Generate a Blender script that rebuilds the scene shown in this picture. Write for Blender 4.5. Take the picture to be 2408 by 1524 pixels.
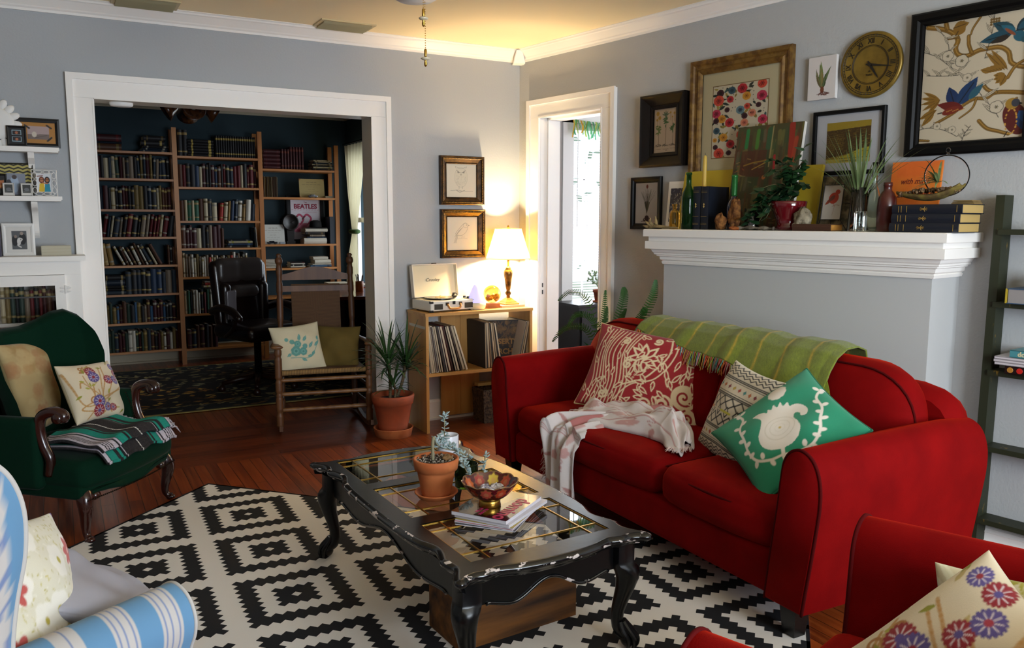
import bpy, bmesh, math, random
import numpy as np
from mathutils import Vector, Matrix
for o in list(bpy.data.objects): bpy.data.objects.remove(o, do_unlink=True)
SC = bpy.context.scene
COL = SC.collection
PI = math.pi
random.seed(7)
RNG = np.random.RandomState(5)

# ------------------------------------------------------------ camera, world, lights, exposure
cd = bpy.data.cameras.new('camera'); cam = bpy.data.objects.new('camera', cd); COL.objects.link(cam)
cd.sensor_fit = 'HORIZONTAL'; cd.sensor_width = 36.0; cd.lens = 36.0*1924.65/2408.0
cd.clip_start = 0.02; cd.clip_end = 200
R3 = Matrix(((0.8749, -0.4844, 0.0016), (0.0596, 0.1110, 0.9920), (0.4807, 0.8678, -0.1260)))
right, up, fwd = Vector(R3[0]), Vector(R3[1]), Vector(R3[2])
fwd.normalize(); right = (right-fwd*right.dot(fwd)).normalized(); up = right.cross(fwd).normalized()
m = Matrix((right, up, -fwd)).transposed().to_4x4(); m.translation = (-2.9661, -5.2476, 1.4069)
cam.matrix_world = m
SC.camera = cam
SC.view_settings.view_transform = 'Standard'; SC.view_settings.look = 'None'
SC.view_settings.exposure = 0.92; SC.view_settings.gamma = 1.0; SC.view_settings.use_curve_mapping = False
W = bpy.data.worlds.new('world'); SC.world = W; W.use_nodes = True
wb = W.node_tree.nodes['Background']; wb.inputs[0].default_value = (0.78, 0.88, 1.0, 1); wb.inputs[1].default_value = 0.8

def area(name, loc, target, sx, sy, power, col):
    l = bpy.data.lights.new(name, 'AREA'); l.shape = 'RECTANGLE'; l.size = sx; l.size_y = sy
    l.energy = power; l.color = col
    o = bpy.data.objects.new(name, l); COL.objects.link(o); o.location = loc
    o.rotation_euler = (Vector(target)-Vector(loc)).to_track_quat('-Z', 'Y').to_euler(); return o
# daylight through the three windows of the wall behind the camera, the study window and the sunroom window
area('daylight_front', (-1.15, -6.72, 1.45), (-1.15, 0, 0.95), 1.9, 1.6, 112, (0.80, 0.90, 1.0))
area('daylight_study', (0.02, 2.65, 1.42), (-3, 2.5, 1.0), 1.2, 1.3, 8, (0.80, 0.90, 1.0))
area('daylight_sunroom', (1.5, 1.22, 1.5), (0.4, -1.0, 1.0), 1.6, 1.7, 36, (0.84, 0.92, 1.0))
area('added_sunroom_fill', (4.15, -1.2, 1.5), (0.5, -1.0, 1.2), 2.2, 1.5, 60, (0.86, 0.92, 1.0))  # added unseen side light, put in to brighten the sunroom walls
# the bulb of the table lamp
pl = bpy.data.lights.new('lamp_bulb_light', 'POINT'); pl.energy = 56; pl.color = (1.0, 0.76, 0.44); pl.shadow_soft_size = 0.04
po = bpy.data.objects.new('lamp_bulb_light', pl); COL.objects.link(po); po.location = (-0.19, -0.18, 1.2165)

# ------------------------------------------------------------ colour, materials
def lin(c):
    return c/12.92 if c <= 0.04045 else ((c+0.055)/1.055)**2.4
def hx(h):
    return tuple(lin(int(h[i:i+2], 16)/255) for i in (0, 2, 4))
MATS = {}
def nt_new(name):
    m = bpy.data.materials.new(name); m.use_nodes = True
    t = m.node_tree; b = t.nodes['Principled BSDF']; return m, t, b
def N(t, kind, **kw):
    n = t.nodes.new(kind)
    for k, v in kw.items():
        if k.startswith('i_'): n.inputs[k[2:].replace('_', ' ')].default_value = v
        else: setattr(n, k, v)
    return n
def add_bump(t, b, scale, strength, dist=0.002, detail=3, kind='noise', vec=None, co='Object'):
    tc = N(t, 'ShaderNodeTexCoord')
    if kind == 'noise': n = N(t, 'ShaderNodeTexNoise'); n.inputs['Scale'].default_value = scale; n.inputs['Detail'].default_value = detail; out = n.outputs['Fac']
    elif kind == 'voronoi': n = N(t, 'ShaderNodeTexVoronoi'); n.inputs['Scale'].default_value = scale; out = n.outputs['Distance']
    else: n = N(t, 'ShaderNodeTexWave'); n.inputs['Scale'].default_value = scale; n.inputs['Distortion'].default_value = 0.6; out = n.outputs['Fac']
    src = tc.outputs[co]
    if vec:
        mp = N(t, 'ShaderNodeMapping'); mp.inputs['Scale'].default_value = vec; t.links.new(src, mp.inputs[0]); src = mp.outputs[0]
    t.links.new(src, n.inputs['Vector'])
    bp = N(t, 'ShaderNodeBump'); bp.inputs['Strength'].default_value = strength; bp.inputs['Distance'].default_value = dist
    t.links.new(out, bp.inputs['Height']); t.links.new(bp.outputs[0], b.inputs['Normal'])
    return bp
def mat(name, col, rough=0.6, metal=0.0, spec=None, bump=None, sheen=0.0, sheen_col=None, coat=0.0, col2=None, nscale=8, nvec=None, ramp=(0.4, 0.6), detail=4, emis=0, trans=0.0, alpha=None, ior=None, subs=0.0):
    if name in MATS: return MATS[name]
    m, t, b = nt_new(name)
    c = hx(col) if isinstance(col, str) else col
    b.inputs['Base Color'].default_value = (*c, 1)
    b.inputs['Roughness'].default_value = rough; b.inputs['Metallic'].default_value = metal
    if spec is not None: b.inputs['Specular IOR Level'].default_value = spec
    if sheen:
        b.inputs['Sheen Weight'].default_value = sheen; b.inputs['Sheen Roughness'].default_value = 0.35
        if sheen_col: b.inputs['Sheen Tint'].default_value = (*hx(sheen_col), 1)
    if coat: b.inputs['Coat Weight'].default_value = coat; b.inputs['Coat Roughness'].default_value = 0.12
    if trans: b.inputs['Transmission Weight'].default_value = trans
    if ior: b.inputs['IOR'].default_value = ior
    if subs: b.inputs['Subsurface Weight'].default_value = subs; b.inputs['Subsurface Scale'].default_value = 0.02
    if emis: b.inputs['Emission Color'].default_value = (*c, 1); b.inputs['Emission Strength'].default_value = emis
    if col2:
        tc = N(t, 'ShaderNodeTexCoord'); n = N(t, 'ShaderNodeTexNoise'); n.inputs['Scale'].default_value = nscale; n.inputs['Detail'].default_value = detail
        src = tc.outputs['Object']
        if nvec:
            mp = N(t, 'ShaderNodeMapping'); mp.inputs['Scale'].default_value = nvec; t.links.new(src, mp.inputs[0]); src = mp.outputs[0]
        t.links.new(src, n.inputs['Vector'])
        r = N(t, 'ShaderNodeValToRGB'); r.color_ramp.elements[0].position = ramp[0]; r.color_ramp.elements[1].position = ramp[1]
        r.color_ramp.elements[0].color = (*c, 1); r.color_ramp.elements[1].color = (*hx(col2), 1)
        t.links.new(n.outputs['Fac'], r.inputs[0]); t.links.new(r.outputs[0], b.inputs['Base Color'])
    if bump: add_bump(t, b, **bump)
    MATS[name] = m; return m
def mat_attr(name, rough=0.8, bump=None, sheen=0.0, coat=0.0, spec=None):
    """base colour read from the mesh's colour attribute (printed or woven pattern)"""
    if name in MATS: return MATS[name]
    m, t, b = nt_new(name)
    a = N(t, 'ShaderNodeAttribute'); a.attribute_name = 'Col'
    t.links.new(a.outputs['Color'], b.inputs['Base Color'])
    b.inputs['Roughness'].default_value = rough
    if spec is not None: b.inputs['Specular IOR Level'].default_value = spec
    if sheen: b.inputs['Sheen Weight'].default_value = sheen
    if coat: b.inputs['Coat Weight'].default_value = coat
    if bump: add_bump(t, b, **bump)
    MATS[name] = m; return m
def mat_thin(name, col=(1, 1, 1), rough=0.03, ior=1.45, tint=(1, 1, 1)):
    """thin sheet of clear glass: see through plus a mirror reflection at grazing angles"""
    m = bpy.data.materials.new(name); m.use_nodes = True; t = m.node_tree
    for n in list(t.nodes): t.nodes.remove(n)
    o = N(t, 'ShaderNodeOutputMaterial'); mx = N(t, 'ShaderNodeMixShader'); f = N(t, 'ShaderNodeFresnel'); f.inputs[0].default_value = ior
    tr = N(t, 'ShaderNodeBsdfTransparent'); tr.inputs[0].default_value = (*tint, 1)
    g = N(t, 'ShaderNodeBsdfGlossy'); g.inputs['Roughness'].default_value = rough; g.inputs[0].default_value = (*col, 1)
    t.links.new(f.outputs[0], mx.inputs[0]); t.links.new(tr.outputs[0], mx.inputs[1]); t.links.new(g.outputs[0], mx.inputs[2]); t.links.new(mx.outputs[0], o.inputs[0])
    MATS[name] = m; return m
def mat_translucent(name, col, mix=0.5, emis=0.0):
    m = bpy.data.materials.new(name); m.use_nodes = True; t = m.node_tree
    for n in list(t.nodes): t.nodes.remove(n)
    o = N(t, 'ShaderNodeOutputMaterial'); mx = N(t, 'ShaderNodeMixShader'); mx.inputs[0].default_value = mix
    d = N(t, 'ShaderNodeBsdfDiffuse'); d.inputs[0].default_value = (*hx(col), 1)
    l = N(t, 'ShaderNodeBsdfTranslucent'); l.inputs[0].default_value = (*hx(col), 1)
    t.links.new(d.outputs[0], mx.inputs[1]); t.links.new(l.outputs[0], mx.inputs[2]); t.links.new(mx.outputs[0], o.inputs[0])
    MATS[name] = m; return m

WALLBUMP = dict(scale=95, strength=0.55, dist=0.0022, detail=2)
M_wall = mat('wall_paint', 'b0b1b1', 0.72, bump=WALLBUMP)
M_wallb = mat('wall_paint_back', 'aeb1b4', 0.75, bump=dict(scale=80, strength=0.3, dist=0.002, detail=2))
M_ceil = mat('ceiling_paint', 'fcebc2', 0.8)
M_trim = mat('white_trim_paint', 'f3efe9', 0.42, bump=dict(scale=25, strength=0.12, dist=0.002))
M_study = mat('study_wall_paint', '34434a', 0.85, spec=.2)
M_white = mat('white_paint', 'e8e6e2', 0.45)
M_black = mat('black_paint', '0b0b0d', 0.4)
M_brass = mat('brass', 'c59a45', 0.28, metal=1.0)
M_gold = mat('gold_tooling', 'a8894a', 0.4, metal=0.5)
M_glass = mat_thin('clear_glass', ior=1.45)
M_pglass = mat_thin('picture_glass', ior=1.12, rough=0.02)
M_leadglass = mat_thin('tinted_tabletop_glass', ior=1.5, rough=0.01, tint=(0.74, 0.68, 0.56))
M_page = mat('page_edges', 'd9cfb6', 0.8, bump=dict(scale=300, strength=0.3, dist=0.001, vec=(1, 1, 60)))
M_terra = mat('terracotta', 'c4703c', 0.75, col2='b5602f', nscale=14, bump=dict(scale=60, strength=0.15, dist=0.001))
M_terra_dark = mat('weathered_terracotta', 'a64a24', 0.7, col2='8a4426', nscale=9, ramp=(0.35, 0.7))
M_soil = mat('potting_soil', '2a211a', 0.95, col2='584c40', nscale=90, ramp=(0.5, 0.6), bump=dict(scale=90, strength=1.0, dist=0.01))
M_leaf = mat('dark_green_leaf', '1f3a1c', 0.4, col2='2c4f22', nscale=10)
M_fern = mat('fern_green', '2f5e22', 0.55)
M_red = mat('red_velvet', '6c0406', 0.8, spec=.06, sheen=0.38, sheen_col='ff3a14', col2='7e0708', nscale=7, ramp=(0.3, 0.7), bump=dict(scale=420, strength=0.35, dist=0.0015, detail=1))
M_redpipe = mat('red_piping', '4a0607', 0.9, spec=.1)
M_greenv = mat('dark_green_upholstery', '06281a', 0.9, spec=.1, sheen=0.06, bump=dict(scale=300, strength=0.3, dist=0.001))
M_mahog = mat('mahogany', '3a130b', 0.25, coat=0.6, col2='240c08', nscale=6, nvec=(1, 1, .2))
def wood(name, c1, c2, rough=0.5, axis=0, scale=14, coat=0.0, bump=0.25, stretch=0.06):
    v = [1, 1, 1]; v[axis] = stretch
    return mat(name, c1, rough, col2=c2, nscale=scale, nvec=tuple(v), ramp=(0.32, 0.68), detail=7, coat=coat, bump=dict(scale=scale*2.5, strength=bump, dist=0.002, vec=tuple(v)))
M_pine = wood('pine_shelf', 'c08040', 'a4642c', 0.45, 0, 12)
M_pinev = wood('pine_upright', 'bb7a3a', 'a05e28', 0.45, 2, 12)
M_crate = wood('cedar_board', 'c99a55', 'b8823e', 0.5, 2, 16)
M_crateh = wood('cedar_board_flat', 'c99a55', 'b8823e', 0.5, 0, 16)
M_rock = wood('worn_maple', '4a2814', '6e4828', 0.5, 2, 12)
M_rocklite = wood('worn_arm_wood', '8a6238', '5a3418', 0.45, 1, 12)
M_desk = wood('desk_top', '7c3318', '5a2210', 0.16, 1, 6, coat=0.5)
M_rust = wood('rustic_box', '8a5620', '2e1a0a', 0.75, 0, 16, bump=0.9, stretch=0.12)
M_charcoal = mat('dark_charcoal_board', '0e0e10', 0.9, spec=.1)

# ------------------------------------------------------------ mesh building
class MB:
    def __init__(s): s.v = []; s.f = []; s.mi = []; s.M = Matrix.Identity(4); s.cur = 0
    def add(s, vs, fs, mi=None):
        b = len(s.v); M = s.M
        s.v += [tuple(M @ Vector(p)) for p in vs]
        s.f += [tuple(b+i for i in f) for f in fs]; s.mi += [s.cur if mi is None else mi]*len(fs); return s
    def box(s, x0, x1, y0, y1, z0, z1, mi=None):
        vs = [(x, y, z) for z in (z0, z1) for y in (y0, y1) for x in (x0, x1)]
        return s.add(vs, [(0, 2, 3, 1), (4, 5, 7, 6), (0, 1, 5, 4), (2, 6, 7, 3), (0, 4, 6, 2), (1, 3, 7, 5)], mi)
    def rings(s, rings, closed=True, cap=True, mi=None, close_u=False):
        n = len(rings[0]); vs = [p for r in rings for p in r]; fs = []
        for i in range(len(rings)-1+(1 if close_u else 0)):
            a = i*n; b = ((i+1) % len(rings))*n
            for j in range(n if closed else n-1):
                k = (j+1) % n; fs.append((a+j, a+k, b+k, b+j))
        if cap and not close_u:
            fs.append(tuple(range(n-1, -1, -1))); fs.append(tuple(range((len(rings)-1)*n, len(rings)*n)))
        return s.add(vs, fs, mi)
    def lathe(s, prof, c=(0, 0, 0), n=24, mi=None, cap=True, ax='z'):
        rs = []
        for r, h in prof:
            ring = []
            for k in range(n):
                a = 2*PI*k/n; p = (r*math.cos(a), r*math.sin(a), h)
                if ax == 'x': p = (p[2], p[0], p[1])
                elif ax == 'y': p = (p[1], p[2], p[0])
                ring.append((c[0]+p[0], c[1]+p[1], c[2]+p[2]))
            rs.append(ring)
        return s.rings(rs, cap=cap, mi=mi)
    def tube(s, pts, rad, n=8, mi=None, cap=True, closed=False, flat=1.0):
        P = [Vector(p) for p in pts]; L = len(P); rs = []; prev = None
        for i in range(L):
            if closed: t = P[(i+1) % L]-P[i-1]
            else: t = P[min(i+1, L-1)]-P[max(i-1, 0)]
            if t.length < 1e-9: t = Vector((0, 0, 1))
            t.normalize()
            if prev is None:
                u = t.cross(Vector((0, 0, 1)));
                if u.length < 1e-3: u = t.cross(Vector((0, 1, 0)))
            else: u = prev-t*prev.dot(t)
            if u.length < 1e-6: u = t.orthogonal()
            u.normalize(); w = t.cross(u); prev = u
            r = rad[i] if hasattr(rad, '__len__') else rad
            rs.append([tuple(P[i]+(u*math.cos(2*PI*k/n)+w*math.sin(2*PI*k/n)*flat)*r) for k in range(n)])
        return s.rings(rs, cap=cap and not closed, mi=mi, close_u=closed)
    def ball(s, c, r, nu=14, nv=9, mi=None, sc=(1, 1, 1)):
        prof = []
        rs = []
        for i in range(nv+1):
            a = -PI/2+PI*i/nv; rr = max(r*math.cos(a), 1e-5); z = r*math.sin(a)
            rs.append([(c[0]+rr*math.cos(2*PI*k/nu)*sc[0], c[1]+rr*math.sin(2*PI*k/nu)*sc[1], c[2]+z*sc[2]) for k in range(nu)])
        return s.rings(rs, cap=False, mi=mi)
    def prism(s, out, a0, a1, ax='y', mi=None):
        """outline (u,v) extruded along axis: y -> (u,a,v); x -> (a,u,v); z -> (u,v,a)"""
        f = {'y': lambda u, v, a: (u, a, v), 'x': lambda u, v, a: (a, u, v), 'z': lambda u, v, a: (u, v, a)}[ax]
        return s.rings([[f(u, v, a0) for u, v in out], [f(u, v, a1) for u, v in out]], mi=mi)
    def rbox(s, c, h, r, n=6, crown=0.0, mi=None, fn=None, pinch=0.0):
        """soft box: centre c, half sizes h, edge radius r, crowned top"""
        vs = []; fs = []; idx = {}
        def V(p):
            k = tuple(round(a, 4) for a in p)
            if k in idx: return idx[k]
            q = []
            off = []
            for a in range(3):
                w = p[a]*h[a]; lim = h[a]-r; cl = max(-lim, min(lim, w)); q.append(cl)
                e = (w-cl)/r; off.append(e)
            L = math.sqrt(sum(e*e for e in off)); mx = max(abs(e) for e in off)
            if L > 1e-9: off = [e/L*mx*r for e in off]
            q = [q[a]+off[a] for a in range(3)]
            if crown:
                k2 = (1-p[0]**2)*(1-p[1]**2); q[2] += crown*k2**.6*(1 if q[2] > 0 else -0.4)
            if pinch: q[0] *= 1+pinch*(1-p[1]**2)*abs(p[0]); 
            q = Vector((c[0]+q[0], c[1]+q[1], c[2]+q[2]))
            if fn: q = Vector(fn(q, p))
            idx[k] = len(vs); vs.append(tuple(q)); return idx[k]
        def coords(a):
            k = min(0.98, (h[a]-r)/h[a]); e = [-1, -1+(1-k)*.15, -1+(1-k)*.4, -1+(1-k)*.7]
            mid = [-k+2*k*i/n for i in range(n+1)]
            return e+mid+[-x for x in reversed(e)]
        g = [coords(a) for a in range(3)]
        for a in range(3):
            b, d = (a+1) % 3, (a+2) % 3
            for sgn in (-1, 1):
                for i in range(len(g[b])-1):
                    for j in range(len(g[d])-1):
                        q = []
                        for di, dj in ((0, 0), (1, 0), (1, 1), (0, 1)):
                            p = [0, 0, 0]; p[a] = sgn; p[b] = g[b][i+di]; p[d] = g[d][j+dj]; q.append(V(p))
                        if sgn < 0: q.reverse()
                        if len(set(q)) == 4: fs.append(tuple(q))
        return s.add(vs, fs, mi)
    def build(s, name, mats, parent=None, smooth=False, angle=None):
        me = bpy.data.meshes.new(name); me.from_pydata(s.v, [], s.f)
        if not isinstance(mats, (list, tuple)): mats = [mats]
        for m_ in mats: me.materials.append(m_)
        if len(mats) > 1: me.polygons.foreach_set('material_index', s.mi)
        if smooth or angle:
            me.polygons.foreach_set('use_smooth', [True]*len(me.polygons))
            if angle: me.set_sharp_from_angle(angle=math.radians(angle))
        me.validate(); me.update()
        o = bpy.data.objects.new(name, me); COL.objects.link(o)
        if parent: o.parent = parent
        return o
def tag(o, label=None, cat=None, group=None, kind=None):
    if label: o['label'] = label
    if cat: o['category'] = cat
    if group: o['group'] = group
    if kind: o['kind'] = kind
    return o
def thing(name, label, cat, loc=(0, 0, 0), rz=0.0, group=None, rot=None):
    o = bpy.data.objects.new(name, None); COL.objects.link(o); o.empty_display_size = 0.05
    o.location = loc; o.rotation_euler = rot if rot else (0, 0, rz)
    return tag(o, label, cat, group)
def struct(name, mb, mats, **k):
    o = mb.build(name, mats, **k); o['kind'] = 'structure'; return o
def copy_tree(o, parent=None):
    c = o.copy(); COL.objects.link(c)
    if parent: c.parent = parent
    for ch in o.children: copy_tree(ch, c)
    return c
# frame of the right hand wall: x runs along the wall toward the camera side, y into the wall
RA = math.atan2(-1, 0.1646)
RD = Vector((0.1646, -1, 0)).normalized(); RN = Vector((RD.y, -RD.x, 0))
def RW(s, h, z=0.0):
    """point at distance s along the right wall from the corner, h out from it, z up"""
    return Vector((s*RD.x+h*RN.x, s*RD.y+h*RN.y, z))
RWM = Matrix.Rotation(RA, 4, 'Z')

def gridmesh(name, X, col, mats, parent=None, smooth=True, wrap_u=False, thick=0.0, flip=False):
    """X: (nv,nu,3) points; col: (nv,nu,3) linear colours or None"""
    nv, nu = X.shape[:2]
    i = np.arange(nv*nu).reshape(nv, nu)
    if wrap_u: i = np.concatenate([i, i[:, :1]], 1)
    q = np.stack([i[:-1, :-1], i[:-1, 1:], i[1:, 1:], i[1:, :-1]], -1).reshape(-1, 4)
    if flip: q = q[:, ::-1]
    me = bpy.data.meshes.new(name); me.from_pydata(X.reshape(-1, 3).tolist(), [], q.tolist())
    if not isinstance(mats, (list, tuple)): mats = [mats]
    for m_ in mats: me.materials.append(m_)
    if col is not None:
        a = me.color_attributes.new('Col', 'FLOAT_COLOR', 'POINT')
        d = np.ones((nv*nu, 4), np.float32); d[:, :3] = col.reshape(-1, 3); a.data.foreach_set('color', d.ravel())
    if smooth: me.polygons.foreach_set('use_smooth', [True]*len(me.polygons))
    me.update()
    o = bpy.data.objects.new(name, me); COL.objects.link(o)
    if parent: o.parent = parent
    if thick:
        md = o.modifiers.new('thickness', 'SOLIDIFY'); md.thickness = thick; md.offset = 0
    return o
# ------------------------------------------------------------ procedural drawing on a grid of colours
class Canvas:
    def __init__(s, w, h, bg, res=200):
        s.w, s.h = w, h; s.ny = int(res); s.nx = max(2, int(res*w/h)); s.a = np.ones((s.ny, s.nx, 3))*np.array(hx(bg))
        x = np.linspace(0, w, s.nx); y = np.linspace(0, h, s.ny); s.X, s.Y = np.meshgrid(x, y); s.px = h/res
    def _paint(s, m, sl, col, al=1.0):
        c = np.array(hx(col) if isinstance(col, str) else col); k = (m*al)[..., None]; s.a[sl] = s.a[sl]*(1-k)+c*k
    def _sl(s, x0, x1, y0, y1):
        p = s.px*2
        i0 = max(0, int((y0-p)/s.h*(s.ny-1))); i1 = min(s.ny, int((y1+p)/s.h*(s.ny-1))+2)
        j0 = max(0, int((x0-p)/s.w*(s.nx-1))); j1 = min(s.nx, int((x1+p)/s.w*(s.nx-1))+2)
        if i0 >= i1 or j0 >= j1: return None
        return (slice(i0, i1), slice(j0, j1))
    def ell(s, cx, cy, rx, ry, col, rot=0.0, al=1.0, ring=None):
        R = max(rx, ry); sl = s._sl(cx-R, cx+R, cy-R, cy+R)
        if sl is None: return s
        x = s.X[sl]-cx; y = s.Y[sl]-cy; c, n = math.cos(rot), math.sin(rot)
        u = (x*c+y*n)/rx; v = (-x*n+y*c)/ry; d = np.sqrt(u*u+v*v); r = min(rx, ry)
        m = np.clip((1-d)*r/s.px+.5, 0, 1)
        if ring: m = m*np.clip((d-(1-ring))*r/s.px+.5, 0, 1)
        s._paint(m, sl, col, al); return s
    def line(s, pts, wd, col, al=1.0, wd2=None):
        for k in range(len(pts)-1):
            (x0, y0), (x1, y1) = pts[k], pts[k+1]
            w0 = wd if wd2 is None else wd+(wd2-wd)*k/max(1, len(pts)-2)
            r = w0/2; sl = s._sl(min(x0, x1)-r, max(x0, x1)+r, min(y0, y1)-r, max(y0, y1)+r)
            if sl is None: continue
            dx, dy = x1-x0, y1-y0; L = dx*dx+dy*dy+1e-12
            t = np.clip(((s.X[sl]-x0)*dx+(s.Y[sl]-y0)*dy)/L, 0, 1)
            d = np.hypot(s.X[sl]-x0-t*dx, s.Y[sl]-y0-t*dy); s._paint(np.clip((r-d)/s.px+.5, 0, 1), sl, col, al)
        return s
    def poly(s, pts, col, al=1.0):
        xs = [p[0] for p in pts]; ys = [p[1] for p in pts]; sl = s._sl(min(xs), max(xs), min(ys), max(ys))
        if sl is None: return s
        X, Y = s.X[sl], s.Y[sl]; ins = np.zeros(X.shape, bool); n = len(pts)
        for k in range(n):
            x0, y0 = pts[k]; x1, y1 = pts[(k+1) % n]
            if y0 == y1: continue
            c = ((y0 > Y) != (y1 > Y)) & (X < (x1-x0)*(Y-y0)/(y1-y0)+x0); ins ^= c
        s._paint(ins.astype(float), sl, col, al); return s
    def leaf(s, x, y, ang, L, wd, col, vein=None, bend=0.0):
        c, n = math.cos(ang), math.sin(ang); P = []
        for k in range(9): t = k/8; P.append((t*L, wd*.5*math.sin(PI*t**.8)+bend*L*t*t))
        for k in range(8, -1, -1): t = k/8; P.append((t*L, -wd*.5*math.sin(PI*t**.8)+bend*L*t*t))
        s.poly([(x+a*c-b*n, y+a*n+b*c) for a, b in P], col)
        if vein: s.line([(x, y), (x+L*.8*c-bend*L*.6*n, y+L*.8*n+bend*L*.6*c)], max(wd*.08, s.px), vein)
        return s
    def flower(s, x, y, r, n, col, cen=None, pet=0.5, rot=0.0, line=None, al=1.0):
        for k in range(n):
            a = rot+2*PI*k/n
            s.ell(x+math.cos(a)*r*.55, y+math.sin(a)*r*.55, r*.5, r*pet*.62, col, rot=a, al=al)
            if line: s.line([(x, y), (x+math.cos(a)*r*.95, y+math.sin(a)*r*.95)], max(r*.05, s.px*.8), line)
        if cen: s.ell(x, y, r*.22, r*.22, cen)
        return s
    def curve(s, pts, wd, col, n=24, al=1.0, wd2=None):
        """smooth curve through control points"""
        P = spline(pts, n); return s.line(P, wd, col, al, wd2)
    def spiral(s, x, y, r, turns, wd, col, a0=0.0, sgn=1):
        P = [(x+r*(1-t/30)*math.cos(a0+sgn*turns*2*PI*t/30), y+r*(1-t/30)*math.sin(a0+sgn*turns*2*PI*t/30)) for t in range(29)]
        return s.line(P, wd, col)
    def sample(s, U, V):
        x = np.clip(U, 0, 1)*(s.nx-1); y = np.clip(V, 0, 1)*(s.ny-1)
        x0 = np.clip(x.astype(int), 0, s.nx-2); y0 = np.clip(y.astype(int), 0, s.ny-2); fx = (x-x0)[..., None]; fy = (y-y0)[..., None]
        A = s.a
        return (A[y0, x0]*(1-fx)+A[y0, x0+1]*fx)*(1-fy)+(A[y0+1, x0]*(1-fx)+A[y0+1, x0+1]*fx)*fy
def spline(pts, n=24):
    P = [pts[0]]+list(pts)+[pts[-1]]; out = []
    seg = len(pts)-1; per = max(2, n//seg)
    for i in range(seg):
        p0, p1, p2, p3 = P[i], P[i+1], P[i+2], P[i+3]
        for k in range(per):
            t = k/per
            out.append(tuple(.5*((2*p1[d])+(-p0[d]+p2[d])*t+(2*p0[d]-5*p1[d]+4*p2[d]-p3[d])*t*t+(-p0[d]+3*p1[d]-3*p2[d]+p3[d])*t**3) for d in range(len(p1))))
    out.append(tuple(pts[-1])); return out
def flat_print(name, cv, w, h, parent, y=0.0, z0=0.0, m=None):
    """a drawn sheet facing -y, centred on x, standing from z0"""
    U, V = np.meshgrid(np.linspace(0, 1, cv.nx), np.linspace(0, 1, cv.ny))
    X = np.stack([(U-.5)*w, np.full_like(U, y), z0+V*h], -1)
    return gridmesh(name, X, cv.a, m or mat_attr('printed_paper', 0.6), parent, smooth=False)
def text_mesh(name, txt, size, mats, parent=None, loc=(0, 0, 0), rot=(PI/2, 0, 0), extrude=0.0004, align='CENTER', shear=0.0, sx=1.0, bold=0.0):
    c = bpy.data.curves.new(name, 'FONT'); c.body = txt; c.size = size; c.extrude = extrude; c.align_x = align; c.align_y = 'CENTER'; c.shear = shear; c.offset = bold
    c.resolution_u = 3
    o = bpy.data.objects.new(name, c); COL.objects.link(o)
    dg = bpy.context.evaluated_depsgraph_get(); dg.update()
    me = bpy.data.meshes.new_from_object(o.evaluated_get(dg)); me.name = name
    bpy.data.objects.remove(o, do_unlink=True); bpy.data.curves.remove(c)
    me.materials.clear(); me.materials.append(mats)
    q = bpy.data.objects.new(name, me); COL.objects.link(q); q.location = loc; q.rotation_euler = rot; q.scale = (sx, 1, 1)
    if parent: q.parent = parent
    return q
def curve_fill(name, loops, mats, parent=None, extrude=0.01, bevel=0.0, loc=(0, 0, 0), rot=(0, 0, 0)):
    """flat outline with holes, given thickness"""
    c = bpy.data.curves.new(name, 'CURVE'); c.dimensions = '2D'; c.fill_mode = 'BOTH'; c.extrude = extrude; c.bevel_depth = bevel; c.bevel_resolution = 3
    for lp in loops:
        sp = c.splines.new('POLY'); sp.points.add(len(lp)-1); sp.use_cyclic_u = True
        for i, p in enumerate(lp): sp.points[i].co = (p[0], p[1], 0, 1)
    o = bpy.data.objects.new(name, c); COL.objects.link(o)
    dg = bpy.context.evaluated_depsgraph_get(); dg.update()
    me = bpy.data.meshes.new_from_object(o.evaluated_get(dg)); me.name = name
    bpy.data.objects.remove(o, do_unlink=True); bpy.data.curves.remove(c)
    me.materials.clear(); me.materials.append(mats)
    q = bpy.data.objects.new(name, me); COL.objects.link(q); q.location = loc; q.rotation_euler = rot
    if parent: q.parent = parent
    return q
def frame_mb(w, h, prof, mi=None):
    """mitred picture frame, facing -y, centred on x, from z 0; prof = [(inset, depth toward viewer)...]"""
    mb = MB()
    rs = []
    for d, y in prof:
        a = w/2-d; b0 = d; b1 = h-d; rs.append([(-a, -y, b0), (a, -y, b0), (a, -y, b1), (-a, -y, b1)])
    mb.rings(rs, cap=False); return mb
def picture(name, label, cat, loc, rz, w, h, prof, m_frame, cv, inset, board=None, board_in=None, tilt=0.0, group=None, glass=True, line=None):
    t = thing(name, label, cat, loc, group=group, rot=(tilt, 0, rz))
    prof = [(0, 0.0)]+prof
    o = frame_mb(w, h, prof).build('frame', m_frame, t); 
    bk = MB().box(-w/2+.004, w/2-.004, -.003, 0, .004, h-.004).build('backing', M_charcoal, t)
    iw = w-2*prof[-1][0]; ih = h-2*prof[-1][0]; z0 = prof[-1][0]
    if board:
        MB().box(-iw/2-.002, iw/2+.002, -.0050, -.0035, z0-.002, z0+ih+.002).build('mat_board', board, t)
    if line:
        MB().box(-(w/2-inset[0])-.004, (w/2-inset[0])+.004, -.0054, -.0050, inset[1]-.004, h-inset[1]+.004).build('mat_border', line, t)
    flat_print('print', cv, w-2*inset[0], h-2*inset[1], t, y=-.0060, z0=inset[1])
    if glass: MB().add([(-iw/2-.001, -.0085, z0-.001), (iw/2+.001, -.0085, z0-.001), (iw/2+.001, -.0085, z0+ih+.001), (-iw/2-.001, -.0085, z0+ih+.001)], [(0, 1, 2, 3)]).build('glass_pane', M_pglass, t)
    return t
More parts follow.
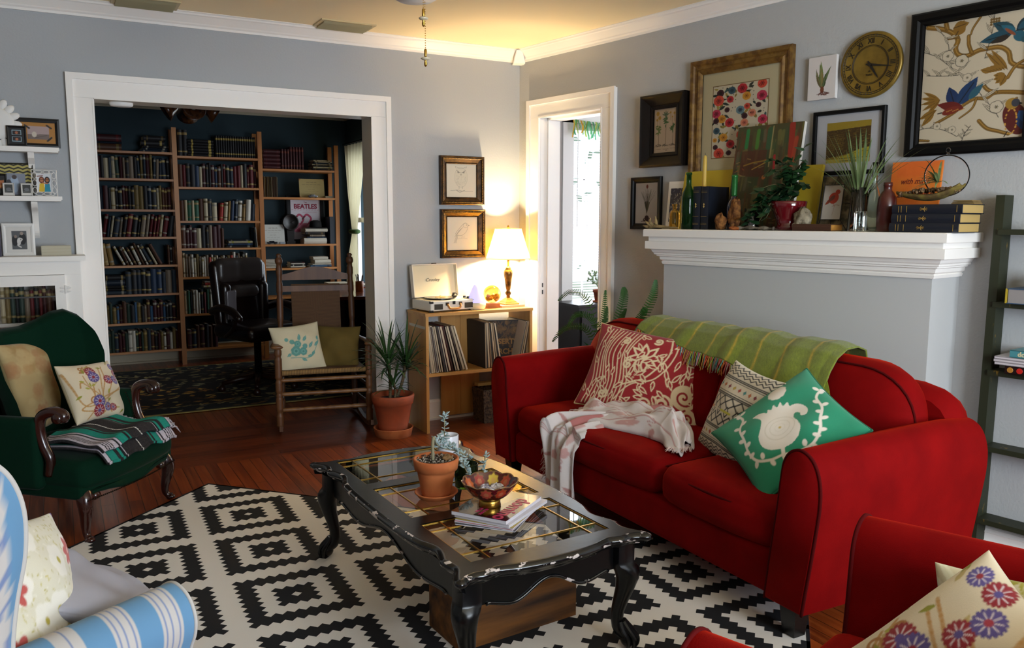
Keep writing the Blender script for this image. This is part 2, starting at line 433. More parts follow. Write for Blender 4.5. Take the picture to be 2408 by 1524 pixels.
# ------------------------------------------------------------ the room
def floor_mat(name, along_y, c1='8c3c14', c2='5c220c', c3='b05a24', bw=0.062):
    m, t, b = nt_new(name)
    tc = N(t, 'ShaderNodeTexCoord'); mp = N(t, 'ShaderNodeMapping'); t.links.new(tc.outputs['Object'], mp.inputs[0])
    if along_y: mp.inputs['Rotation'].default_value = (0, 0, PI/2)
    br = N(t, 'ShaderNodeTexBrick'); t.links.new(mp.outputs[0], br.inputs['Vector'])
    br.inputs['Scale'].default_value = 1.0; br.inputs['Brick Width'].default_value = 1.35; br.inputs['Row Height'].default_value = bw
    br.inputs['Mortar Size'].default_value = 0.0016; br.inputs['Mortar Smooth'].default_value = 0.2; br.offset = 0.37; br.inputs['Bias'].default_value = 0.0
    br.inputs['Color1'].default_value = (*hx(c1), 1); br.inputs['Color2'].default_value = (*hx(c2), 1); br.inputs['Mortar'].default_value = (*hx('150805'), 1)
    n = N(t, 'ShaderNodeTexNoise'); mp2 = N(t, 'ShaderNodeMapping'); mp2.inputs['Scale'].default_value = (1.2, 22, 1) if not along_y else (22, 1.2, 1)
    t.links.new(tc.outputs['Object'], mp2.inputs[0]); t.links.new(mp2.outputs[0], n.inputs['Vector']); n.inputs['Scale'].default_value = 2.2; n.inputs['Detail'].default_value = 6
    mx = N(t, 'ShaderNodeMix', data_type='RGBA', blend_type='MIX'); r = N(t, 'ShaderNodeValToRGB'); r.color_ramp.elements[0].position = .42; r.color_ramp.elements[1].position = .72
    t.links.new(n.outputs['Fac'], r.inputs[0]); ml = N(t, 'ShaderNodeMath', operation='MULTIPLY'); ml.inputs[1].default_value = 0.55
    inv = N(t, 'ShaderNodeMath', operation='SUBTRACT'); inv.inputs[0].default_value = 1.0; t.links.new(br.outputs['Fac'], inv.inputs[1])
    t.links.new(r.outputs[0], ml.inputs[0]); ml2 = N(t, 'ShaderNodeMath', operation='MULTIPLY'); t.links.new(ml.outputs[0], ml2.inputs[0]); t.links.new(inv.outputs[0], ml2.inputs[1])
    t.links.new(ml2.outputs[0], mx.inputs[0]); t.links.new(br.outputs['Color'], mx.inputs[6]); mx.inputs[7].default_value = (*hx(c3), 1)
    t.links.new(mx.outputs[2], b.inputs['Base Color']); b.inputs['Roughness'].default_value = 0.33; b.inputs['Coat Weight'].default_value = 0.25; b.inputs['Coat Roughness'].default_value = .2
    bp = N(t, 'ShaderNodeBump'); bp.inputs['Strength'].default_value = .5; bp.inputs['Distance'].default_value = .002; bp.invert = True
    t.links.new(br.outputs['Fac'], bp.inputs['Height']); t.links.new(bp.outputs[0], b.inputs['Normal'])
    return m
MF_y = floor_mat('floor_boards_lengthwise', True)
MF_x = floor_mat('floor_boards_crosswise', False, '763214', '521e0c', '964a22', 0.085)
def floor_zone(mb, x0, x1, y0, y1, mi): mb.add([(x0, y0, 0), (x1, y0, 0), (x1, y1, 0), (x0, y1, 0)], [(0, 1, 2, 3)], mi)
fb = MB()
floor_zone(fb, -5.4, 4.0, -6.8, -.38, 0); floor_zone(fb, -5.4, 4.0, -.38, .47, 1); floor_zone(fb, -5.4, 4.0, .47, .98, 0); floor_zone(fb, -5.4, 4.0, .98, 3.7, 0)
fb.box(-5.4, 4.0, -6.8, 3.7, -.1, -.002, 0)
struct('floor', fb, [MF_y, MF_x])
CZ = 2.595
cb = MB(); cb.box(-5.2, 1.6, -6.7, .1, CZ, CZ+.1)
struct('ceiling', cb, M_ceil)
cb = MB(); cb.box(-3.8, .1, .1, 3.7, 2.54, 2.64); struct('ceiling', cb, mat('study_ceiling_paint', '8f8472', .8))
cb = MB(); cb.M = RWM; cb.box(-1.3, 4.0, .15, 3.6, 2.5, 2.55); struct('ceiling', cb, M_white)
wbm = MB()
OX0, OX1, OZ = -2.741, -1.12, 2.077
for x0, x1, z0, z1 in ((-5.3, OX0-.02, 0, 2.7), (OX1+.02, .09, 0, 2.7), (OX0-.02, OX1+.02, OZ+.02, 2.7)): wbm.box(x0, x1, 0, .16, z0, z1)
struct('wall_back', wbm, M_wallb)
jb = MB()
jb.box(OX0-.02, OX0, -.002, .18, 0, OZ); jb.box(OX1, OX1+.02, -.002, .18, 0, OZ); jb.box(OX0-.02, OX1+.02, -.002, .18, OZ, OZ+.02)
struct('door_1', jb, mat('jamb_paint', 'e2dccf', .5))
def casing(mb, x0, x1, z1, wd, th=.02, y=0.0, band=.03, M=None):
    """door casing facing -y with a raised back band; x0,x1,z1 = inner edges"""
    if M is not None: mb.M = M
    y0 = y-th
    mb.box(x0-wd, x0, y0, y, 0, z1); mb.box(x1, x1+wd, y0, y, 0, z1); mb.box(x0-wd, x1+wd, y0, y, z1+.0006, z1+wd)
    for a, b in ((x0-wd-.004, x0-wd+band), (x1+wd-band, x1+wd+.004)): mb.box(a, b, y0-.012, y0+.001, 0, z1+wd-band)
    mb.box(x0-wd-.004, x1+wd+.004, y0-.012, y0+.001, z1+wd-band, z1+wd+.004)
    mb.box(x0-.006, x0+.004, y0-.004, y0+.002, 0, z1); mb.box(x1-.004, x1+.006, y0-.004, y0+.002, 0, z1); mb.box(x0, x1, y0-.004, y0+.002, z1-.004, z1+.006)
    mb.M = Matrix.Identity(4)
tb = MB(); casing(tb, OX0, OX1, OZ, .128); struct('trim_1', tb, M_trim)
# right wall, in its own frame (x along the wall, y into it)
DS0, DS1, DZ = .235, .857, 2.115
wr = MB(); wr.M = RWM
for x0, x1, z0, z1 in ((-.06, DS0-.02, 0, 2.72), (DS1+.02, 7.0, 0, 2.72), (DS0-.02, DS1+.02, DZ+.02, 2.72)): wr.box(x0, x1, 0, .15, z0, z1)
struct('wall_right', wr, M_wall)
jr = MB(); jr.M = RWM
jr.box(DS0-.02, DS0, -.002, .17, 0, DZ); jr.box(DS1, DS1+.02, -.002, .17, 0, DZ); jr.box(DS0-.02, DS1+.02, -.002, .17, DZ, DZ+.02)
jr.box(DS0, DS0+.014, .06, .17, 0, DZ); jr.box(DS1-.014, DS1, .06, .17, 0, DZ); jr.box(DS0, DS1, .06, .17, DZ-.014, DZ)
d2 = struct('door_2', jr, M_white)
sp = MB(); sp.M = RWM; sp.box(DS0+.0005, DS0+.003, .022, .030, .93, .96); sp.box(DS0+.0005, DS0+.003, .022, .030, .88, .91); sp.build('strike_plate', M_black, d2)
tr = MB(); casing(tr, DS0, DS1, DZ, .118, M=RWM); struct('trim_2', tr, M_trim)
wl_ = MB(); wl_.box(-5.35, -5.2, -6.7, .1, 0, 2.7); struct('wall_left', wl_, M_wall)
wf = MB()
for x0, x1, z0, z1 in ((-5.3, -2.1, 0, 2.7), (-.2, 2.0, 0, 2.7), (-2.1, -.2, 0, .62), (-2.1, -.2, 2.22, 2.7)): wf.box(x0, x1, -6.66, -6.5, z0, z1)
struct('wall_front', wf, M_wall)
wn = MB()
for x in (-2.1, -1.47, -.83, -.25): wn.box(x, x+.05, -6.6, -6.55, .62, 2.22)
for z in (.62, 1.4, 2.17): wn.box(-2.1, -.2, -6.6, -6.55, z, z+.05)
struct('window_1', wn, M_white)
# crown moulding
CR = [(0, -.080), (.010, -.080), (.014, -.068), (.022, -.060), (.030, -.046), (.052, -.024), (.066, -.016), (.070, -.006), (.078, -.003), (.078, 0)]
def crown(name, P0, P1, nrm, z, z2=None, M=M_trim, k=1.0):
    P0, P1, nrm = Vector(P0), Vector(P1), Vector(nrm); z2 = z if z2 is None else z2
    mb = MB(); prof = [(0, 0.002)]+[(d, h) for d, h in CR]
    mb.rings([[tuple(P+nrm*d*k+Vector((0, 0, zz+h*k))) for d, h in prof[1:]] for P, zz in ((P0, z), (P1, z2))], cap=True)
    struct(name, mb, M)
crown('trim_3', (-5.2, 0, 0), (0, 0, 0), (0, -1, 0), CZ)
q = RW(7.0, 0); crown('trim_4', (0, 0, 0), (q.x, q.y, 0), (RN.x, RN.y, 0), CZ)
# corner block of the crown
cbk = MB(); cbk.M = Matrix.Translation((-.035, -.045, 0)) @ Matrix.Rotation(-.35, 4, 'Z')
cbk.rings([[(-.040, -.040, 2.498), (.040, -.040, 2.498), (.040, .04, 2.498), (-.040, .04, 2.498)], [(-.040, -.045, 2.505), (.040, -.045, 2.505), (.040, .04, 2.505), (-.040, .04, 2.505)],
           [(-.022, -.062, 2.585), (.016, -.062, 2.585), (.03, .04, 2.585), (-.03, .04, 2.585)]])
struct('trim_5', cbk, M_trim)
def baseboard(name, P0, P1, nrm, M=M_trim, h=.145):
    P0, P1, nrm = Vector(P0), Vector(P1), Vector(nrm); mb = MB()
    prof = [(0, 0), (.028, 0), (.030, .016), (.016, .022), (.016, h-.022), (.019, h-.018), (.010, h-.004), (0, h)]
    mb.rings([[tuple(P+nrm*d+Vector((0, 0, z))) for d, z in prof] for P in (P0, P1)])
    struct(name, mb, M)
baseboard('baseboard_back', (OX1+.135, 0, 0), (-.02, 0, 0), (0, -1, 0))
a, b_ = RW(.98, 0), RW(1.60, 0); baseboard('baseboard_right', a, b_, (RN.x, RN.y, 0), h=.075)
a, b_ = RW(3.10, 0), RW(6.2, 0); baseboard('baseboard_right', a, b_, (RN.x, RN.y, 0), h=.075)
# chimney breast and mantel
br = MB(); br.M = RWM; br.box(1.615, 3.092, -.255, 0, 0, 1.18)
struct('trim_6', br, mat('breast_paint', 'b9bab9', .7, bump=dict(scale=60, strength=.15, dist=.002)))
S0, S1, H0 = 1.625, 3.090, .255
mt = MB(); mt.M = RWM
prof = [(.000, 1.163), (.012, 1.165), (.016, 1.178), (.010, 1.182), (.022, 1.190), (.024, 1.206), (.036, 1.210), (.036, 1.216), (.046, 1.219), (.046, 1.226), (.052, 1.232), (.058, 1.246), (.064, 1.250),
        (.082, 1.250), (.082, 1.292), (.068, 1.292), (.068, 1.318), (.090, 1.318), (.090, 1.354), (.086, 1.358)]
mt.rings([[(S0-e, .0, z), (S0-e, -H0-e, z), (S1+e, -H0-e, z), (S1+e, .0, z)] for e, z in prof])
MT = 1.358
mo = struct('trim_7', mt, M_trim)
# study walls
sw = MB(); sw.box(-3.7, 0.0, 3.5, 3.62, 0, 2.6); struct('wall_far', sw, M_study)
sw = MB()
SX = -.178
for y0, y1, z0, z1 in ((.16, 2.0, 0, 2.6), (3.3, 3.62, 0, 2.6), (2.0, 3.3, 0, .7), (2.0, 3.3, 2.1, 2.6)): sw.box(SX, SX+.14, y0, y1, z0, z1)
struct('wall_study_right', sw, M_study)
sw = MB(); sw.box(-3.7, -3.55, .16, 3.62, 0, 2.6); struct('wall_study_left', sw, M_study)
sw = MB(); sw.box(-3.55, OX0-.02, .16, .175, 0, 2.55); sw.box(OX1+.02, SX, .16, .175, 0, 2.55); sw.box(OX0-.02, OX1+.02, .16, .175, OZ+.02, 2.55); struct('wall_study_front', sw, M_study)
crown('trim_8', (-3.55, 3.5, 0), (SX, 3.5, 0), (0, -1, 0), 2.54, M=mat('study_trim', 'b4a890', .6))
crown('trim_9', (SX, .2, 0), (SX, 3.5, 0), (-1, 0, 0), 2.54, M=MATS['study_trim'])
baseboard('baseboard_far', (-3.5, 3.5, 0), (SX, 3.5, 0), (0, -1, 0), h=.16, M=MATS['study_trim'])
sw = MB()
for y in (1.97, 2.63, 3.27): sw.box(SX+.04, SX+.08, y, y+.05, .7, 2.1)
for z in (.68, 1.38, 2.07): sw.box(SX+.04, SX+.08, 2.0, 3.3, z, z+.05)
sw.box(SX-.03, SX+.12, 1.95, 3.36, .66, .70)
struct('window_2', sw, M_white)
# sunroom
su = MB(); WX0, WX1 = 1.045, 2.3
for x0, x1, z0, z1 in ((.0, WX0, 0, 2.6), (WX1, 4.0, 0, 2.6), (WX0, WX1, 0, .47), (WX0, WX1, 2.25, 2.6)): su.box(x0, x1, .9, 1.02, z0, z1)
struct('wall_sunroom', su, M_white)
su = MB(); su.box(3.9, 4.0, -4, -2.3, 0, 2.6); su.box(3.9, 4.0, -.1, 1.0, 0, 2.6); su.box(3.9, 4.0, -2.3, -.1, 0, .7); su.box(3.9, 4.0, -2.3, -.1, 2.3, 2.6); su.box(.9, 4.0, -4.0, -3.9, 0, 2.6); struct('wall_sunroom_right', su, M_white)  # side opening in this unseen wall added to let the fill light in
ws_ = MB()
ws_.box(WX0-.11, WX0, .88, .9, .42, 2.36); ws_.box(WX0-.11, WX1, .88, .9, 2.25, 2.37); ws_.box(WX0-.13, WX1, .83, .9, .44, .47); ws_.box(WX0-.11, WX1, .885, .9, .36, .44)
ws_.box(WX0, WX0+.03, .93, .97, .47, 2.25)
for z in (.47, 1.335, 2.22): ws_.box(WX0, WX1, .93, .97, z, z+.035)
for x in (1.19, 1.39, 1.8): ws_.box(x, x+.012, .94, .96, .47, 2.25)
for z in (.86, 1.76): ws_.box(WX0, WX1, .94, .96, z, z+.012)
w3 = struct('window_3', ws_, M_white)
bl = thing('window_blind', 'white slatted venetian blind hanging in the sunroom window', 'blind', (0, 0, 0))
b1 = MB(); b1.box(WX0+.01, 2.1, .885, .925, 2.19, 2.235); b1.build('head_rail', M_white, bl)
b1 = MB()
z = .53
while z < 2.19:
    b1.add([(WX0+.01, .895, z-.004), (2.1, .895, z-.004), (2.1, .918, z+.006), (WX0+.01, .918, z+.006)], [(0, 1, 2, 3)]); z += .024
b1.build('slats', mat_translucent('blind_slat', 'f4f4f8', .35), bl)
b1 = MB(); b1.box(WX0+.01, 2.1, .89, .92, .50, .52); b1.build('bottom_rail', M_white, bl)
b1 = MB()
for x in (1.2, 1.7): b1.tube([(x, .888, 2.2), (x, .888, .51)], .0015, 5)
b1.tube([(1.09, .884, 2.2), (1.09, .884, 1.35)], .004, 6); b1.build('cord', M_white, bl)
# tree outside the sunroom
random.seed(3)
def bare_tree(loc, h, seed):
    rnd = random.Random(seed); mb = MB()
    def br_(p, d, L, r, k):
        q_ = p+d*L; mid = p+d*L*.5+Vector((rnd.uniform(-1, 1), rnd.uniform(-1, 1), 0))*L*.06
        mb.tube([tuple(p), tuple(mid), tuple(q_)], [r, r*.85, r*.7], 7)
        if k > 0:
            for _ in range(3):
                e = (d+Vector((rnd.uniform(-.9, .9), rnd.uniform(-.9, .9), rnd.uniform(-.1, .6)))).normalized(); br_(q_, e, L*.7, r*.62, k-1)
    br_(Vector(loc), Vector((.08, 0, 1)), h, .22, 3)
    return mb
tt = thing('garden_tree', 'pale bare tree standing outside the sunroom window', 'tree', (4.0, 7.5, -.5))
bare_tree((0, 0, 0), 1.9, 4).build('trunk', mat('bark', '8a8a94', .9), tt)
lf = MB(); rnd = random.Random(9)
for k in range(420):
    c = Vector((rnd.gauss(0, 1.3), rnd.gauss(0, .8), 3.6+rnd.gauss(0, 1.0))); u = Vector((rnd.uniform(-1, 1), rnd.uniform(-1, 1), rnd.uniform(-1, 1))).normalized()*.12; v = u.orthogonal().normalized()*.07
    lf.add([tuple(c-u), tuple(c+v), tuple(c+u), tuple(c-v)], [(0, 1, 2, 3)])
lo = lf.build('foliage', mat('pale_foliage', '9fb09a', .9), tt)
gd = MB(); gd.box(-2, 14, 1.3, 16, -.6, -.5); struct('ground_outside', gd, mat('lawn', '9aa488', .95, col2='c8ccb8', nscale=.8))
# garland of fabric strips over the sunroom window
gl = thing('fabric_garland', 'garland of green and yellow fabric strips over sunroom window', 'garland', (0, 0, 0))
gb = MB(); gb.tube([(1.0, .86, 2.275), (1.2, .855, 2.262), (1.5, .855, 2.25), (1.9, .86, 2.27)], .003, 6); gb.build('string', MATS['white_paint'], gl)
cols = [mat_translucent('strip_ochre', 'd0a040', .4), mat_translucent('strip_green', '6aa878', .4), mat_translucent('strip_lime', 'a8bc60', .4), mat_translucent('strip_teal', '4f9a70', .4)]
sb = MB(); rnd = random.Random(2)
for k in range(34):
    x = 1.0+k*.0185+rnd.uniform(-.005, .005); L = rnd.uniform(.07, .16); w_ = rnd.uniform(.012, .02); y = .84+rnd.uniform(-.012, .01); zt = 2.275-.02*math.sin(min(1, (x-1.0)/.5)*PI/2)
    P = []
    for j in range(5): tt_ = j/4; P.append((x+w_*.3*math.sin(j+k), y-.01*math.sin(j*1.3+k), zt-L*tt_))
    sb.cur = rnd.choice([0, 0, 1, 1, 2, 3])
    for j in range(4):
        (xa, ya, za), (xb, yb, zb) = P[j], P[j+1]; sb.add([(xa-w_/2, ya, za), (xa+w_/2, ya+.003, za), (xb+w_/2, yb+.003, zb), (xb-w_/2, yb, zb)], [(0, 1, 2, 3)])
sb.build('fabric_strips', cols, gl)
# ceiling vents, crown sensor, head-jamb sensor, outlet
for i, (x, y) in enumerate(((-1.34, -.185), (-2.46, -.165))):
    v = thing('ceiling_vent', ['slatted ceiling vent between opening and corner, above the white casing', 'slatted ceiling vent at the top left, cut by the picture edge'][i], 'vent', (x, y, CZ), group='ceiling air vents')
    vb = MB()
    for a in ((-.17, .17, -.10, -.085), (-.17, .17, .085, .10), (-.17, -.15, -.085, .085), (.15, .17, -.085, .085)): vb.box(*a, -.008, .0)
    vb.build('frame', mat('vent_paint', 'c8b88c', .5), v)
    vb = MB()
    for k in range(7):
        y_ = -.078+k*.026; vb.add([(-.15, y_, -.002), (.15, y_, -.002), (.15, y_+.016, -.020), (-.15, y_+.016, -.020)], [(0, 1, 2, 3)])
    vb.build('slats', mat('vent_slat', '9a9374', .5), v)
    MB().box(-.15, .15, -.085, .085, -.0012, -.0002).build('duct_shadow', mat('duct_shade', '14140f', .9), v)  # dark sheet coloured as the shade behind the slats
sd = MB(); ring = lambda z, k: [(.055*k*math.cos(a)*1.15, .042*k*math.sin(a), z) for a in np.linspace(0, 2*PI, 24, endpoint=False)]
sd.rings([ring(0, 1), ring(-.012, 1.0), ring(-.020, .92), ring(-.024, .7)])
o = sd.build('motion_sensor', M_white, smooth=True, angle=50); o.location = (-2.592, .10, 2.0768); tag(o, 'small white oval sensor puck under the head of the wide opening', 'sensor')
ot = thing('power_outlet', 'cream outlet plate on the wall low behind the record shelf', 'outlet', (-.56, -.017, .09))
MB().box(-.035, .035, -.006, 0, -.055, .055).build('cover_plate', mat('cream_plastic', 'cfc4a2', .4), ot)
pb = MB()
for zz in (-.02, .02): pb.box(-.016, .016, -.0075, -.005, zz-.012, zz+.012)
pb.build('socket', mat('cream_plastic_dark', 'b4a988', .4), ot)
# ------------------------------------------------------------ black and white rug
M_rugw = mat('rug_cream_wool', 'e6e3e0', .95, bump=dict(scale=500, strength=.35, dist=.001))
M_rugk = mat('rug_black_wool', '0d0f16', .95, bump=dict(scale=500, strength=.35, dist=.001))
def make_rug():
    a = -.82015; u = Vector((math.cos(a), math.sin(a), 0)); v = Vector((math.sin(a), -math.cos(a), 0))
    o = Vector((-2.334, -.757, 0)); L, Wd = 3.005, 2.0
    mb = MB(); P = lambda s, t, z: tuple(o+u*s+v*t+Vector((0, 0, z)))
    mb.rings([[P(0, 0, .001), P(L, 0, .001), P(L, Wd, .001), P(0, Wd, .001)], [P(0, 0, .007), P(L, 0, .007), P(L, Wd, .007), P(0, Wd, .007)]], mi=0)
    d0 = Vector((-2.7176, -1.3046, 0))-o; s0, t0 = d0.dot(u), d0.dot(v)
    su, sv, Pu, Pv = .02956, .02893, 23.365, 22.884
    def quad(sa, sb, ta, tb):
        sa, sb = max(0, sa), min(L, sb); ta, tb = max(0, ta), min(Wd, tb)
        if sb-sa > 1e-4 and tb-ta > 1e-4:
            mb.rings([[P(sa, ta, .0068), P(sb, ta, .0068), P(sb, tb, .0068), P(sa, tb, .0068)], [P(sa, ta, .0078), P(sb, ta, .0078), P(sb, tb, .0078), P(sa, tb, .0078)]], mi=1)
    for i in range(-8, 16):
        for j in range(-8, 16):
            cs = s0+(i+j)*Pu/2*su; ct = t0-(i-j)*Pv/2*sv
            if cs < -.4 or cs > L+.4 or ct < -.4 or ct > Wd+.4: continue
            for r in range(-9, 10):
                ra = abs(r); iv = []
                hi, lo = 9-ra, 7-ra
                if lo > 0: iv += [(-hi, -lo), (lo, hi)]
                else: iv += [(-hi, hi)]
                if ra <= 3:
                    k = 3-ra
                    iv += [(-k, -1), (1, k)] if r == 0 else [(-k, k)]
                for p, q in iv:
                    if q < p: continue
                    quad(cs+(p-.5)*su, cs+(q+.5)*su, ct+(r-.5)*sv, ct+(r+.5)*sv)
    e = .012
    for w_ in ((0, L, 0, e), (0, L, Wd-e, Wd), (0, e, e, Wd-e), (L-e, L, e, Wd-e)): quad(*w_)
    r = mb.build('area_rug', [M_rugw, M_rugk])
    tag(r, 'cream rug with black stepped diamond pattern under the coffee table', 'rug')
make_rug()
RZ = .008
# ------------------------------------------------------------ coffee table
M_tab = mat('black_table_paint', '090a0c', .28, spec=.45, bump=dict(scale=30, strength=.15, dist=.002))
M_tabedge = mat('chipped_black_edge', '0a0b0d', .22, col2='d8ccc8', nscale=24, ramp=(.60, .62), detail=8, nvec=(1, 1, 2.2), coat=.5)
def offset_loop(lp, d):
    n = len(lp); out = []
    for i in range(n):
        p, q, r = lp[i-1], lp[i], lp[(i+1) % n]
        tx, ty = r[0]-p[0], r[1]-p[1]; l = math.hypot(tx, ty) or 1
        out.append((q[0]+ty/l*d, q[1]-tx/l*d))
    return out
def coffee_table():
    t = thing('coffee_table', 'black coffee table with chipped scalloped edge and brass-gridded glass top', 'table', (-1.7214, -2.601, RZ), math.radians(2.35))
    Q = [(0, .672), (.07, .670), (.14, .660), (.18, .648), (.205, .642), (.222, .647), (.25, .652), (.28, .648), (.305, .654), (.325, .668), (.340, .672), (.350, .668), (.356, .656), (.354, .640), (.340, .610), (.326, .585), (.320, .56), (.326, .53),
         (.328, .50), (.318, .47), (.309, .44), (.306, .41), (.314, .38), (.328, .34), (.337, .28), (.342, .2), (.345, .1), (.346, 0)]
    q1 = spline(Q, 110); full = q1+[(x, -y) for x, y in reversed(q1[:-1])]+[(-x, -y) for x, y in q1[1:]]+[(-x, y) for x, y in reversed(q1[1:-1])]
    # clockwise; outward = left of travel
    holes = [(-.564, -.212), (-.144, .204), (.272, .611)]; hx0 = .257
    loops = [offset_loop(full, .020)]+[[(-hx0, a), (hx0, a), (hx0, b), (-hx0, b)] for a, b in holes]
    curve_fill('tabletop', loops, M_tab, t, extrude=.0125, loc=(0, 0, .402-.0125-RZ+.0055))
    T = .402-RZ+.006
    prof = [(.022, T-.002), (.018, T+.000), (.012, T-.003), (.004, T-.006), (.000, T-.013), (.002, T-.020), (.010, T-.026), (.016, T-.030), (.018, T-.036), (.024, T-.042), (.034, T-.046)]
    mb = MB(); mb.rings([[(x, y, z) for x, y in offset_loop(full, d)] for d, z in prof], cap=False); mb.build('edge_moulding', M_tabedge, t, smooth=True)
    for k, (a, b) in enumerate(holes):
        g = MB(); g.add([(-hx0-.003, a-.003, T-.006), (hx0+.003, a-.003, T-.006), (hx0+.003, b+.003, T-.006), (-hx0-.003, b+.003, T-.006)], [(0, 1, 2, 3)]); gp = g.build('glass_pane', M_leadglass, t)
        c = MB(); w_ = .0022
        for x in (-hx0+w_, -hx0+.068, hx0-.068, hx0-w_): c.box(x-w_, x+w_, a, b, T-.0062, T-.003)
        for y in (a+w_, a+.070, b-.070, b-w_): c.box(-hx0, hx0, y-w_, y+w_, T-.0061, T-.0031)
        c.build('brass_came', M_brass, t)
    # apron with shaped lower edge
    zt = T-.040
    def apron(L, x, ax, sgx):
        top = []; n = 60; pts = []
        for k in range(n+1):
            s = -1+2*k/n; a = abs(s); low = .075-.028*math.cos(min(1, a/.55)*PI)*(.5)-.012*math.cos(a*6.5) if a < .86 else .085
            pts.append((s*L, zt-low))
        out = [(-L, zt)]+pts+[(L, zt)]
        m_ = MB(); m_.prism([(u, v) for u, v in out], min(x, x-sgx*.02), max(x, x-sgx*.02), ax)
        bd = MB(); xx = x+sgx*.001
        P = [((u, xx, v-.001) if ax == 'y' else (xx, u, v-.001)) for u, v in pts[4:-4]]; bd.tube(P, .006, 6)
        return m_, bd
    for L, x, ax in ((.262, .598, 'y'), (.545, .292, 'x')):
        for sgx in (-1, 1): m_, bd = apron(L, sgx*x, ax, sgx); o = m_.build('apron', M_tab, t, angle=40); bd.build('apron_bead', M_tabedge, o, smooth=True)
    # cabriole legs with claw and ball feet
    leg = MB()
    def loop(c, r, k=.0, n=16, sq=1.0):
        out = []
        for i in range(n):
            a = 2*PI*i/n; x, y = math.cos(a), math.sin(a)
            e = (abs(x)**(2/sq)+abs(y)**(2/sq))**(-sq/2) if sq < 1 else 1
            out.append((c[0]+x*r*e, c[1]+y*r*e, c[2]))
        return out
    path = [(-.004, zt, .036, .35), (-.004, .300, .036, .35), (.000, .292, .037, .4), (.010, .280, .041, .7), (.018, .262, .042, 1), (.020, .24, .038, 1), (.012, .20, .031, 1), (.000, .16, .026, 1), (-.010, .12, .022, 1), (-.012, .09, .0205, 1), (-.006, .065, .023, 1), (.006, .048, .027, 1), (.014, .038, .026, 1)]
    leg.rings([loop((.7071*o_, .7071*o_, z), r, sq=sq) for o_, z, r, sq in path])
    leg.ball((.018, .018, .026), .0255, 16, 10)
    for k in range(5):
        a = PI/4+(k-2)*.72; c, s_ = math.cos(a), math.sin(a)
        P = [(.0+c*.012, .0+s_*.012, .085), (.006+c*.024, .006+s_*.024, .064), (.014+c*.030, .014+s_*.030, .046), (.018+c*.031, .018+s_*.031, .030), (.018+c*.030, .018+s_*.030, .014), (.018+c*.024, .018+s_*.024, .002)]
        leg.tube(spline(P, 18), [.011, .0105, .010, .0098, .0095, .009, .0088, .009, .0095, .0088, .008, .0075, .007, .006, .005, .003][:len(spline(P, 18))] if len(spline(P, 18)) <= 16 else .008, 8)
    src = None
    for sx in (1, -1):
        for sy in (1, -1):
            if src is None: o = leg.build('leg', M_tab, t, angle=35); src = o
            else: o = src.copy(); COL.objects.link(o); o.parent = t
            o.location = (sx*.287, sy*.593, 0); o.rotation_euler = (0, 0, {(1, 1): 0, (-1, 1): PI/2, (-1, -1): PI, (1, -1): -PI/2}[(sx, sy)])
    return t
TABLE = coffee_table()
TZ = .4085   # top of the table
def tab(x, y):  # table local to world
    return (TABLE.matrix_world if False else Matrix.Translation((-1.7214, -2.601, 0)) @ Matrix.Rotation(math.radians(2.35), 4, 'Z')) @ Vector((x, y, 0))
# ------------------------------------------------------------ sofa
def piping(mb, pts, r=.005, closed=False): mb.tube(pts, r, 6, closed=closed)
ARM = [(0, .118), (.01, .20), (.022, .30), (.042, .45), (.053, .56), (.062, .615), (.082, .650), (.112, .668), (.143, .668), (.176, .650), (.199, .615), (.212, .565), (.213, .50), (.205, .43), (.190, .32), (.172, .20), (.160, .118)]
def arm_mb(sgn, y0, x0=-.90, x1=-.02, rise=.028):
    """sofa arm swept from front x0 to back x1; sgn -1 flares toward -y"""
    mb = MB(); prof = spline(ARM, 48); rs = []
    for k in range(13):
        t = k/12; x = x0+(x1-x0)*t; z_ = 1+rise/.66*math.sin(min(1, t*1.25)*PI/2)-(.03*max(0, t-.8)/.2)
        e = 0 if k else .0
        rs.append([(x, y0+sgn*(o+(.012*math.sin(t*PI))*(1 if o > .1 else 0)), (z if z < .2 else .2+(z-.2)*z_)) for o, z in prof])
    c = [sum(p[1] for p in rs[0])/len(rs[0]), sum(p[2] for p in rs[0])/len(rs[0])]
    f = [(x0-.012, c[0]+(p[1]-c[0])*.93, c[1]+(p[2]-c[1])*.965) for p in rs[0]]; f2 = [(x0-.004, c[0]+(p[1]-c[0])*.985, c[1]+(p[2]-c[1])*.992) for p in rs[0]]
    mb.rings([f, f2]+rs if sgn > 0 else [list(reversed(r)) for r in [f, f2]+rs])
    pp = MB(); piping(pp, [(x0-.005, p[1], p[2]) for p in rs[0]], .0055)
    return mb, pp
M_leg = mat('dark_block_leg', '0d0a08', .35)
